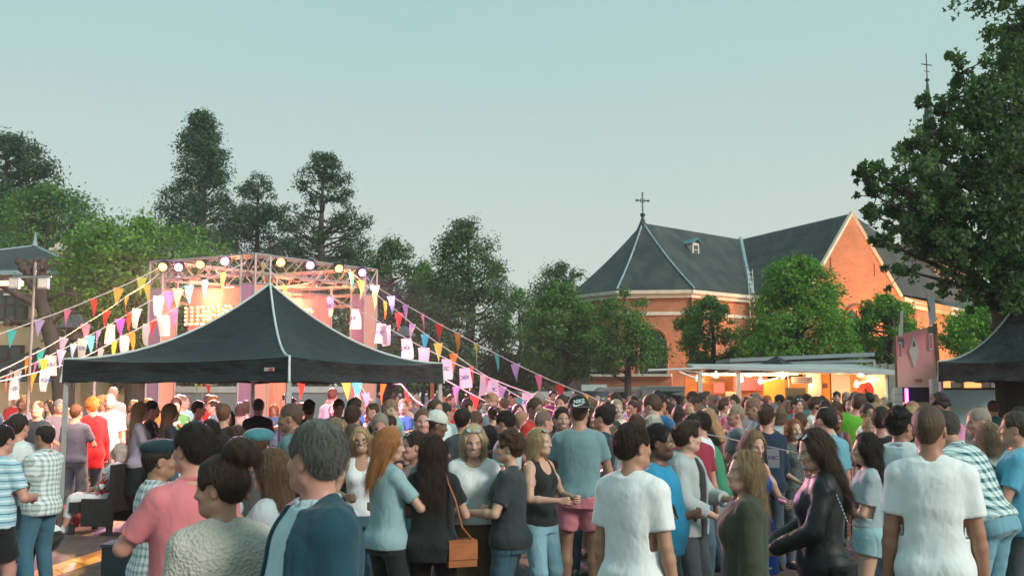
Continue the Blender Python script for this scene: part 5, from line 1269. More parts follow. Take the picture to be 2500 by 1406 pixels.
truss(cs[0].lerp(cs[1], 0.05), cs[3].lerp(cs[2], 0.05), ST-0.75, 0.3, 0.3); truss(cs[0].lerp(cs[3], 0.5), cs[1].lerp(cs[2], 0.5), ST-0.6, 0.3, 0.3); truss(cs[0].lerp(cs[3], 0.9), cs[1].lerp(cs[2], 0.9), ST-0.75, 0.3, 0.3)
# banners with bulb letters on the two sides facing the camera
BULB = glow('bulb', (1.0, 0.72, 0.38), 3.5); LETT = vary('letter_face', (0.9, 0.55, 0.25), 0.05, 5, 0.5, bmp=0)
def bulb_letters(txt, org, d, nrm, h, parent, wd=0.50):
    """letters drawn as strokes set with round bulbs"""
    G5 = {'L': [((0, 1), (0, 0)), ((0, 0), (.7, 0))], 'E': [((0, 0), (0, 1)), ((0, 1), (.7, 1)), ((0, .5), (.6, .5)), ((0, 0), (.7, 0))], 'N': [((0, 0), (0, 1)), ((0, 1), (.75, 0)), ((.75, 0), (.75, 1))],
          'G': [((.7, .85), (.35, 1)), ((.35, 1), (0, .7)), ((0, .7), (0, .3)), ((0, .3), (.35, 0)), ((.35, 0), (.7, .15)), ((.7, .15), (.7, .5)), ((.7, .5), (.4, .5))], 'B': [((0, 0), (0, 1)), ((0, 1), (.6, .8)), ((.6, .8), (0, .52)), ((0, .52), (.7, .26)), ((.7, .26), (0, 0))],
          'I': [((.1, 0), (.1, 1))], 'C': [((.7, .85), (.35, 1)), ((.35, 1), (0, .7)), ((0, .7), (0, .3)), ((0, .3), (.35, 0)), ((.35, 0), (.7, .15))], 'P': [((0, 0), (0, 1)), ((0, 1), (.6, .85)), ((.6, .85), (.6, .6)), ((.6, .6), (0, .48))],
          'M': [((0, 0), (0, 1)), ((0, 1), (.4, .4)), ((.4, .4), (.8, 1)), ((.8, 1), (.8, 0))], 'T': [((.35, 0), (.35, 1)), ((0, 1), (.7, 1))], 'R': [((0, 0), (0, 1)), ((0, 1), (.6, .8)), ((.6, .8), (0, .5)), ((0.1, .5), (.7, 0))]}
    x = 0.0
    for ch in txt:
        if ch == ' ': x += 0.2*h; continue
        lm = MB()
        for a, b in G5[ch]:
            A_ = org+d*(x+a[0]*h*wd)+Vector((0, 0, a[1]*h)); B_ = org+d*(x+b[0]*h*wd)+Vector((0, 0, b[1]*h)); lm.cur = 0; lm.tube([A_, B_], 0.036, 6)
            n_ = max(1, int((B_-A_).length/0.095)); lm.cur = 1
            for k in range(n_+1):
                c = A_.lerp(B_, k/n_)+nrm*0.06; lm.lathe(c, [(0.006, -0.028), (0.026, -0.014), (0.030, 0), (0.026, 0.014), (0.006, 0.028)], 6)
        lm.build('bulb_letter', [LETT, BULB], parent); x += (0.36 if ch == 'I' else (1.05 if ch in 'MN' else 0.96))*h*wd
for (a, b, f0, f1, zt, zb, txt, fx, fz, hh) in ((0, 1, 0.14, 0.84, 4.55, 2.5, 'LLENG PIC', 0.185, 3.62, 0.43), (1, 2, 0.10, 0.80, 4.45, 2.5, 'LLENG PIC', 0.24, 3.62, 0.43)):
    A_, B_ = cs[a].lerp(cs[b], f0), cs[a].lerp(cs[b], f1); d = (B_-A_).normalized(); nrm = Vector((d.y, -d.x, 0)); nrm = nrm if nrm.y < 0 else -nrm; off = -nrm*0.5
    mb = MB(); V = []; Fc = []; nn2 = 12
    for i in range(nn2+1):
        for k in (0, 1): p = A_.lerp(B_, i/nn2)+off+nrm*0.03*math.sin(i*1.9); V.append(Vector((p.x, p.y, zt if k else zb)))
    for i in range(nn2): Fc.append((2*i, 2*i+1, 2*i+3, 2*i+2))
    mb.quadmesh(V, Fc); bo = mb.build('banner', BAN, stage, smooth=True)
    fm = MB(); fm.tube([Vector((A_.x, A_.y, zb))+off, Vector((A_.x, A_.y, zt+0.25))+off, ], 0.03, 6); fm.tube([Vector((B_.x, B_.y, zb))+off, Vector((B_.x, B_.y, zt+0.25))+off], 0.03, 6); fm.tube([Vector((A_.x, A_.y, zt+0.03))+off, Vector((B_.x, B_.y, zt+0.03))+off], 0.03, 6); fm.build('banner_frame', ALU, bo)
    L_ = (B_-A_).length
    bulb_letters(txt, Vector((A_.x, A_.y, 0))+d*L_*(fx-0.16)+Vector((0, 0, fz))+off+nrm*0.12, d, nrm, hh, bo)
# bar counter between the columns
mb = MB()
for a, b in ((0, 1), (1, 2)):
    d = cs[b]-cs[a]; mb.box((cs[a]+cs[b])/2*0.97+Vector((0, 0, 0.55)), (d.length-0.5, 0.4, 1.1), math.atan2(d.y, d.x))
mb.build('bar_counter', vary('counter_wood', (0.25, 0.13, 0.07), 0.2, 4), stage)
to_world = None
BLK = vary('black_housing', (0.02, 0.02, 0.022), 0.2, 6, 0.4)
def spot(px, py, Y, col, aim, P, cone=52, hang=0.0, core=(1, 1, 1), es=4):
    p = at(px, py, Y); d = (Vector(aim)-p).normalized(); Q = d.to_track_quat('-Z', 'Y').to_matrix().to_4x4()
    root = empty('stage_spotlight', p, 0); root.rotation_euler = Q.to_euler()
    lab = 'amber' if col[2] < 0.4 else 'violet white'
    mb = MB(); mb.lathe((0, 0, 0), [(0.135, -0.02), (0.145, 0.0), (0.145, 0.16), (0.11, 0.24), (0.07, 0.34), (0.03, 0.36)], 16); mb.build('housing', BLK, root, smooth=False)
    mb = MB(); mb.lathe((0, 0, 0), [(0.02, -0.035), (0.105, -0.03), (0.105, -0.022)], 16); mb.build('lens', glow('lamp_'+lab, tuple(col), es), root)
    mb = MB(); mb.tube([(-0.17, 0, 0.12), (-0.17, 0.12, 0.28), (0.17, 0.12, 0.28), (0.17, 0, 0.12)], 0.014, 5); mb.build('bracket', BLK, root)
    l = bpy.data.lights.new('stage_lamp', 'SPOT'); l.energy = P*2.6; l.color = col; l.spot_size = R(cone); l.spot_blend = 0.6; l.shadow_soft_size = 0.12
    lo_ = bpy.data.objects.new('stage_lamp', l); COL.objects.link(lo_); lo_.parent = root; lo_.location = (0, 0, -0.06)
    return root, lab
amb, vio, mag = (1.0, 0.55, 0.12), (0.80, 0.62, 1.0), (1.0, 0.22, 0.75)
spots = [(398, 651, 25.6, amb, (-8.5, 16.5, 1.0), 2400), (436, 652, 25.8, (1.0, 0.45, 0.75), (-6.9, 15.5, 1.0), 2400), (489, 645, 25.4, amb, (-7.6, 18.5, 1.0), 2200), (549, 637, 25.0, (0.95, 0.5, 0.9), (-5.2, 14.5, 1.2), 2400),
         (685, 640, 25.2, amb, (-2.3, 17.5, 1.0), 2400), (757, 647, 25.8, (1.0, 0.30, 0.80), (-3.0, 18.5, 1.2), 2600), (827, 655, 26.4, amb, (-0.7, 19.5, 1.0), 2200), (884, 665, 27.2, (0.95, 0.28, 0.95), (-0.6, 19.5, 1.2), 2600)]
for i, s_ in enumerate(spots):
    r_, lab = spot(s_[0], s_[1], s_[2], s_[3], s_[4], s_[5], cone=(52, 52, 52, 52, 50, 44, 44, 36)[i])
    where = ['leftmost, over the left column', 'second from the left column', 'third from the left column', 'just left of the near corner', 'just right of the near corner', 'second right of the near corner', 'third right of the near corner', 'rightmost, over the right column'][i]
    tag(r_, '%s round spotlight hanging on the stage truss, %s' % ('amber' if s_[3] is amb else 'violet white', where), 'spotlight', 'spotlights on the stage truss')
# fill lamps added inside the stage to turn banners, columns and truss orange
for k, (fx, fy, z, P, c) in enumerate(((0.35, 0.25, 4.3, 480, (1.0, 0.24, 0.10)), (0.7, 0.5, 4.3, 480, (1.0, 0.24, 0.10)), (0.5, 0.55, 2.6, 160, (1.0, 0.34, 0.20)))):
    p = cs[0].lerp(cs[1], fx).lerp(cs[3].lerp(cs[2], fx), fy); l = bpy.data.lights.new('stage_fill', 'POINT'); l.energy = P; l.color = c; l.shadow_soft_size = 0.25
    lo_ = bpy.data.objects.new('stage_fill', l); COL.objects.link(lo_); lo_.parent = stage; lo_.location = p+Vector((0, 0, z))
    mb = MB(); mb.lathe(p+Vector((0, 0, z+0.3)), [(0.03, 0.3), (0.04, 0.0), (0.16, -0.12), (0.17, -0.14), (0.02, -0.10)], 12); mb.build('stage_fill_shell', BLK, stage)
# small fill lamps added before the banners to wash them in orange
for k, (c0_, al, P) in enumerate(((0, 0.25, 7), (0, 0.45, 7), (0, 0.68, 7), (1, 0.35, 7), (1, 0.55, 7), (1, 0.75, 7))):
    p = cs[c0_].lerp(cs[c0_+1], al)*1.0; l = bpy.data.lights.new('banner_fill', 'POINT'); l.energy = P; l.color = (1.0, 0.30, 0.20); l.shadow_soft_size = 0.1
    lo_ = bpy.data.objects.new('banner_fill', l); COL.objects.link(lo_); lo_.parent = stage; lo_.location = p+Vector((0, 0, ST-0.62))
    mb = MB(); mb.lathe(p+Vector((0, 0, ST-0.5)), [(0.03, 0.1), (0.09, 0.0), (0.07, -0.05)], 10); mb.build('banner_fill_shell', BLK, stage)
# ------------------------------------------------------------ bunting
PC = {'y': (0.85, 0.55, 0.08), 'o': (0.85, 0.30, 0.03), 'r': (0.80, 0.055, 0.03), 'p': (0.85, 0.22, 0.38), 'm': (0.80, 0.05, 0.35), 'l': (0.50, 0.38, 0.68), 'b': (0.38, 0.60, 0.85), 't': (0.05, 0.52, 0.52), 'g': (0.55, 0.62, 0.08), 'n': (0.28, 0.60, 0.10), 'w': (0.48, 0.50, 0.49), 'k': (0.48, 0.50, 0.49), 'c': (0.10, 0.50, 0.65)}
def m_pennant():
    m, n, b = newmat('pennant_cloth'); oc = objcol(n); n.links.new(mixc(n, noise(n, 9, 3), mixc(n, 1.0, oc, (0.85, 0.85, 0.85), 'MULTIPLY'), oc), b.inputs['Base Color']); b.inputs['Roughness'].default_value = 0.7
    t = N(n, 'ShaderNodeBsdfTranslucent'); n.links.new(oc, t.inputs[0]); ms = N(n, 'ShaderNodeMixShader'); ms.inputs[0].default_value = 0.35; o = n.nodes['Material Output']
    n.links.new(b.outputs[0], ms.inputs[1]); n.links.new(t.outputs[0], ms.inputs[2]); n.links.new(ms.outputs[0], o.inputs[0]); return m
PEN = m_pennant(); CORD = vary('white_cord', (0.62, 0.58, 0.55), 0.05, 5); INK = vary('blue_print', (0.02, 0.12, 0.26), 0.1, 5, bmp=0); INK2 = vary('light_blue_print', (0.25, 0.55, 0.68), 0.1, 5, bmp=0)
def font(txt, size, ext=0.001):
    c = bpy.data.curves.new(txt.lower().replace(' ', '_')+'_lettering', 'FONT'); c.body = txt; c.size = size; c.extrude = ext; c.align_x = 'CENTER'; c.align_y = 'CENTER'; return c
def textmesh(txt, size, mat, ext=0.001, off=0.0):
    c = font(txt, size, ext); c.offset = off; o = bpy.data.objects.new('t', c); COL.objects.link(o); me = bpy.data.meshes.new_from_object(o); bpy.data.objects.remove(o); me.materials.clear(); me.materials.append(mat); return me
KBC = textmesh('KBC', 0.125, INK, 0.0015, 0.003)
def emblem():
    mb = MB()
    mb.lathe((0, 0, 0), [(0.010, -0.001), (0.010, 0.001)], 8)
    for k in range(6): a = k*math.pi/3; mb.box((0.027*math.cos(a), 0.027*math.sin(a), 0), (0.022, 0.014, 0.002), a)
    me = mb.mesh('emblem', [INK2]); return me
EMB = emblem()
def pennant_mesh(shape, v):
    g = random.Random(v); w, h = (0.135, 0.44) if shape == 't' else (0.15, 0.46); n = 6; V = []; Fc = []
    tw, cu = g.uniform(-0.5, 0.5), g.uniform(-0.05, 0.05)
    for i in range(n+1):
        t = i/n; hw_ = w*(1-t*0.97) if shape == 't' else w
        for s in (-1, 0, 1):
            a = tw*t; V.append((hw_*s*math.cos(a), hw_*s*math.sin(a)+cu*math.sin(t*2.5)+(0.012*(1-abs(s))), -h*t))
    for i in range(n):
        for k in (0, 1): q_ = i*3+k; Fc.append((q_, q_+1, q_+4, q_+3))
    me = bpy.data.meshes.new('pennant' if shape == 't' else 'flag'); me.from_pydata(V, [], Fc); me.materials.append(PEN); me.polygons.foreach_set('use_smooth', [True]*len(Fc)); me.update(); return me
PM = [pennant_mesh('t', i) for i in range(6)]; FM = [pennant_mesh('s', 20+i) for i in range(4)]
def bunting(pts, items, label, Y0, Y1, cord_col=None, scale=1.0, seed=1):
    """cord through photograph points running from depth Y0 to Y1 with pennants at given x"""
    x0, x1 = pts[0][0], pts[-1][0]; dep = lambda x: Y0+(Y1-Y0)*(x-x0)/(x1-x0)
    W3 = [at(px, py, dep(px)) for px, py in pts]; base = W3[0].copy(); root = empty('bunting_string', base, 0, label, 'bunting', 'bunting strings over the square')
    fine = []
    for a, b in zip(W3[:-1], W3[1:]):
        for k in range(6): t = k/6; p = a.lerp(b, t); p.z -= 0.02*(b-a).length*4*t*(1-t)*0.5; fine.append(p)
    fine.append(W3[-1]); mb = MB(); mb.tube([p-base for p in fine], 0.011 if min(Y0, Y1) > 12 else 0.005, 4); mb.build('cord', CORD, root)
    g = random.Random(seed)
    xs = [p[0] for p in pts]
    for (px, c) in items:
        k = 0
        while k < len(pts)-2 and (px-pts[k+1][0])*(1 if x1 > x0 else -1) > 0: k += 1
        t = (px-pts[k][0])/(pts[k+1][0]-pts[k][0]); p = W3[k].lerp(W3[k+1], t); d = (W3[k+1]-W3[k])
        me = (FM[g.randrange(4)] if c in 'wkj' else PM[g.randrange(6)])
        o = bpy.data.objects.new('flag' if c in 'wkj' else 'pennant', me); COL.objects.link(o); o.parent = root; o.location = p-base-Vector((0, 0, 0.01)); s = dep(px)/24.0*scale*(1.0 if c not in 'wkj' else 1.05); s = max(s, 0.35)
        rz = math.atan2(d.y, d.x) if d.x > 0 else math.atan2(-d.y, -d.x); o.rotation_euler = (0, g.uniform(-0.12, 0.12), rz+g.uniform(-0.45, 0.45)*(0.4 if c in 'kj' else 1)); o.scale = (s, s, s); o.color = PC.get(c, PC['w'])+(1,)
        if c in 'kj':
            t_ = bpy.data.objects.new('lettering', KBC); COL.objects.link(t_); t_.parent = o; t_.location = (0, -0.022, -0.22); t_.rotation_euler = (R(90), 0, 0); t_.scale = ((1 if c == 'k' else -1), 1, 1)
            e_ = bpy.data.objects.new('emblem', EMB); COL.objects.link(e_); e_.parent = o; e_.location = (0, -0.022, -0.10); e_.rotation_euler = (R(90), 0, 0)
    return root
bunting([(905, 690), (955, 722), (1031, 767), (1117, 814), (1211, 863), (1314, 914), (1367, 937), (1430, 962), (1530, 1006), (1640, 1050)], [(915, 'y'), (955, 'b'), (991, 'l'), (1031, 'p'), (1073, 'r'), (1117, 'o'), (1162, 'g'), (1211, 't'), (1260, 'l'), (1314, 'p'), (1367, 'r'), (1430, 'y'), (1487, 'g'), (1538, 'o')], 'highest bunting string right of the stage, coloured pennants on white cord', 26.5, 19, seed=1)
bunting([(640, 640), (700, 700), (760, 690)], [(640, 'y'), (693, 'n')], 'short string of two pennants over the peak of the black tent', 24, 22, seed=21)
bunting([(850, 655), (905, 706), (974, 763), (1038, 815), (1107, 862), (1186, 917), (1270, 970), (1350, 1003), (1480, 1040)], [(857, 't'), (882, 'y'), (912, 'y'), (940, 'o'), (974, 'r'), (1008, 'l'), (1038, 't'), (1070, 'g'), (1107, 'o'), (1152, 'r'), (1186, 'm'), (1227, 'l'), (1270, 'c'), (1330, 'g')], 'second bunting string right of the stage, coloured pennants on yellow cord', 26, 17.5, seed=2)
bunting([(800, 720), (905, 772), (985, 822), (1087, 874), (1134, 897), (1205, 926), (1287, 957), (1365, 986), (1450, 1008), (1545, 1022), (1700, 1058)], [(795+12, 'k'), (868, 'k'), (932, 'k'), (941, 'w'), (992, 'j'), (1036, 'w'), (1090, 'k'), (1134, 'j'), (1178, 'w'), (1205, 'k'), (1287, 'j'), (1365, 'k'), (1545, 'w')], 'long string of white printed bank flags right of the black tent', 23, 15.5, seed=3)
bunting([(1690, 1052), (1770, 1068), (1888, 1092), (1975, 1110), (2060, 1125)], [(1886, 'k'), (1960, 'g')], 'low string with one white printed flag between blue dress and leather jacket', 10.2, 9.4, scale=0.95, seed=4)
bunting([(1080, 922), (1130, 950), (1200, 985), (1260, 1012)], [(1115, 'p'), (1160, 'r'), (1215, 'o'), (1244, 'g')], 'short low bunting string beside the right corner of the black tent', 18, 17, seed=5)
bunting([(930, 930), (980, 938), (1012, 975), (1055, 1003)], [(938, 'o'), (990, 'r'), (1046, 'm')], 'short bunting string with large red and magenta pennants under the tent edge', 19, 17.5, scale=1.25, seed=6)
bunting([(725, 928), (790, 932), (870, 930), (905, 975)], [(735, 'r'), (845, 'y'), (872, 't'), (892, 'l')], 'bunting string hanging low behind the front post of the black tent', 21, 20, seed=7)
bunting([(470, 930), (520, 940), (560, 925)], [(478, 'n'), (492, 'y'), (508, 'r')], 'bunting string seen under the black tent left of the middle columns', 25, 24, scale=0.8, seed=8)
bunting([(392, 652), (346, 676), (290, 702), (228, 728), (166, 754), (97, 779), (30, 804), (-20, 822)], [(346, 'g'), (290, 'y'), (228, 'r'), (166, 'p'), (97, 'l'), (30, 't')], 'highest bunting string left of the stage, running to the left edge', 25.5, 21, seed=9)
bunting([(388, 668), (357, 694), (310, 722), (261, 757), (208, 790), (145, 830), (73, 868), (0, 905), (-30, 920)], [(357, 'y'), (310, 'o'), (261, 'r'), (208, 'p'), (156, 'l'), (100, 't'), (70, 'o')], 'second bunting string left of the stage with orange and teal pennants', 25.5, 19, seed=10)
bunting([(600, 640), (520, 676), (450, 700), (400, 715), (335, 752), (272, 790), (203, 826), (125, 866), (44, 904), (-20, 930)], [(545, 'o'), (500, 'b'), (462, 't'), (435, 'y'), (412, 'm'), (388, 'w'), (335, 'w'), (318, 'r'), (293, 'm'), (272, 'w'), (241, 'l'), (219, 'c'), (203, 'k'), (180, 'b'), (150, 'l'), (125, 'k'), (105, 'g'), (88, 'm'), (44, 'k'), (18, 'r')], 'long string mixing white printed flags and pennants left of the stage', 24, 18, seed=11)
bunting([(440, 745), (361, 790), (307, 817), (247, 850), (190, 878), (113, 902), (36, 922), (-20, 934)], [(425, 'p'), (398, 'w'), (375, 'r'), (361, 'w'), (320, 'o'), (307, 'w'), (280, 'y'), (247, 'w'), (113, 'k'), (82, 'o'), (36, 'k')], 'lowest left string, white flags passing behind the black tent corner', 20, 15.5, scale=1.05, seed=12)
# ------------------------------------------------------------ food stand, panels, vehicles, furniture
AWN = vary('grey_awning', (0.42, 0.45, 0.44), 0.10, 2.5, 0.7); WARM = vary('warm_board', (0.62, 0.28, 0.10), 0.10, 3); WHITEP = vary('white_panel', (0.72, 0.70, 0.66), 0.08, 3, 0.6)
def bx(root, name, mat, items, par=None):
    mb = MB()
    for c, s_, *r_ in items: mb.box(Vector(c), s_, r_[0] if r_ else None)
    return mb.build(name, mat, par or root)
YF = 30.0
fx0, fx1 = ax(1700, 900, YF), ax(2165, 900, YF)
fs = empty('food_stand', ((fx0+fx1)/2, YF, 0), 0, 'warmly lit food stand with flat grey roof and open awning beyond the crowd', 'food stand')
X = lambda px, Y=YF: ax(px, 900, Y)-fs.location.x
Zp = lambda py, Y=YF: at(1900, py, Y).z
mb = MB(); zf = Zp(903)
# roof slab: front edge slopes gently to the right
mb.quadmesh([(X(1690), -0.1, Zp(900)), (X(2180), -0.6, Zp(916)), (X(2175), 3.2, Zp(893, 33)), (X(1720), 3.2, Zp(893, 33)), (X(1690), -0.1, Zp(893)), (X(2180), -0.6, Zp(907)), (X(2175), 3.2, Zp(888, 33)), (X(1720), 3.2, Zp(888, 33))], [(0, 3, 2, 1), (4, 5, 6, 7), (0, 1, 5, 4), (1, 2, 6, 5), (2, 3, 7, 6), (3, 0, 4, 7)])
mb.build('roof', AWN, fs)
mb = MB(); mb.poly([(X(1572), -0.9, Zp(905)), (X(1715), -0.2, Zp(899)), (X(1720), 1.6, Zp(897)), (X(1590), 1.0, Zp(903))], 0.03); mb.tube([(X(1572), -0.9, Zp(905)), (X(1715), -0.2, Zp(899))], 0.035, 6); mb.build('side_awning', AWN, fs)
mb = MB(); mb.tube([(X(1650), -0.5, Zp(908)), (X(1704), -0.05, Zp(926))], 0.03, 6); mb.tube([(X(1660), -0.4, Zp(905)), (X(1750), -0.1, Zp(914)), (X(1795), -0.1, Zp(901))], 0.012, 5); mb.build('awning_arm', WHITEP, fs)
for px in (1707, 1801): bx(fs, 'post', vary('post_%d' % px, (0.62, 0.50, 0.42), 0.08, 3), [((X(px), -0.05, 1.26), (0.13, 0.13, 2.5))])
bx(fs, 'side_wall', WHITEP, [((X(2163), 1.2, 1.2), (0.06, 2.4, 2.35))])
bx(fs, 'back_wall', WARM, [(((X(1705)+X(2163))/2, 2.4, 1.25), (X(2163)-X(1705), 0.06, 2.5))])
bx(fs, 'ceiling', WHITEP, [(((X(1705)+X(2163))/2, 1.2, 2.42), (X(2163)-X(1705)-0.2, 2.3, 0.03))])
cnt = bx(fs, 'counter', vary('counter_front', (0.55, 0.34, 0.18), 0.2, 3), [(((X(1810)+X(2163))/2, 0.15, 0.5), (X(2163)-X(1810), 0.5, 1.0)), (((X(1810)+X(2163))/2, 0.12, 1.03), (X(2163)-X(1810)+0.1, 0.62, 0.05))])
OR = vary('orange_board', (0.78, 0.33, 0.06), 0.12, 3)
bx(fs, 'wood_panel', OR, [((X(1902), 0.6, 1.75), (X(1926)-X(1874), 0.05, 0.95))])
for (a, b, c, d, m_) in ((1708, 1778, 921, 934, WARM), (1936, 1988, 919, 936, WHITEP), (2010, 2024, 935, 948, WARM)):
    o = bx(fs, 'menu_board', m_, [((X((a+b)/2), 0.2, (Zp(c)+Zp(d))/2), (X(b)-X(a), 0.03, Zp(c)-Zp(d)))]); mb = MB()
    for r_ in range(3): mb.box((X((a+b)/2), 0.18, Zp(d)+(Zp(c)-Zp(d))*(0.25+0.25*r_)), ((X(b)-X(a))*(0.8-0.15*(r_ % 2)), 0.006, 0.014))
    mb.build('menu_lines', vary('menu_ink', (0.25, 0.12, 0.05), 0.1), o)
PINKP = vary('pink_board', (0.68, 0.14, 0.22), 0.12, 3)
bx(fs, 'upper_sign', PINKP, [((X(1786), 1.9, 2.05), (0.35, 0.04, 0.5)), ((X(1868), 1.9, 2.1), (1.1, 0.04, 0.42))]); bx(fs, 'slate_board', vary('chalk_slate', (0.03, 0.045, 0.05), 0.2), [((X(1912), 1.6, 2.05), (0.26, 0.04, 0.28)), ((X(1933), 1.6, 1.8), (0.12, 0.04, 0.9)), ((X(1960), 1.3, 1.72), (0.9, 0.04, 0.5))])
bx(fs, 'white_partition', WHITEP, [((X(2010), 0.9, 1.6), (X(2024)-X(1992), 0.05, 1.6)), ((X(2075), 0.9, 1.6), (X(2099)-X(2052), 0.05, 1.6))])
bx(fs, 'door', OR, [((X(2038), 0.95, 1.55), (X(2050)-X(2026), 0.05, 1.7))]); bx(fs, 'door_frame', FR, [((X(2025), 0.92, 1.55), (0.03, 0.05, 1.75)), ((X(2051), 0.92, 1.55), (0.03, 0.05, 1.75))])
mb = MB(); c_ = Vector((X(2127), 0.55, Zp(955)))
mb.poly([c_+Vector((0.26*math.cos(a), 0, 0.26*math.sin(a)*1.25)) for a in np.linspace(0, 2*math.pi, 25)[:-1]], 0.03); ds = mb.build('red_disc', vary('red_disc', (0.75, 0.05, 0.05), 0.1), fs)
mb = MB(); mb.lathe(c_+Vector((-0.02, -0.06, -0.08)), [(0.02, -0.09), (0.06, -0.06), (0.07, 0), (0.05, 0.06), (0.02, 0.08), (0.05, 0.10), (0.02, 0.12), (0.04, 0.15), (0.005, 0.19)], 10); mb.build('pineapple_sign', vary('dark_sign', (0.06, 0.02, 0.02), 0.1), ds)
# kitchen wares behind the counter
g_ = random.Random(4); KG = vary('kitchen_steel', (0.6, 0.55, 0.45), 0.1, 5, 0.3, 0.6)
mb = MB()
for k in range(12):
    x = X(1812+k*26)+g_.uniform(-.05, .05); mb.lathe((x, 0.4+g_.random()*0.4, 1.06), [(0.05, 0), (0.055, 0.12), (0.05, 0.18), (0.02, 0.24), (0.02, 0.3)], 9)
mb.build('bottles', vary('amber_bottle', (0.45, 0.18, 0.04), 0.4, 4, 0.2), fs, smooth=False).__setitem__('kind', 'stuff')
bx(fs, 'kitchen_block', KG, [((X(1832), 1.9, 1.35), (0.5, 0.4, 0.6)), ((X(1855), 1.9, 1.45), (0.3, 0.4, 0.35)), ((X(1815), 1.9, 1.7), (0.35, 0.3, 0.3))])
# lamps: white cones and tubes
LAMPW = glow('lit_lamp', (1.0, 0.72, 0.38), 9.0); TUBE = glow('lit_tube', (1.0, 0.62, 0.30), 5.0)
for (px, py, yy) in ((1706, 923, 0.15), (1820, 925, 0.6), (1862, 930, 0.3), (1912, 917, 0.1), (1763, 915, 0.9), (2098, 938, 0.3), (1990, 925, 0.8)):
    p = Vector((X(px), yy, Zp(py))); mb = MB(); mb.lathe(p, [(0.02, 0.12), (0.05, 0.06), (0.075, -0.02), (0.05, -0.07), (0.01, -0.09)], 10); mb.build('lamp', LAMPW, fs)
    l = bpy.data.lights.new('stand_lamp', 'POINT'); l.energy = 16; l.color = (1.0, 0.50, 0.18); l.shadow_soft_size = 0.08; o = bpy.data.objects.new('stand_lamp', l); COL.objects.link(o); o.parent = fs; o.location = p+Vector((0, -0.12, -0.1))
for a_, b_, c_, d_, y_ in ((1712, 911, 1870, 912, 0.1), (1720, 914, 1935, 915, 0.5), (1885, 913, 1946, 913, -0.1), (1860, 932, 1900, 922, 0), (2098, 935, 2150, 925, 0.1)): mb = MB(); mb.tube([(X(a_), y_, Zp(b_)), (X(c_), y_, Zp(d_))], 0.022, 6); mb.build('light_tube', TUBE, fs)
for px in (1765, 1850, 1935, 2010, 2080, 2135):
    l = bpy.data.lights.new('stand_lamp', 'POINT'); l.energy = 20; l.color = (1.0, 0.46, 0.18); l.shadow_soft_size = 0.2; o = bpy.data.objects.new('stand_lamp', l); COL.objects.link(o); o.parent = fs; o.location = (X(px), 1.2, 2.2)
    mb = MB(); mb.lathe((X(px), 1.2, 2.36), [(0.03, 0.05), (0.12, 0), (0.11, -0.03), (0.02, -0.04)], 10); mb.build('lamp', LAMPW, fs)
# second stand roof behind
s2 = empty('market_shelter', (ax(1940, 900, 35), 35, 0), 0, 'blue grey slatted market shelter roof behind the food stand', 'shelter'); X2 = lambda px: ax(px, 900, 35)-s2.location.x
BG = vary('blue_grey_metal', (0.30, 0.38, 0.39), 0.12, 2, 0.5, 0.3)
mb = MB()
for k, (pa, pb, dz) in enumerate(((884, 872, 0.13), (894, 886, 0.10))):
    a, b = Vector((X2(1783), 0, Zp(pa, 35))), Vector((X2(2107), -1.2, Zp(pb, 35))); mb.quadmesh([a, b, b+Vector((0, 0, dz)), a+Vector((0, 0, dz)), a+Vector((0, 2.5, 0)), b+Vector((0, 2.5, 0)), b+Vector((0, 2.5, dz)), a+Vector((0, 2.5, dz))], [(0, 1, 2, 3), (3, 2, 6, 7), (1, 5, 6, 2), (0, 4, 5, 1), (0, 3, 7, 4), (4, 7, 6, 5)])
mb.build('roof', BG, s2); bx(s2, 'post', METAL, [((X2(2105), -1.15, 1.45), (0.09, 0.09, 2.9))]); bx(s2, 'post', METAL, [((X2(1786), 0.05, 1.4), (0.09, 0.09, 2.75))]); 
mb = MB(); mb.box(((X2(1790)+X2(2100))/2, 0.6, 1.95), (X2(2100)-X2(1790), 0.05, 1.2)); mb.build('back_panel', vary('dark_panel', (0.03, 0.04, 0.045), 0.2), s2)
# tall plank fence right of it
mb = MB(); pf0, pf1 = ax(2112, 900, 36), ax(2196, 900, 36)
for k in range(9): w = (pf1-pf0)/9; mb.box((pf0+w*(k+0.5), 36+0.02*(k % 2), 1.42), (w*0.93, 0.05, 2.8+0.04*(k % 3)))
tag(mb.build('plank_fence', vary('weathered_planks', (0.20, 0.20, 0.16), 0.35, 5)), 'tall weathered plank fence between market shelter and pink sign', 'fence')
# ------------------------------------------------------------ pink sign with diamond
YS = 17.0; sg = empty('sign_board', (ax(2238, 900, YS), YS, 0), 0, 'tall pink sign board with a white diamond on wooden posts', 'sign'); XS = lambda px: ax(px, 850, YS)-sg.location.x; ZS = lambda py: at(2238, py, YS).z
def m_pink():
    m, n, b = newmat('pink_paint'); s_ = N(n, 'ShaderNodeSeparateXYZ'); n.links.new(N(n, 'ShaderNodeTexCoord').outputs['Object'], s_.inputs[0])
    c = ramp(n, math_(n, 'ADD', math_(n, 'MULTIPLY', math_(n, 'SUBTRACT', s_.outputs[2], 1.9), 0.9), math_(n, 'MULTIPLY', noise(n, 4, 4), 0.15)), [(0.1, (1.0, 0.58, 0.50)), (0.75, (1.0, 0.36, 0.38))]); n.links.new(c, b.inputs['Base Color']); b.inputs['Roughness'].default_value = 0.7; return m
mb = MB(); mb.poly([(XS(2190), 0, ZS(945)), (XS(2286), -0.02, ZS(945)), (XS(2280), -0.02, ZS(795)), (XS(2190), 0, ZS(820))], 0.04); pb_ = mb.build('panel', m_pink(), sg)
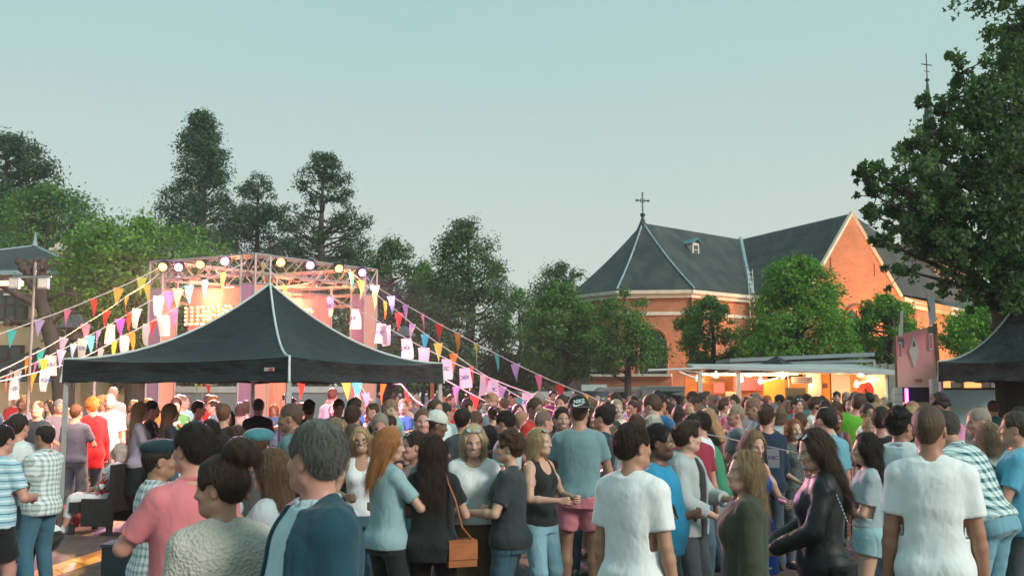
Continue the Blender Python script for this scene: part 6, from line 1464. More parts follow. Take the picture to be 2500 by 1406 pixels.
mb = MB(); cx, cz = XS(2229), ZS(857); mb.poly([(cx-0.085, -0.035, cz), (cx, -0.035, cz-0.30), (cx+0.09, -0.035, cz), (cx, -0.035, cz+0.27)], 0.01, Vector((0, -1, 0))); dm_ = mb.build('diamond', vary('diamond_paint', (0.75, 0.62, 0.60), 0.1, 5), pb_)
mb = MB(); mb.box((cx, -0.05, cz+0.13), (0.02, 0.004, 0.07)); mb.box((cx+0.01, -0.05, cz+0.09), (0.03, 0.004, 0.02)); mb.build('diamond_mark', BLK, dm_)
PTC = vary('grey_green_paint', (0.16, 0.19, 0.17), 0.2, 6); bx(sg, 'corner_patch', PTC, [((XS(2274), -0.035, ZS(818)), (0.11, 0.006, 0.30))]); bx(sg, 'corner_patch', PTC, [((XS(2201), -0.035, ZS(838)), (0.06, 0.006, 0.16))])
for (px, py) in ((2271, 834), (2195, 855)):
    o = bx(sg, 'playing_card', WHITEP, [((XS(px), -0.045, ZS(py)), (0.07, 0.006, 0.28))]); bx(sg, 'card_print', PINKP, [((XS(px), -0.051, ZS(py)), (0.045, 0.006, 0.23))], o)
bx(sg, 'name_plate', vary('plate_brown', (0.55, 0.20, 0.10), 0.1), [((XS(2237), -0.035, ZS(928)), (0.12, 0.006, 0.05))])
OK_ = vary('oak_post', (0.24, 0.13, 0.055), 0.25, 6); mb = MB(); mb.tube([(XS(2296), -0.03, 0), (XS(2283), -0.03, ZS(790))], 0.035, 6); mb.build('post', OK_, sg); mb = MB(); mb.tube([(XS(2192), 0.06, 0), (XS(2190), 0.06, ZS(820))], 0.03, 6); mb.build('post', OK_, sg)
mb = MB(); mb.box(((XS(2192)+XS(2270))/2, 0.1, ZS(960)), (XS(2270)-XS(2192), 0.05, 0.30)); mb.build('dark_curtain', vary('aubergine_cloth', (0.025, 0.014, 0.03), 0.2), sg)
mb = MB(); mb.tube([(XS(2207), 0.0, ZS(948)), (XS(2207), 0.0, ZS(985))], 0.014, 6); mb.build('neon_tube', glow('pink_neon', (1.0, 0.12, 0.55), 5), sg); mb = MB(); mb.tube([(XS(2213), 0.03, ZS(948)), (XS(2213), 0.03, ZS(985))], 0.012, 6); mb.build('neon_tube', glow('violet_neon', (0.55, 0.2, 1.0), 3), sg)
for (px, z0_, z1_, lab) in ((2188, 990, 945, 'narrow stack of white boxes left of the dark curtain'), (2279, 1010, 925, 'tall stack of white boxes right of the pink sign')):
    mb = MB(); a, b = at(0, z0_, YS-0.2).z-1.0, at(0, z1_, YS-0.2).z; n_ = 16; a = 0.02
    for k in range(n_): h = (b-a)/n_; mb.box((ax(px, 900, YS-0.2), YS-0.2, a+h*(k+0.5)), (0.125, 0.12, h*0.93))
    tag(mb.build('box_stack', vary('box_white', (0.72, 0.68, 0.62), 0.06, 6)), lab, 'box stack', 'stacks of white boxes at the sign')
for (pts, lab, pole) in ((((2197, 760), (2206, 757), (2204, 820), (2193, 822)), 'small white flag over the left post of the pink sign', (2193, 830)), (((2262, 728), (2281, 712), (2286, 785), (2269, 797)), 'larger white flag over the right post of the pink sign', (2284, 800))):
    mb = MB(); P4 = [at(x_, y_, YS-0.05) for x_, y_ in pts]; n_ = 6; V = []; Fc = []
    b0 = P4[3]
    for i in range(n_+1):
        t = i/n_; a, b = P4[0].lerp(P4[3], t), P4[1].lerp(P4[2], t); V += [a-b0, (a+b)/2-b0+Vector((0, 0.03*math.sin(t*6), 0)), b-b0]
    for i in range(n_): Fc += [(3*i, 3*i+1, 3*i+4, 3*i+3), (3*i+1, 3*i+2, 3*i+5, 3*i+4)]
    mb.quadmesh(V, Fc); fr = empty('flag_on_pole', b0, 0, lab, 'flag', 'white flags over the pink sign'); cl = mb.build('flag_cloth', PEN, fr, smooth=True, color=(0.88, 0.90, 0.88)); 
    mb = MB(); mb.tube([at(pole[0], pole[1]+20, YS-0.03)-b0, P4[0]-b0], 0.01, 5); mb.build('pole', OK_, fr)
# pale barrier under the right tent
YB = 19.0; mb = MB(); b0, b1 = ax(2292, 950, YB), ax(2560, 950, YB); mb.box(((b0+b1)/2, YB, at(0, 950, YB).z/2), (b1-b0, 0.05, at(0, 950, YB).z)); br = mb.build('pale_barrier', vary('pale_blue_sheet', (0.42, 0.56, 0.57), 0.1, 1.2, 0.6))
tag(br, 'long pale blue barrier sheet under the black tent at the right', 'barrier'); mb = MB(); mb.tube([(b0, YB-0.03, at(0, 950, YB).z+0.01), (b1, YB-0.03, at(0, 950, YB).z+0.01)], 0.02, 6); mb.build('top_rail', IRON, br)
# lit bar behind it
YL = 22.0; lb_ = empty('lit_bar', (ax(2400, 940, YL), YL, 0), 0, 'dark bar with orange lit openings under the right black tent', 'bar'); XL = lambda px: ax(px, 940, YL)-lb_.location.x
bx(lb_, 'wall', vary('bar_wall', (0.07, 0.07, 0.05), 0.3), [((XL(2410), 0.1, 1.0), (3.2, 0.08, 2.2))])
for px, w in ((2308, 26), (2376, 40), (2444, 36), (2500, 20)): bx(lb_, 'lit_opening', glow('orange_opening', (1.0, 0.33, 0.10), 0.9), [((XL(px), 0.03, 2.03), (w/FPX*YL, 0.04, 0.17))])
mb = MB(); mb.tube([(XL(2330), -0.4, 2.20), (XL(2372), -0.4, 2.18), (XL(2420), -0.4, 2.19), (XL(2450), -0.4, 2.16), (XL(2500), -0.4, 2.2)], 0.012, 5); mb.build('neon_string', glow('magenta_neon', (1.0, 0.08, 0.25), 3), lb_)
# ------------------------------------------------------------ street lanterns, poles
def lantern(px, py, Y, label):
    p = at(px, py, Y); root = empty('street_lantern', (p.x, Y, 0), 0, label, 'street lantern', 'street lanterns')
    mb = MB(); mb.lathe((0, 0, 0), [(0.14, 0), (0.12, 0.5), (0.06, 0.8), (0.05, p.z-0.8)], 10); mb.build('pole', IRON, root)
    mb = MB(); mb.lathe((0, 0, p.z-0.8), [(0.06, 0), (0.20, 0.12), (0.24, 0.30), (0.20, 0.42)], 14); mb.build('glass_bowl', vary('lantern_glass', (0.10, 0.10, 0.09), 0.2, 4, 0.2), root)
    mb = MB(); mb.lathe((0, 0, p.z-0.42), [(0.44, 0), (0.46, 0.03), (0.40, 0.10), (0.30, 0.20), (0.16, 0.34), (0.06, 0.40)], 18); mb.build('lantern_hood', vary('hood_metal', (0.10, 0.12, 0.12), 0.2, 4, 0.4, 0.4), root)
lantern(186, 765, 26, 'dark street lantern with round hood before the bright green tree'); lantern(988, 795, 36, 'dark street lantern with round hood behind the bunting right of the stage')
fp = empty('floodlight_pole', (ax(68, 950, 16.5), 16.5, 0), 0, 'slim grey pole carrying a pair of square floodlights at the left edge', 'pole')
zt = at(73, 640, 16.5).z; mb = MB(); mb.tube([(0, 0, 0), (0.02, 0, zt)], 0.024, 8); mb.build('pole', vary('dull_pole', (0.16, 0.17, 0.16), 0.1), fp); mb = MB(); mb.tube([(-0.35, 0, zt-0.25), (0.30, 0, zt-0.25)], 0.02, 6); mb.build('crossbar', POST, fp)
for s_ in (-0.28, 0.20):
    mb = MB(); mb.box((s_, -0.05, zt-0.36), (0.16, 0.10, 0.18)); h_ = mb.build('floodlight', POST, fp); mb = MB(); mb.box((s_, -0.105, zt-0.36), (0.13, 0.01, 0.14)); mb.build('floodlight_glass', vary('flood_glass', (0.5, 0.5, 0.48), 0.1, 5, 0.2), h_)
tag(MB().build('x', PIPE), 'x', 'x') if False else None
mb = MB(); sp_ = at(5, 692, 18); mb.box((sp_.x+0.1, 18, sp_.z), (0.55, 0.08, 0.10)); hl = mb.build('heat_lamp', POST); tag(hl, 'glowing orange bar heater high at the left edge before the slate roof', 'heater'); mb = MB(); mb.box((sp_.x+0.1, 17.94, sp_.z), (0.5, 0.02, 0.07)); mb.build('heater_element', glow('heater_glow', (1.0, 0.35, 0.12), 5.0), hl)
l = bpy.data.lights.new('heater_light', 'POINT'); l.energy = 160; l.color = (1.0, 0.45, 0.22); l.shadow_soft_size = 0.3; o = bpy.data.objects.new('heater_light', l); COL.objects.link(o); o.parent = hl; o.location = (sp_.x+0.5, 17.6, sp_.z)
mb = MB(); mb.tube([(sp_.x-0.3, 18.06, 0), (sp_.x-0.3, 18.06, sp_.z+0.1)], 0.04, 8); mb.build('pole', POST, hl)
mb = MB(); q_ = ax(1081, 950, 22); mb.box((ax(1055, 950, 24), 24, 1.2), (0.09, 0.09, 2.4)); tag(mb.build('rust_post', vary('rusty_steel', (0.22, 0.07, 0.03), 0.2)), 'rusty brown post behind the right corner of the black tent', 'post')
# ------------------------------------------------------------ parked vans and cars
CARG = vary('car_glass', (0.03, 0.045, 0.048), 0.15, 2, 0.08, bmp=0); TYRE = vary('tyre', (0.02, 0.02, 0.02), 0.1)
def car(x, y, rz, L, W, H, col, label, van=False):
    m, n, b = newmat('car_paint'); b.inputs['Base Color'].default_value = tuple(col)+(1,); b.inputs['Roughness'].default_value = 0.25; b.inputs['Coat Weight'].default_value = 0.6
    root = empty('parked_van' if van else 'parked_car', (x, y, 0), rz, label, 'van' if van else 'car', 'vehicles parked before the church')
    if van: prof = [(-0.5, 0.3), (0.5, 0.3), (0.5, 0.48), (0.46, 0.58), (0.33, 0.97), (0.28, 1.0), (-0.46, 1.0), (-0.5, 0.93)]
    else: prof = [(-0.5, 0.25), (0.5, 0.25), (0.5, 0.52), (0.46, 0.60), (0.24, 0.66), (0.10, 0.97), (0.0, 1.0), (-0.24, 0.99), (-0.42, 0.68), (-0.5, 0.60)]
    mb = MB(); V = []; K = 5
    for j, (yy, sc) in enumerate(((-W/2, 0.93), (-W/2*0.93, 1.0), (0, 1.01), (W/2*0.93, 1.0), (W/2, 0.93))):
        for (a, z) in prof: V.append((a*L*(1 if z < 0.6 else sc), yy*(1 if z < 0.62 else 0.86), z*H*(1 if z < 0.6 else (0.985 if abs(yy) > W*0.48 else 1))))
    n_ = len(prof); Fc = [(j*n_+i, j*n_+(i+1) % n_, (j+1)*n_+(i+1) % n_, (j+1)*n_+i) for j in range(4) for i in range(n_)]+[tuple(range(n_)), tuple(range(5*n_-1, 4*n_-1, -1))]
    mb.quadmesh(V, Fc); mb.build('body', m, root)
    mb = MB(); zz = (0.62, 0.90)
    spans = ((-0.40, -0.14), (-0.11, 0.12), (0.14, 0.30)) if van else ((-0.34, -0.14), (-0.11, 0.08), )
    for s_ in (-1, 1):
        for a, b2 in spans: mb.poly([(a*L, s_*(W/2*0.95), zz[0]*H), (b2*L, s_*(W/2*0.95), zz[0]*H), ((b2-0.03)*L, s_*(W/2*0.875), zz[1]*H), ((a+0.02)*L, s_*(W/2*0.875), zz[1]*H)])
    mb.poly([(0.455*L if van else 0.245*L, -W*0.40, 0.62*H if van else 0.69*H), (0.455*L if van else 0.245*L, W*0.40, 0.62*H if van else 0.69*H), (0.345*L if van else 0.12*L, W*0.36, 0.94*H), (0.345*L if van else 0.12*L, -W*0.36, 0.94*H)])
    mb.poly([(-0.505*L if van else -0.44*L, -W*0.38, 0.64*H), (-0.505*L if van else -0.44*L, W*0.38, 0.64*H), (-0.50*L if van else -0.27*L, W*0.36, 0.92*H), (-0.50*L if van else -0.27*L, -W*0.36, 0.92*H)])
    mb.build('windows', CARG, root)
    for a in (-0.32, 0.32):
        for s_ in (-1, 1):
            mb = MB(); mb.tube([(a*L, s_*W*0.40, 0.32), (a*L, s_*W*0.50, 0.32)], 0.32, 14); mb.build('wheel', TYRE, root)
q2 = lambda px, Y: ax(px, 950, Y)
car(q2(1705, 43), 43, R(4), 5.2, 2.0, 2.05, (0.50, 0.58, 0.58), 'pale grey van with dark side windows left of the food stand', True)
car(q2(1590, 44), 44, R(2), 4.9, 1.95, 2.0, (0.70, 0.70, 0.67), 'white van behind the dark trunk of the young tree', True)
for i, (px, Y, c, lb) in enumerate(((1500, 46, (0.60, 0.60, 0.57), 'white car with rounded roof next to the white van'), (1445, 43, (0.10, 0.12, 0.13), 'dark car before the low brick wall'), (1345, 42, (0.55, 0.58, 0.57), 'pale car under the red bunting pennant'), (1275, 43, (0.30, 0.34, 0.35), 'grey car before the white sash window'), (1215, 44, (0.55, 0.60, 0.60), 'silver car half behind the white printed flag'), (1400, 45, (0.65, 0.66, 0.64), 'white car right of the pale one before the brick outbuilding'))):
    car(q2(px, Y), Y, R(80+7*i), 4.2, 1.75, 1.95 if i == 0 else 1.85, c, lb)
# blue grey container behind the stage
mb = MB(); c0, c1 = ax(425, 950, 33), ax(850, 950, 33); zc_ = at(0, 952, 33).z-0.02+0.12; mb.box(((c0+c1)/2, 33, zc_/2), (c1-c0, 1.2, zc_)); ct = mb.build('site_container', vary('teal_grey_paint', (0.12, 0.22, 0.24), 0.15, 1.5)); tag(ct, 'long blue grey container wall behind the stage', 'container'); mb = MB(); mb.box(((c0+c1)/2, 32.38, zc_-0.08), (c1-c0+0.02, 0.04, 0.2)); mb.build('top_band', vary('pale_teal_paint', (0.28, 0.44, 0.46), 0.1), ct)
# floodlights at the foot of the church walls, hidden by trees and cars
for (p, aim, P, c, lab) in ((cp(7.0, 8.2, 0.5), cp(3.5, 4.8, 6.6), 2200, (1.0, 0.42, 0.14), 'low floodlight on the ground before the choir corner'), ((25.0, 54.5, 0.5), (21.0, 59.8, 7.0), 7500, (1.0, 0.43, 0.14), 'low floodlight on the ground before the gable'), ((33.5, 61.0, 0.5), (30.0, 68.5, 5.5), 6500, (1.0, 0.43, 0.14), 'low floodlight on the ground before the nave wall'), ((13.0, 52.8, 0.5), (9.2, 57.7, 4.5), 900, (1.0, 0.45, 0.18), 'low floodlight on the ground before the arched choir window')):
    p = Vector(p); r_ = empty('church_floodlight', p, 0, lab, 'floodlight', 'floodlights lighting the church'); d = (Vector(aim)-p).normalized(); r_.rotation_euler = d.to_track_quat('-Z', 'Y').to_euler()
    mb = MB(); mb.box((0, 0, 0.08), (0.35, 0.25, 0.14)); mb.build('housing', BLK, r_); mb = MB(); mb.box((0, 0, 0.005), (0.30, 0.20, 0.01)); mb.build('lens', glow('flood_lens', (1.0, 0.6, 0.3), 5), r_)
    l = bpy.data.lights.new('flood', 'SPOT'); l.energy = P; l.color = c; l.spot_size = R(120); l.spot_blend = 0.9; l.shadow_soft_size = 0.3; o = bpy.data.objects.new('flood', l); COL.objects.link(o); o.parent = r_; o.location = (0, 0, -0.1)
# ------------------------------------------------------------ square furniture near the camera
gp = lambda px, py: at(px, py, CAM_H*FPX/(py-HOR)) if False else Vector((0, 0, 0))
def ground_pt(px, py):
    v = (703.0-py)/FPX; d = Vector(((px-1250.0)/FPX, _c-v*_s, _s+v*_c)); t = -CAM_H/d.z; return Vector((d.x*t, d.y*t, 0))
# orange cable guard across the pavement
a, b = ground_pt(60, 1418), ground_pt(330, 1330); b2 = a.lerp(b, 2.2); mb = MB(); d = (b2-a); L_ = d.length; d.normalize(); s_ = Vector((-d.y, d.x, 0)); V = []; Fc = []
pr_ = [(-0.17, 0.004), (-0.09, 0.045), (0.09, 0.045), (0.17, 0.004)]; n_ = 12
mats_ = []
for i in range(n_):
    p0 = a+d*L_*i/n_; p1 = a+d*(L_*(i+1)/n_-0.02); V = [p0+s_*x_+Vector((0, 0, z_)) for x_, z_ in pr_]+[p1+s_*x_+Vector((0, 0, z_)) for x_, z_ in pr_]
    mb.quadmesh(V, [(0, 1, 5, 4), (1, 2, 6, 5), (2, 3, 7, 6), (0, 3, 2, 1), (4, 5, 6, 7)])
tag(mb.build('cable_guard', vary('orange_rubber', (0.75, 0.22, 0.03), 0.25, 5, 0.55)), 'orange cable guard crossing the paving at the lower left', 'cable guard')
# wicker chair
wc = empty('wicker_chair', ground_pt(243, 1300), R(-8), 'dark woven armchair with the seated woman in white', 'chair'); WK = vary('dark_wicker', (0.018, 0.015, 0.015), 0.4, 18, 0.6, bmp=0.9, bscale=70, bdist=0.02)
def wbx(n, it): mb = MB(); [mb.box(Vector(c), s_, *r_) for c, s_, *r_ in it]; return mb.build(n, WK, wc)
CH = lambda x, y, z: (x, y, z)
wbx('seat', [((0.0, 0.05, 0.36), (0.62, 0.60, 0.14))]); wbx('backrest', [((0.30, 0.05, 0.62), (0.07, 0.62, 0.62))])
for s_ in (-1, 1): wbx('armrest', [((0.10, 0.05+s_*0.30, 0.30), (0.44, 0.06, 0.36))])
for sx_ in (-1, 1):
    for s_ in (-1, 1): wbx('leg', [((0.27*sx_, 0.05+s_*0.28, 0.075), (0.06, 0.06, 0.15))])
# grey bin-like box by the pavement edge
mb = MB(); q_ = ground_pt(300, 1400); mb.box((q_.x, q_.y, 0.15), (0.35, 0.3, 0.3)); o = mb.build('storage_box', vary('slate_plastic', (0.05, 0.08, 0.09), 0.2, 4, 0.6)); tag(o, 'low dark grey box on the paving beside the orange cable guard', 'box'); mb = MB(); mb.box((q_.x, q_.y, 0.315), (0.38, 0.33, 0.03)); mb.build('lid', vary('slate_lid', (0.07, 0.10, 0.11), 0.2), o)
mb = MB(); q_ = ground_pt(165, 1285); mb.lathe((q_.x, q_.y, 0.0), [(0.14, 0.0), (0.19, 0.08), (0.17, 0.24), (0.08, 0.30)], 12); o = mb.build('hand_bag', vary('red_bag', (0.35, 0.03, 0.05), 0.2), smooth=True); tag(o, 'dark red bag on the paving at the feet of the seated woman', 'bag'); mb = MB(); mb.tube([(q_.x-0.1, q_.y, 0.26), (q_.x-0.05, q_.y, 0.42), (q_.x+0.05, q_.y, 0.42), (q_.x+0.1, q_.y, 0.26)], 0.01, 6); mb.build('handle', BLK, o)
# ------------------------------------------------------------ people near the camera, one by one
S1, S2, S3, S4, S5 = (0.52, 0.33, 0.245), (0.40, 0.235, 0.16), (0.15, 0.080, 0.050), (0.50, 0.27, 0.21), (0.30, 0.17, 0.11)
WH, LG, BK, GY = (0.80, 0.84, 0.83), (0.42, 0.46, 0.46), (0.020, 0.023, 0.023), (0.16, 0.18, 0.18)
DK, BR, BL, GRH, RD, BN = (0.022, 0.016, 0.013), (0.075, 0.042, 0.026), (0.40, 0.29, 0.16), (0.16, 0.16, 0.15), (0.34, 0.13, 0.045), (0.035, 0.021, 0.015)
DEN, LDEN = (0.035, 0.085, 0.13), (0.20, 0.38, 0.46)
TAKEN = []
def hero(px, py, d, heading, label, skin=S1, top=WH, bottom=DEN, hair=('short', DK), under=(0.6, 0.66, 0.68), shoes=(0.06, 0.06, 0.06), extras=(), v=0.0065, H=None, cup=None, group=None, tk='tee', bk='jeans', yaw=0, **k):
    p = at(px, py, d); H = H or p.z
    if d > 9: v = max(v, 0.0085)
    if d > 12: v = max(v, 0.011)
    k.setdefault('seed', int(px*7+py) % 997)
    t = template(v, top=tk, bottom=bk, yaw=yaw, **k)
    o = place(t, p.x, d, heading, H, skin, top, bottom, hair, shoes, under, label, group, extras, fine=d < 12)
    TAKEN.append((p.x, d))
    if cup: CUPS.append((o, t)+tuple(cup))
    return o, t
H_ = hero
H_(772, 1022, 3.70, -120, 'grey haired man in an open teal blazer over a pale shirt, largest figure', skin=S4, top=(0.014, 0.060, 0.085), hair=('short', (0.12, 0.13, 0.125)), yaw=62, wide=1.10, belly=0.06, tk='open', gap=0.11, hem=0.74, amp=0.011, under=(0.45, 0.62, 0.66), under_collar=True, cloth_name='blazer', bottom=(0.02, 0.03, 0.04), stubble=0.1)
H_(548, 1108, 4.05, -28, 'woman with dark upswept hair in a cream knitted sweater seen from behind', sex='f', skin=S2, top=(0.52, 0.50, 0.44), hair=('topbun', BN), yaw=-52, pitch=-6, tk='long', top_mat='knit', wide=1.22, loose=0.012, neckline=0.03, bottom=BK)
H_(474, 1028, 5.05, -42, 'dark haired man in a pink striped polo behind the knitted sweater woman', skin=S4, top=(0.66, 0.21, 0.23), hair=('short', DK), yaw=-16, wide=1.15, l='holdhigh', r='hold', tk='polo', collar=True, top_mat='plain')
H_(392, 1073, 6.20, 52, 'older man in a dark flat cap and grey blue checked shirt', skin=S5, top=(0.24, 0.36, 0.38), hair=('ring', DK), extras=(('flat_cap', (0.012, 0.035, 0.045)),), yaw=12, l='fold', r='down2', tk='polo', top_mat='plaid', collar=True, hem=0.80, loose=0.012)
H_(664, 1092, 5.50, -78, 'long haired woman in a pale blue grey cardigan holding her hand to her mouth', sex='f', skin=S1, top=(0.42, 0.50, 0.53), hair=('straight', (0.12, 0.075, 0.045)), l='chin', r='hold', tk='long', loose=0.006, bottom=BK)
H_(630, 1047, 7.00, 12, 'person in a teal flat cap between the knitted sweater and the blazer', skin=S4, top=(0.10, 0.10, 0.10), hair=('crop', BR), extras=(('flat_cap', (0.05, 0.20, 0.235)),), v=0.008)
H_(543, 1060, 7.00, 25, 'person with short black hair right behind the dark updo', skin=S5, top=(0.05, 0.055, 0.06), v=0.008)
H_(577, 1037, 8.50, -25, 'brown haired person in black seen over the updo', skin=S2, top=BK, hair=('short', BR), v=0.008)
H_(512, 1022, 9.50, -45, 'dark haired person with sunglasses pushed up behind the pink polo', skin=S2, top=BK, hair=('short', DK), extras=(('sunglasses_up', (0, 0, 0)),), v=0.008)
H_(714, 982, 9.30, -92, 'tall cropped man in profile above the blazer man, teal shirt', skin=S5, top=(0.10, 0.22, 0.24), hair=('buzz', (0.09, 0.06, 0.04)), wide=1.15, tk='polo', collar=True, stubble=0.15, pitch=-8)
H_(820, 1018, 10.80, 78, 'grey blonde woman with glasses in profile right of the blazer man', sex='f', skin=S1, top=(0.05, 0.05, 0.07), hair=('bob', (0.24, 0.19, 0.12)), extras=(('glasses', (0, 0, 0)),), v=0.008)
H_(884, 1040, 8.90, 172, 'smiling blonde woman with black glasses in a white tank top', sex='f', skin=S2, hair=('straight', (0.42, 0.31, 0.18)), extras=(('glasses', (0, 0, 0)),), tk='tank', smile=True, roll=5, r='hold', l='down', hem=0.92, top=(0.74, 0.78, 0.80))
H_(862, 1034, 9.80, -10, 'woman with dark blonde hair behind the smiling blonde', sex='f', top=BK, hair=('straight', (0.12, 0.085, 0.05)), v=0.009)
H_(920, 1032, 10.20, 170, 'dark haired person between the smiling blonde and the red blonde woman', skin=S4, top=GY, v=0.009)
H_(948, 1041, 7.30, 48, 'woman with long red blonde hair in a pale teal T-shirt', sex='f', skin=S1, top=(0.27, 0.42, 0.45), hair=('long', (0.40, 0.185, 0.07)), yaw=38, pitch=-6, r='holdhigh', l='holdhigh', bk='slim', bottom=BK, bot_mat='plain', smile=True)
H_(1010, 1050, 8.00, -118, 'woman with sunglasses on her dark bun talking to the red blonde woman', sex='f', skin=S4, top=(0.05, 0.16, 0.18), hair=('bun', BN), extras=(('sunglasses_up', (0, 0, 0)),), tk='tank', l='holdhigh', r='hold', bottom=(0.18, 0.36, 0.38), bk='jeans')
H_(1058, 1062, 7.30, 6, 'woman with long dark brown hair in a black top seen from behind', sex='f', skin=S1, top=(0.016, 0.018, 0.018), hair=('wavy', (0.038, 0.020, 0.014)), r='hold', l='hold', backneck=True, bk='slim', bot_mat='plain', bottom=(0.010, 0.010, 0.010), wide=1.08, hem=0.80, sleeve=0.6, loose=0.012)
H_(1156, 1033, 7.70, 176, 'blonde woman looking down in a white V-neck blouse with a long khaki skirt', sex='f', skin=S1, top=(0.70, 0.75, 0.74), hair=('bob', (0.50, 0.41, 0.28)), extras=(('sunglasses_up', (0, 0, 0)),), pitch=-12, smile=True, l='hold', r='down2', bk='long_skirt', bottom=(0.12, 0.085, 0.042), neckline=0.05, wide=1.12, loose=0.012, bust=1.15, hem=0.98)
H_(1243, 1051, 7.50, -82, 'woman with short curly brown hair in a charcoal T-shirt and blue jeans holding a can', sex='f', skin=S1, top=(0.038, 0.046, 0.050), hair=('curly', (0.085, 0.048, 0.028)), l='hold', r='holdlow', wide=1.22, bottom=(0.02, 0.075, 0.11), hem=0.86, cup=('l', 'can'))
H_(1238, 1000, 10.60, -70, 'dark haired man in a light blue shirt behind the curly haired woman', skin=S4, top=(0.42, 0.62, 0.68), hair=('short', DK), tk='polo', collar=True, pitch=-14, wide=1.12, v=0.008)
H_(1318, 1042, 8.50, 128, 'smiling blonde woman in a black strap top left of the black cap man', sex='f', skin=S1, top=BK, hair=('bob', (0.45, 0.33, 0.19)), extras=(('sunglasses_up', (0, 0, 0)),), tk='tank', smile=True, yaw=-10, r='hold', l='hold', bottom=LDEN, hem=0.88, wide=1.1)
cm, ct_ = H_(1413, 966, 9.20, 4, 'tall man in a black logo cap, grey teal T-shirt and pink shorts', skin=S2, top=(0.17, 0.29, 0.31), bottom=(0.68, 0.25, 0.30), hair=('buzz', BR), bk='shorts', bot_mat='plain', short=0.62, wide=1.08, r='holdlow', l='holdlow', sleeve=0.62, hem=0.90, v=0.0075, extras=())
H_(1372, 992, 10.60, 172, 'smiling dark haired man behind the shoulder of the black cap man', skin=S2, top=(0.05, 0.07, 0.08), smile=True, stubble=0.35)
H_(1470, 988, 10.60, -72, 'dark haired man with receding hair in a dark teal T-shirt right of the black cap', skin=S4, top=(0.015, 0.05, 0.06), hair=('short', DK))
H_(1328, 1000, 11.00, 68, 'balding shaved man in a pale blue shirt left of the black cap man', skin=S4, top=(0.45, 0.66, 0.72), hair=('buzz', (0.17, 0.13, 0.10)), tk='polo', collar=True, wide=1.2)
H_(1545, 1029, 5.60, 38, 'young dark haired man in a plain white T-shirt, second largest figure', skin=S2, top=(0.78, 0.83, 0.83), hair=('short', (0.030, 0.018, 0.013)), yaw=22, r='down', l='down', wide=0.95, loose=0.008, bottom=BK)
H_(1608, 1032, 6.90, 112, 'dark skinned man in a bright blue T-shirt behind the young man in white', skin=S3, top=(0.020, 0.26, 0.46), hair=('short', (0.012, 0.010, 0.010)), stubble=0.7, l='down', r='fold', wide=1.15, belly=0.06, bottom=(0.05, 0.07, 0.08), yaw=-6)
H_(1678, 1027, 8.00, 122, 'young man with a quiff in a pale grey hooded jacket over black', skin=S1, top=(0.40, 0.45, 0.45), hair=('quiff', (0.055, 0.036, 0.024)), yaw=-44, tk='open', hood=True, under=BK, r='holdlow', l='hold', hem=0.84, underhem=0.82, bottom=(0.012, 0.014, 0.016), amp=0.009, sleeve=1.75, cup=('r', 'beer'), gap=0.085)
H_(1708, 1003, 10.60, -62, 'dark haired man in a white T-shirt behind the quiff', skin=S4, top=(0.66, 0.76, 0.80), hair=('short', DK), r='down', yaw=-8, wide=1.12, v=0.008, bottom=(0.10, 0.30, 0.36))
H_(1757, 1029, 11.00, -64, 'woman with black hair bowed over a table in a green T-shirt', sex='f', skin=S1, top=(0.05, 0.26, 0.14), hair=('bob', DK), pitch=-32, lean=14)
H_(1612, 1036, 8.20, 15, 'woman with long reddish brown hair and bare shoulders behind the blue T-shirt', sex='f', skin=S4, top=(0.4, 0.4, 0.4), hair=('straight', (0.13, 0.05, 0.028)), tk='tank', v=0.008)
H_(1812, 1099, 5.75, -84, 'woman with long streaked blonde hair in an olive jacket', sex='f', skin=S1, top=(0.046, 0.055, 0.036), hair=('wavy', (0.26, 0.19, 0.105)), yaw=-24, pitch=5, tk='jacket', wide=1.1, loose=0.004, hem=0.80, amp=0.012, bottom=BK)
H_(1836, 1047, 8.30, 150, 'light brown haired woman in a royal blue dress looking down', sex='f', skin=S1, top=(0.010, 0.065, 0.38), hair=('straight', (0.22, 0.15, 0.085)), pitch=-14, tk='tank', hem=0.95, bk='skirt', bottom=(0.010, 0.065, 0.38), bot_mat='plain', r='down', l='hold', yaw=12)
H_(1938, 1021, 11.20, 158, 'auburn woman in a dark speckled T-shirt holding a cup', sex='f', skin=S1, top=(0.13, 0.15, 0.15), hair=('bob', (0.25, 0.11, 0.05)), top_mat='speckle', r='holdlow', l='holdlow', yaw=10, cup=('r', 'cup'), bottom=(0.05, 0.06, 0.07))
H_(1996, 1045, 6.30, -78, 'young woman in a black leather jacket with sunglasses in her dark hair', sex='f', skin=S1, top=(0.012, 0.015, 0.015), hair=('wavy', (0.050, 0.032, 0.022)), extras=(('sunglasses_up', (0, 0, 0)),), yaw=-24, pitch=-13, tk='jacket', top_mat='leather', amp=0.008, hem=0.84, bk='skirt', bot_mat='plain', bottom=(0.010, 0.011, 0.012), l='holdlow', r='holdlow', cup=('l', 'flute'), wide=1.08)
H_(2012, 989, 9.40, -22, 'balding man in a light blue polo with navy collar', skin=S4, top=(0.13, 0.36, 0.45), hair=('thin', DK), tk='polo', collar=True, wide=1.12, v=0.008, yaw=-20)
H_(2052, 966, 13.50, 30, 'man in a bright green T-shirt leaning to the right', skin=S4, top=(0.13, 0.45, 0.035), hair=('short', BR), tilt=16, lean=6, r='hip', wide=1.2, H=1.93)
H_(2112, 1056, 7.70, -78, 'woman with long black wavy hair, pale denim shirt and denim shorts', sex='f', skin=S1, top=(0.30, 0.37, 0.39), hair=('wavy', (0.016, 0.012, 0.011)), l='fold', r='fold', bk='shorts', short=0.30, bottom=(0.28, 0.46, 0.50), hem=1.0, loose=0.008, yaw=-6, top_mat='denim')
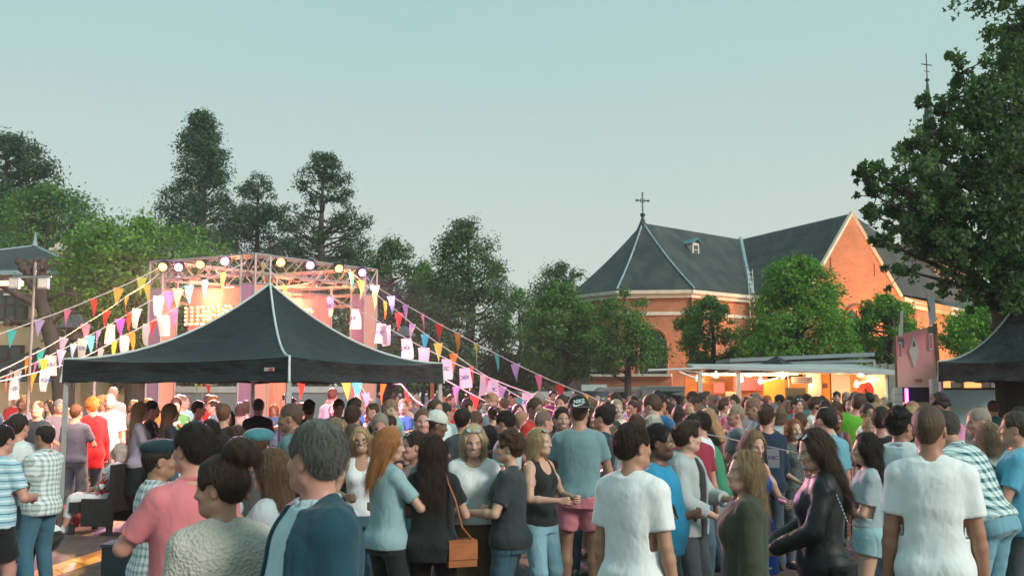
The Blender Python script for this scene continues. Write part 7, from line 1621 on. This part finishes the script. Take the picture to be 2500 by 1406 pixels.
H_(2198, 997, 8.10, 38, 'man with full black hair in a white rolled sleeve shirt', skin=S5, top=(0.58, 0.70, 0.72), hair=('curly', (0.013, 0.011, 0.010)), yaw=28, tk='rolled', collar=True, wide=1.1, loose=0.01, bottom=(0.015, 0.06, 0.09))
H_(2150, 990, 9.60, 28, 'young man with a dark fade haircut in black behind the long black hair', skin=S4, top=BK, hair=('crop', DK), v=0.009)
H_(2126, 1017, 11.00, 172, 'blond child facing the camera beside the fade haircut', skin=S1, top=(0.1, 0.1, 0.1), hair=('short', (0.42, 0.33, 0.2)))
H_(2266, 984, 5.60, 22, 'big man with cropped hair in a white T-shirt seen from behind, right foreground', skin=(0.36, 0.19, 0.125), top=(0.78, 0.84, 0.84), hair=('buzz', (0.085, 0.058, 0.038)), yaw=12, wide=1.0, r='down', l='down', loose=0.006, bottom=LDEN, hem=0.76)
H_(2405, 1035, 7.40, -38, 'leaning man in a teal and white checked shirt and faded jeans', skin=S2, top=(0.10, 0.42, 0.44), hair=('short', (0.10, 0.09, 0.08)), lean=26, r='hip', l='hold', tk='rolled', collar=True, top_mat='bigplaid', wide=1.18, bottom=(0.12, 0.30, 0.38), H=1.86, loose=0.01, cup=('l', 'beer'), hem=0.92)
H_(2392, 992, 9.20, -86, 'bald grey man in profile above the checked shirt', skin=S4, top=(0.08, 0.10, 0.10), hair=('buzz', (0.28, 0.25, 0.21)), wide=1.15, pitch=-8)
H_(2413, 1030, 8.30, -14, 'woman with straight ash blonde hair behind the checked shirt', sex='f', skin=S1, top=LG, hair=('bob', (0.20, 0.16, 0.10)), v=0.009)
H_(2476, 1001, 7.60, -62, 'man in a light blue T-shirt holding a cup at the right edge', skin=S2, top=(0.10, 0.38, 0.54), hair=('crop', (0.05, 0.04, 0.035)), r='fold', l='hold', cup=('l', 'cup'), wide=1.18, bottom=BK)
H_(2472, 1022, 9.00, -50, 'grey haired person beside the light blue T-shirt', skin=S4, top=(0.3, 0.45, 0.5), hair=('curly', (0.4, 0.4, 0.38)), v=0.009)
# left side
H_(-8, 1036, 8.40, 24, 'man in a light blue striped T-shirt and black shorts at the left edge', skin=S4, top=(0.36, 0.58, 0.66), hair=('short', DK), top_mat='stripe', wide=1.22, bk='shorts', bot_mat='plain', bottom=(0.014, 0.015, 0.017), l='down', r='hold', shoes=BK, lean=6, hem=0.86, step=0.12)
H_(48, 1008, 9.80, 12, 'man with dark cropped hair in a white T-shirt seen from behind at the left', skin=S4, top=(0.70, 0.76, 0.75), hair=('crop', BN), wide=1.15)
H_(110, 1033, 9.70, -68, 'balding man in a pale checked short sleeved shirt and blue jeans', skin=S5, top=(0.36, 0.52, 0.52), hair=('thin', DK), top_mat='plaid', tk='polo', collar=True, belly=0.06, l='fold', r='fold', bottom=(0.015, 0.10, 0.16), wide=1.12, hem=0.82, yaw=-4)
H_(24, 1024, 11.50, 150, 'dark haired person facing right between the two men at the left edge', skin=S5, top=BK, hair=('bob', DK), sex='f')
H_(188, 985, 15.0, 8, 'man in a slate blue T-shirt and jeans seen from behind beside the tent post', skin=S4, top=(0.075, 0.10, 0.17), bottom=(0.09, 0.12, 0.16), hair=('short', BR), r='hold', wide=1.08)
H_(226, 970, 15.6, -38, 'person in a long red sweater, hair coloured as if orange lit', skin=S4, top=(0.72, 0.015, 0.02), hair=('curly', (0.42, 0.16, 0.03)), tk='long', hem=0.70, bottom=(0.06, 0.10, 0.12), loose=0.012)  # orange lamp light is put into the hair colour
H_(268, 958, 16.2, 172, 'bearded bald man in a white T-shirt and grey shorts facing the camera', skin=S4, top=WH, hair=None, stubble=0.7, bk='shorts', bottom=(0.24, 0.24, 0.24), wide=1.05)
H_(344, 980, 13.9, 66, 'woman in a pale lilac T-shirt and short black skirt in profile', sex='f', skin=S4, top=(0.42, 0.34, 0.42), hair=('straight', (0.26, 0.12, 0.06)), r='hold', l='hold', bk='skirt', bottom=BK, bot_mat='plain')
H_(372, 977, 14.6, 78, 'dark haired man in black beside the woman with the black skirt', skin=S4, top=BK, hair=('short', DK), r='holdhigh')
H_(418, 984, 13.6, 62, 'woman with very long wavy brown hair and black T-shirt before the left column', sex='f', skin=S4, top=(0.05, 0.04, 0.06), hair=('wavy', (0.12, 0.05, 0.025)), r='hold', l='hold')
H_(112, 1240, 10.0, -80, 'person crouching in black shorts and a white shirt behind the striped man', skin=S4, top=WH, bottom=BK, bot_mat='plain', bk='shorts', sit=True, lean=52, r='reach', l='reach', shoes=BK, H=1.72)
# woman sitting in the wicker chair
sp = ground_pt(243, 1300)
tt = template(0.0085, sex='f', sit=True, lean=-13, yaw=-8, pitch=-5, r='lap', l='lap', top='rolled', top_mat='flower', bottom='capri', bot_mat='plain', wide=1.15, belly=0.03, hem=0.93, loose=0.01)
o = place(tt, sp.x+0.06, sp.y+0.05, -98, 1.62, S4, (0.74, 0.74, 0.76), (0.72, 0.72, 0.72), ('bob', (0.55, 0.45, 0.45)), (0.6, 0.6, 0.6), label='seated older woman in white trousers and flowered white top', extras=(('glasses', (0, 0, 0)),)); TAKEN.append((sp.x, sp.y)); TAKEN.append((sp.x-0.5, sp.y))
# black logo cap, worn back to front
def find(lbl): return [o for o in SC.objects if o.get('label', '').startswith(lbl)][0]
hm = ct_['b']['H']
capme = extra_mesh('cap'); capme.materials.append(MAT['plain']) if len(capme.materials) == 0 else None
cp_ = bpy.data.objects.new('cap', capme); COL.objects.link(cp_); cp_.parent = cm; cp_.matrix_local = hm @ Matrix.Rotation(R(-158), 4, 'Z'); cp_.color = (0.012, 0.014, 0.015, 1)
LOGO = vary('cap_print', (0.55, 0.66, 0.68), 0.05, 5, 0.6, bmp=0)
tx = bpy.data.objects.new('lettering', textmesh('NIKE', 0.042, LOGO, 0.001, 0.0012)); COL.objects.link(tx); tx.parent = cp_
Lm = Matrix.Rotation(R(158), 4, 'Z') @ Matrix.Translation((0.004, -0.1235, 0.205)) @ Matrix.Rotation(R(78), 4, 'X'); tx.matrix_local = Lm @ Matrix.Rotation(R(8), 4, 'Z') @ Matrix.Translation((0, 0.006, 0.0)) 
mb = MB(); up_ = [(-0.050, -0.010), (-0.052, -0.026), (-0.040, -0.036), (-0.020, -0.034), (0.010, -0.022), (0.058, 0.004)]; lo2 = [(0.058, 0.004), (0.012, -0.013), (-0.015, -0.021), (-0.034, -0.022), (-0.043, -0.018)]
P_ = [Vector((a, b, 0.001)) for a, b in up_+lo2[1:]]
n_ = len(P_); mb.quadmesh([up_[0]+(0.001,), up_[1]+(0.001,), up_[2]+(0.001,), up_[3]+(0.001,), up_[4]+(0.001,), up_[5]+(0.001,), lo2[1]+(0.001,), lo2[2]+(0.001,), lo2[3]+(0.001,), lo2[4]+(0.001,)], [(0, 1, 9), (1, 2, 8, 9), (2, 3, 7, 8), (3, 4, 6, 7), (4, 5, 6)])
sw = mb.build('logo', LOGO, cp_); sw.matrix_local = Lm @ Matrix.Translation((0, -0.004, 0.001))
# ------------------------------------------------------------ drinks, bags
BEER = vary('beer', (0.62, 0.26, 0.04), 0.15, 4, 0.15, bmp=0); FOAM = vary('foam', (0.8, 0.78, 0.72), 0.05, 20); CUPM, _n, _b = newmat('clear_cup'); _b.inputs['Transmission Weight'].default_value = 0.85; _b.inputs['Roughness'].default_value = 0.08; _b.inputs['Base Color'].default_value = (0.85, 0.9, 0.9, 1); _b.inputs['IOR'].default_value = 1.15
CANM = vary('green_can', (0.12, 0.40, 0.36), 0.3, 12, 0.3, 0.3)
for o, t, side, kind in CUPS:
    b = world_pt(o, t['p']['_grip'+side]); nm = {'beer': 'beer_cup', 'cup': 'plastic_cup', 'flute': 'champagne_flute', 'can': 'drink_can'}[kind]
    who = o['label']; what = {'beer': 'clear cup of amber beer', 'cup': 'clear plastic cup', 'flute': 'slim clear flute glass', 'can': 'small green drink can'}[kind]
    short = {'young man with a quiff': 'the young man with the quiff', 'leaning man in a teal': 'the man in the checked shirt', 'auburn woman': 'the auburn woman', 'young woman in a black': 'the woman in the leather jacket', 'man in a light blue T': 'the man in light blue at the right edge', 'woman with short curly': 'the curly haired woman'}
    sh = [v_ for k_, v_ in short.items() if who.startswith(k_)][0]
    r_ = empty(nm, b-Vector((0, 0, 0.055)), 0, what+' held by '+sh, 'can' if kind == 'can' else 'cup' if kind != 'flute' else 'glass')
    if kind == 'can': mb = MB(); mb.lathe((0, 0, 0), [(0.026, 0), (0.030, 0.008), (0.030, 0.112), (0.025, 0.122)], 16); mb.build('can_body', CANM, r_, smooth=False); continue
    if kind == 'flute':
        mb = MB(); mb.lathe((0, 0, -0.06), [(0.032, 0), (0.030, 0.004), (0.005, 0.01), (0.004, 0.07), (0.022, 0.10), (0.026, 0.19), (0.024, 0.19), (0.020, 0.10), (0.001, 0.085)], 16); mb.build('glass', CUPM, r_, smooth=True); continue
    mb = MB(); mb.lathe((0, 0, 0), [(0.030, 0.0), (0.042, 0.135), (0.044, 0.137), (0.0405, 0.133), (0.0285, 0.004), (0.001, 0.004)], 20); mb.build('cup', CUPM, r_, smooth=False)
    if kind == 'beer': mb = MB(); mb.lathe((0, 0, 0.006), [(0.026, 0), (0.034, 0.075)], 18); mb.build('beer', BEER, r_); mb = MB(); mb.lathe((0, 0, 0.082), [(0.0345, 0), (0.036, 0.014)], 18); mb.build('foam', FOAM, r_)
LEA = vary('tan_leather', (0.34, 0.11, 0.035), 0.2, 9, 0.5)
w = find('woman with long dark brown hair in a black top'); b0 = world_pt(w, (0.24, -0.06, 0.86)); bg = empty('shoulder_bag', b0, R(20), 'tan leather shoulder bag hanging at the hip of the long haired woman in black', 'bag')
mb = MB(); bg.scale = (0.8,)*3; mb.box((0, 0, 0), (0.26, 0.10, 0.22)); mb.build('bag_body', LEA, bg); mb = MB(); mb.box((0, -0.056, 0.03), (0.262, 0.012, 0.15)); mb.box((0, 0, 0.115), (0.262, 0.11, 0.012)); mb.build('flap', LEA, bg)
sh = world_pt(w, (0.10, -0.045, 1.47))-b0; bk_ = world_pt(w, (0.20, -0.14, 1.28))-b0; inv = Matrix.Rotation(-R(20), 3, 'Z'); mb = MB(); up8 = lambda v_: tuple(c_/0.8 for c_ in v_); mb.tube([(0.11, -0.02, 0.10)]+[up8(w_) for w_ in [inv @ (bk_.lerp(Vector((0, 0, 0)), 0.5)+Vector((0.03, -0.045, 0))), inv @ bk_, inv @ (bk_.lerp(sh, 0.6)+Vector((0, -0.02, 0))), inv @ (sh+Vector((0, 0, 0.03)))]], 0.009, 6); mb.build('strap', LEA, bg)
w = find('smiling blonde woman in a black strap'); b0 = world_pt(w, (0.0, -0.25, 0.88)); mb = MB(); mb.lathe((0, 0, 0), [(0.10, -0.22), (0.15, -0.18), (0.16, 0), (0.11, 0.14), (0.03, 0.20)], 12); bo = empty('backpack', b0, 0, 'soft black bag hanging behind the smiling blonde woman', 'bag'); mb.build('bag_body', MAT['plain'], bo, smooth=True, color=BK); mb = MB(); e2 = world_pt(w, (0.05, -0.10, 1.44))-b0; mb.tube([(0.02, 0, 0.18), e2*0.5+Vector((0.0, -0.05, 0.06)), e2], 0.009, 6); mb.build('strap', BLK, bo)
w = find('young woman in a black leather'); b0 = world_pt(w, (-0.20, -0.12, 0.80)); bo = empty('chain_bag', b0, R(60), 'black flap bag on a silver chain worn by the leather jacket woman', 'bag'); mb = MB(); mb.box((0, 0, 0), (0.30, 0.09, 0.24)); mb.build('bag_body', MAT['leather'], bo, color=(0.012, 0.012, 0.013)); CHN = vary('silver_chain', (0.6, 0.6, 0.58), 0.1, 5, 0.3, 0.9)
mb = MB(); iv = Matrix.Rotation(-R(60), 3, 'Z'); e2 = world_pt(w, (-0.12, -0.05, 1.47))-b0; e1_ = world_pt(w, (-0.26, -0.14, 1.2))-b0; ch = [Vector((0.14, 0.0, 0.12)), iv @ (e1_*0.5+Vector((0, -0.02, 0.05))), iv @ e1_, iv @ e2]
for a, b in zip(ch[:-1], ch[1:]):
    n_ = int((b-a).length/0.022)
    for k in range(n_): c = a.lerp(b, (k+0.5)/n_); mb.tube([c-(b-a).normalized()*0.008, c+(b-a).normalized()*0.008], 0.0045, 5)
mb.build('chain', CHN, bo)
# round standing table among the guests
p = at(672, 1055, 9.2); tb_ = empty('standing_table', (p.x, 9.2, 0), 0, 'round dark standing table with small glasses left of the blazer man', 'table'); mb = MB(); mb.lathe((0, 0, 0), [(0.25, 0), (0.25, 0.02), (0.03, 0.04), (0.03, 1.0)], 16); mb.build('pedestal', BLK, tb_); mb = MB(); mb.lathe((0, 0, 1.0), [(0.36, 0), (0.37, 0.03)], 26); mb.build('table_top', BLK, tb_); TAKEN.append((p.x, 9.2))
# ------------------------------------------------------------ the crowd
cg = random.Random(11)
CV = []
for i, kw in enumerate((dict(r='hold'), dict(l='hold', yaw=35), dict(r='fold', l='fold', yaw=-30), dict(r='pocket', yaw=15, pitch=-12), dict(l='holdhigh', yaw=-40), dict(r='hip', wide=1.15, belly=0.05), dict(yaw=50, r='down2'), dict(r='reach', yaw=-15, lean=5), dict(pitch=-22, r='phone', l='phone'), dict(r='holdlow', l='pocket', wide=1.12, stubble=0.5))):
    for sx_ in 'mf':
        kw2 = dict(kw); kw2['sex'] = sx_; kw2['seed'] = 50+i; kw2['top'] = ('tee', 'long', 'tee', 'polo', 'tee')[i % 5] if sx_ == 'm' else ('tee', 'tank', 'tee', 'long', 'tank')[i % 5]; kw2['bottom'] = ('jeans', 'shorts', 'jeans')[i % 3] if sx_ == 'm' else ('slim', 'skirt', 'shorts')[i % 3]
        if kw2['top'] == 'polo': kw2['collar'] = True
        kw2['smile'] = i % 3 == 0; kw2['hem'] = 0.84 if sx_ == 'm' else 0.92
        CV.append((sx_, template(0.0125, **kw2), {'tee': 'T-shirt', 'long': 'sweater', 'polo': 'polo shirt', 'tank': 'tank top'}[kw2['top']]))
CT = [('white', (0.70, 0.73, 0.72), 17), ('black', BK, 10), ('navy', (0.02, 0.035, 0.075), 9), ('grey', (0.20, 0.22, 0.22), 9), ('light blue', (0.28, 0.45, 0.52), 7), ('teal', (0.04, 0.20, 0.23), 5), ('blue', (0.03, 0.14, 0.32), 5), ('red', (0.50, 0.03, 0.03), 5), ('pink', (0.60, 0.24, 0.30), 7), ('olive', (0.08, 0.09, 0.05), 4), ('cream', (0.58, 0.52, 0.40), 5), ('orange', (0.65, 0.22, 0.04), 1.5), ('green', (0.06, 0.24, 0.09), 1.5), ('lilac', (0.32, 0.25, 0.40), 2), ('brown', (0.11, 0.06, 0.035), 3), ('denim blue', (0.08, 0.16, 0.24), 4)]
CH_ = {'m': [('short black', 'short', DK, 9), ('short brown', 'short', BR, 9), ('cropped dark', 'crop', BN, 8), ('shaved', 'buzz', (0.20, 0.14, 0.10), 4), ('thinning dark', 'thin', BR, 4), ('grey', 'short', (0.26, 0.26, 0.25), 6), ('blond', 'quiff', (0.34, 0.25, 0.14), 6), ('light brown', 'short', (0.17, 0.11, 0.065), 6), ('curly dark', 'curly', DK, 3), ('ginger', 'short', (0.33, 0.13, 0.04), 3), ('balding grey', 'ring', (0.28, 0.27, 0.25), 4), ('slicked brown', 'swept', (0.06, 0.035, 0.022), 4)],
       'f': [('long brown', 'long', (0.09, 0.045, 0.025), 7), ('long dark', 'wavy', DK, 7), ('straight blonde', 'straight', (0.38, 0.27, 0.15), 6), ('bobbed brown', 'bob', BR, 4), ('bobbed blonde', 'bob', BL, 4), ('tied dark', 'bun', BN, 4), ('ponytailed brown', 'pony', (0.12, 0.07, 0.04), 4), ('ponytailed blonde', 'pony', BL, 3), ('curly grey', 'curly', (0.40, 0.39, 0.36), 2), ('auburn', 'long', (0.24, 0.08, 0.035), 4), ('knotted black', 'topbun', DK, 2)]}
def pick(L): 
    t = cg.random()*sum(x[-1] for x in L)
    for x in L:
        t -= x[-1]
        if t <= 0: return x
    return L[-1]
def zone_name(px, d):
    if d > 22.5 and px < 900: return 'at the stage bar'
    for lim, nm in ((165, 'left of the tent'), (330, 'under the tent, left end'), (470, 'by the left stage column'), (620, 'before the middle stage columns'), (760, 'behind the front tent post'), (905, 'before the right stage column'), (1085, 'under the tent, right end'), (1240, 'below the bank flags'),
                    (1400, 'before the brick outbuilding'), (1560, 'below the dark trunk'), (1700, 'before the parked vans'), (1800, 'left of the food stand'), (1930, 'before the orange board'), (2060, 'before the white partition'), (2185, 'before the red disc'), (2300, 'before the pink sign'), (2400, 'before the pale barrier')):
        if px < lim: return nm
    return 'before the barrier, far right'
USED = set()
def member(px, d, heading=None, H=None, want=None):
    x = ax(px, 960, d)
    for (a, b) in TAKEN:
        if (a-x)**2+(b-d)**2 < 0.40**2: return False
    for P in (tL, tF, tR, tB, SN, SL, SR, SB):
        if (P.x-x)**2+(P.y-d)**2 < 0.5**2: return False
    face = 'facing the camera'
    for _ in range(200):
        sx_, t, tw = CV[cg.randrange(len(CV))]; ct = pick(CT); ch = pick(CH_[sx_]); zz = zone_name(px, d)
        row = 'front' if d < 12.5 else ('middle' if d < 17.5 else ('far' if d < 22.5 else 'last'))
        hd = heading if heading is not None else cg.choice((cg.gauss(0, 35), cg.gauss(-95, 28), cg.gauss(95, 28), cg.gauss(180, 40), cg.gauss(180, 30), cg.gauss(-130, 25), cg.gauss(120, 25)))
        a = (hd+180) % 360-180; fc = 'seen from behind' if abs(a) < 50 else ('turned left' if -130 < a < 0 else ('turned right' if 0 < a < 130 else 'facing the camera'))
        key = (sx_, ct[0], ch[0], zz, row)
        if key not in USED: break
    else: return False
    USED.add(key); Hh = H or (cg.gauss(1.80, 0.055) if sx_ == 'm' else cg.gauss(1.685, 0.05)); Hh = min(1.93, max(1.56, Hh))
    lab = '%s %s hair, %s %s, %s row %s' % ('man with' if sx_ == 'm' else 'woman with', ch[0], ct[0], tw, row, zz)
    sk = cg.choice((S1, S1, S4, S4, S2, S2, S5, S1, S4, S3 if cg.random() < 0.4 else S2)); sk = tuple(c*cg.uniform(0.88, 1.1) for c in sk)
    cv = tuple(c*cg.uniform(0.8, 1.15) for c in ct[1]); bot = cg.choice((DEN, BK, (0.05, 0.06, 0.08), LDEN, (0.2, 0.17, 0.12), (0.02, 0.03, 0.05)))
    ex = []
    if cg.random() < 0.07: ex.append(('glasses', (0, 0, 0)))
    elif cg.random() < 0.04: ex.append(('sunglasses_up', (0, 0, 0)))
    hs_ = (ch[1], tuple(c*cg.uniform(0.8, 1.2) for c in ch[2]))
    if sx_ == 'm' and cg.random() < 0.05: ex = [('cap', cg.choice((BK, WH, (0.03, 0.05, 0.1))))]; lab = lab.replace(' hair,', ' hair and cap,').replace('man with', 'man,')
    place(t, x, d, hd, Hh, sk, cv, bot, hs_, (0.06, 0.06, 0.06), label=lab, group='festival guests in the crowd', extras=ex)
    TAKEN.append((x, d)); return True
# rows seen over the heads of the nearer guests, dense to the right, loose under the tent
rows = []
for d, x0, x1, gap in ((11.2, 2120, 2490, 0.9), (11.8, 1440, 2100, 0.85), (12.4, 840, 1420, 0.75), (13.0, 1480, 2490, 0.66), (13.9, 860, 1560, 0.66), (14.3, 1500, 2300, 0.62), (15.2, -40, 140, 0.8), (15.4, 430, 1560, 0.72), (15.7, 1540, 2280, 0.60), (17.0, 1540, 2200, 0.60), (17.3, -40, 1560, 0.80), (18.5, 1540, 2180, 0.62), (19.3, -40, 1600, 0.85), (20.2, 1600, 2180, 0.64), (21.4, -40, 1600, 0.9), (22.2, 1500, 2190, 0.70), (24.0, 1000, 2190, 0.80), (26.3, 950, 2160, 0.85), (28.6, 1300, 2150, 1.0), (30.5, 1150, 1660, 1.2)):
    px = x0+cg.uniform(0, 20)
    while px < x1:
        rows.append((px, d)); px += gap*0.80*FPX/d*cg.uniform(0.78, 1.3)
def zoff_ok(lb): return 'standing' not in lb
# portraits read off the photograph come first
for (px, py, d, hd, hair_, skin_, top_, sex_, lb) in (
    (1032, 996, 9.2, 172, ('crop', (0.13, 0.08, 0.05)), S4, (0.03, 0.05, 0.06), 'm', 'square faced man facing the camera in a dark jacket under the tent corner'), (1060, 1003, 9.4, 80, ('buzz', DK), S3, (0.05, 0.05, 0.05), 'm', 'dark skinned man in a white cap right of the square faced man'),
    (1088, 982, 10.2, 60, ('crop', DK), S2, (0.30, 0.44, 0.46), 'm', 'bearded man in a pale teal T-shirt beside the tent post'), (1130, 992, 9.6, 15, ('crop', DK), S2, (0.05, 0.06, 0.07), 'm', 'man with dark round hair seen from behind above the blonde with sunglasses'), (930, 1003, 8.8, 178, ('buzz', (0.25, 0.22, 0.19)), S4, (0.05, 0.05, 0.05), 'm', 'bald man with glasses facing the camera behind the red blonde woman'),
    (1205, 990, 9.8, -20, ('bun', BR), S1, (0.02, 0.02, 0.02), 'f', 'woman with loose bun and thin black straps behind the white blouse'), (862, 988, 12.0, 12, ('short', BR), S4, (0.03, 0.025, 0.06), 'm', 'man in a dark violet jacket before the right stage column'), (755, 978, 12.5, -5, ('curly', DK), S5, (0.04, 0.03, 0.04), 'm', 'person with a round dark afro behind the tall cropped man'),
    (808, 946, 19.5, 6, ('short', (0.12, 0.05, 0.03)), S4, (0.62, 0.6, 0.6), 'm', 'tall man in white standing above the crowd left of the right stage column'), (276, 944, 21.0, 175, ('short', (0.5, 0.45, 0.42)), S4, (0.5, 0.5, 0.5), 'm', 'white haired man standing higher than the rest under the left tent corner'), (437, 962, 17.0, 176, ('short', (0.40, 0.17, 0.05)), S4, (0.66, 0.62, 0.52), 'm', 'ginger man facing the camera in cream beside the left stage column'),
    (486, 977, 15.0, 82, ('short', DK), S4, (0.36, 0.36, 0.40), 'm', 'dark haired man in profile in a loose grey shirt before the middle columns'), (520, 964, 17.5, -80, ('short', (0.25, 0.1, 0.04)), S4, (0.62, 0.03, 0.03), 'm', 'man in a red T-shirt between the dark haired profile and the middle column'), (548, 985, 14.6, 5, ('short', (0.16, 0.08, 0.05)), S4, (0.03, 0.025, 0.03), 'm', 'brown haired man in a black jacket seen from behind before the middle column'),
    (1350, 952, 15.5, 176, ('short', BN), S4, (0.5, 0.03, 0.2), 'm', 'dark haired man in crimson facing the camera above the printed flag'), (1265, 985, 11.8, 160, ('wavy', (0.07, 0.03, 0.05)), S4, (0.5, 0.35, 0.5), 'f', 'woman with wavy dark hair in lilac left of the white printed flag'), (1578, 984, 9.8, 176, ('pony', (0.42, 0.30, 0.16)), S1, (0.4, 0.4, 0.38), 'f', 'blonde woman facing the camera above the young man in white'), (1628, 979, 9.4, -75, ('short', BN), S2, (0.05, 0.14, 0.16), 'm', 'man with glasses in profile facing left above the quiff'), (1655, 990, 9.0, 5, ('straight', (0.02, 0.014, 0.012)), S1, (0.05, 0.05, 0.05), 'f', 'woman with straight black hair seen from behind above the quiff'),
    (1594, 1012, 8.0, 10, ('bob', (0.55, 0.56, 0.53)), S1, (0.6, 0.6, 0.6), 'f', 'person with silver white bobbed hair above the young man in white'), (1552, 1010, 8.6, 10, ('bob', (0.10, 0.05, 0.03)), S1, (0.5, 0.52, 0.5), 'f', 'person with round brown hair left of the silver bob'), (1795, 986, 8.4, -95, ('buzz', (0.30, 0.24, 0.18)), S4, (0.20, 0.22, 0.22), 'm', 'stooping grey cropped man in a grey T-shirt above the table'), (1870, 990, 10.4, 40, ('short', BR), S4, (0.012, 0.03, 0.06), 'm', 'man in a navy T-shirt left of the white dress'),
    (1903, 990, 10.0, 10, ('bob', (0.14, 0.10, 0.06)), S1, (0.60, 0.66, 0.64), 'f', 'woman in a white long dress seen from behind'), (1740, 962, 11.5, -80, ('buzz', (0.32, 0.24, 0.19)), S4, (0.70, 0.72, 0.72), 'm', 'bald man in white with his back half turned above the bowed woman'), (1846, 958, 13.5, 178, ('short', (0.3, 0.28, 0.26)), S4, (0.04, 0.18, 0.35), 'm', 'grey haired man with red face above the navy T-shirt'), (1838, 976, 11.6, -100, ('bob', (0.34, 0.25, 0.14)), S1, (0.30, 0.42, 0.44), 'f', 'blonde woman with sunglasses turned left behind the grey T-shirt'),
    (1905, 962, 13.0, -78, ('short', DK), S2, (0.45, 0.5, 0.5), 'm', 'black haired man in profile facing left above the white dress'), (2120, 957, 12.0, -30, ('short', DK), S4, (0.12, 0.22, 0.27), 'm', 'dark haired man in slate blue right of the green T-shirt'), (1690, 1009, 8.3, 170, ('short', DK), S4, (0.3, 0.03, 0.06), 'm', 'man with glasses facing the camera between the silver bob and the stooping man'),
    (2190, 970, 10.5, 5, ('curly', DK), S5, (0.05, 0.06, 0.05), 'm', 'round black haired person under the pink sign'), (2222, 967, 13.5, 178, ('short', DK), S4, (0.1, 0.1, 0.1), 'm', 'dark haired man facing the camera before the dark curtain'), (2330, 957, 11.5, 10, ('short', BN), S4, (0.3, 0.32, 0.30), 'm', 'man with thick dark hair before the left part of the pale barrier'), (2305, 966, 10.2, -70, ('thin', (0.2, 0.16, 0.13)), S4, (0.4, 0.42, 0.4), 'm', 'balding man turned left right behind the big man in white'),
    (2366, 977, 10.6, -75, ('bob', (0.05, 0.03, 0.025)), S4, (0.10, 0.22, 0.26), 'f', 'dark haired woman laughing in profile beside the black capped man'), (2388, 964, 10.8, -15, ('short', DK), S2, (0.10, 0.2, 0.24), 'm', 'man in a black cap seen from behind before the pale barrier'), (2425, 976, 9.6, 10, ('short', (0.13, 0.06, 0.04)), S4, (0.06, 0.16, 0.17), 'm', 'man with reddish brown hair seen from behind above the ash blonde woman'), (2452, 975, 10.2, -80, ('curly', DK), S5, (0.1, 0.03, 0.05), 'm', 'person in a dark beret facing left near the right edge'), (2492, 970, 11.0, -20, ('bun', (0.16, 0.13, 0.07)), S1, (0.2, 0.2, 0.2), 'f', 'person with a frizzy blond knot at the right edge')):
    if zoff_ok(lb): d = max(9.8, min(21, (0.19 if sex_ == 'm' else 0.25)*FPX/(py-HOR+0.1)))
    x = at(px, py, d); Hh = max(1.5, min(2.0, x.z)); zoff = max(0.0, x.z-2.0)
    cand = [c for c in CV if c[0] == sex_]; t = cand[cg.randrange(len(cand))][1]
    if 'white long dress' in lb: t = template(0.0115, sex='f', top='long', bottom='long_skirt', r='hold', seed=5)
    ex = (('cap', (0.012, 0.012, 0.012)),) if 'black cap' in lb else ((('cap_back', (0.6, 0.64, 0.6)),) if 'white cap' in lb else ((('flat_cap', (0.03, 0.045, 0.05)),) if 'beret' in lb else ((('glasses', (0, 0, 0)),) if 'glasses' in lb else ())))
    yw = t['p']['yaw']
    place(t, x.x, d, hd-yw, Hh, skin_, top_, DEN if 'dress' not in lb else top_, hair_, (0.06,)*3, label=lb, extras=ex, z=zoff, fine=d < 12); TAKEN.append((x.x, d))
    if zoff > 0:
        mb = MB(); mb.box((x.x, d, zoff/2), (0.5, 0.45, zoff)); tag(mb.build('crate', OK_), 'wooden crate on which the %s stands' % ('tall man in white' if px > 700 else 'white haired man'), 'crate')
cg.shuffle(rows); cnt_ = 0
for px, d in rows:
    if cnt_ >= 208: break
    if 130 < px < 330 and d < 15: continue
    hd = None
    if d > 17 and px < 1300 and cg.random() < 0.45: hd = cg.gauss(180, 50)
    if member(px, d+cg.uniform(-0.25, 0.25), hd): cnt_ += 1
print('people', len([o for o in SC.objects if o.get('category') == 'person']), 'wanted rows', len(rows))

# ------------------------------------------------------------ thin haze volume added to lift the dark tones
hz = MB(); hz.box((0, 100, 18.5), (440, 310, 40)); vm = bpy.data.materials.new('lift_haze'); vm.use_nodes = True; n_ = vm.node_tree; n_.nodes.clear()
vp = n_.nodes.new('ShaderNodeVolumePrincipled'); vp.inputs['Color'].default_value = (0.80, 0.92, 0.90, 1); vp.inputs['Density'].default_value = 0.0009; vp.inputs['Anisotropy'].default_value = 0.2; vo = n_.nodes.new('ShaderNodeOutputMaterial'); n_.links.new(vp.outputs[0], vo.inputs['Volume'])
tag(hz.build('haze', vm), kind='stuff')
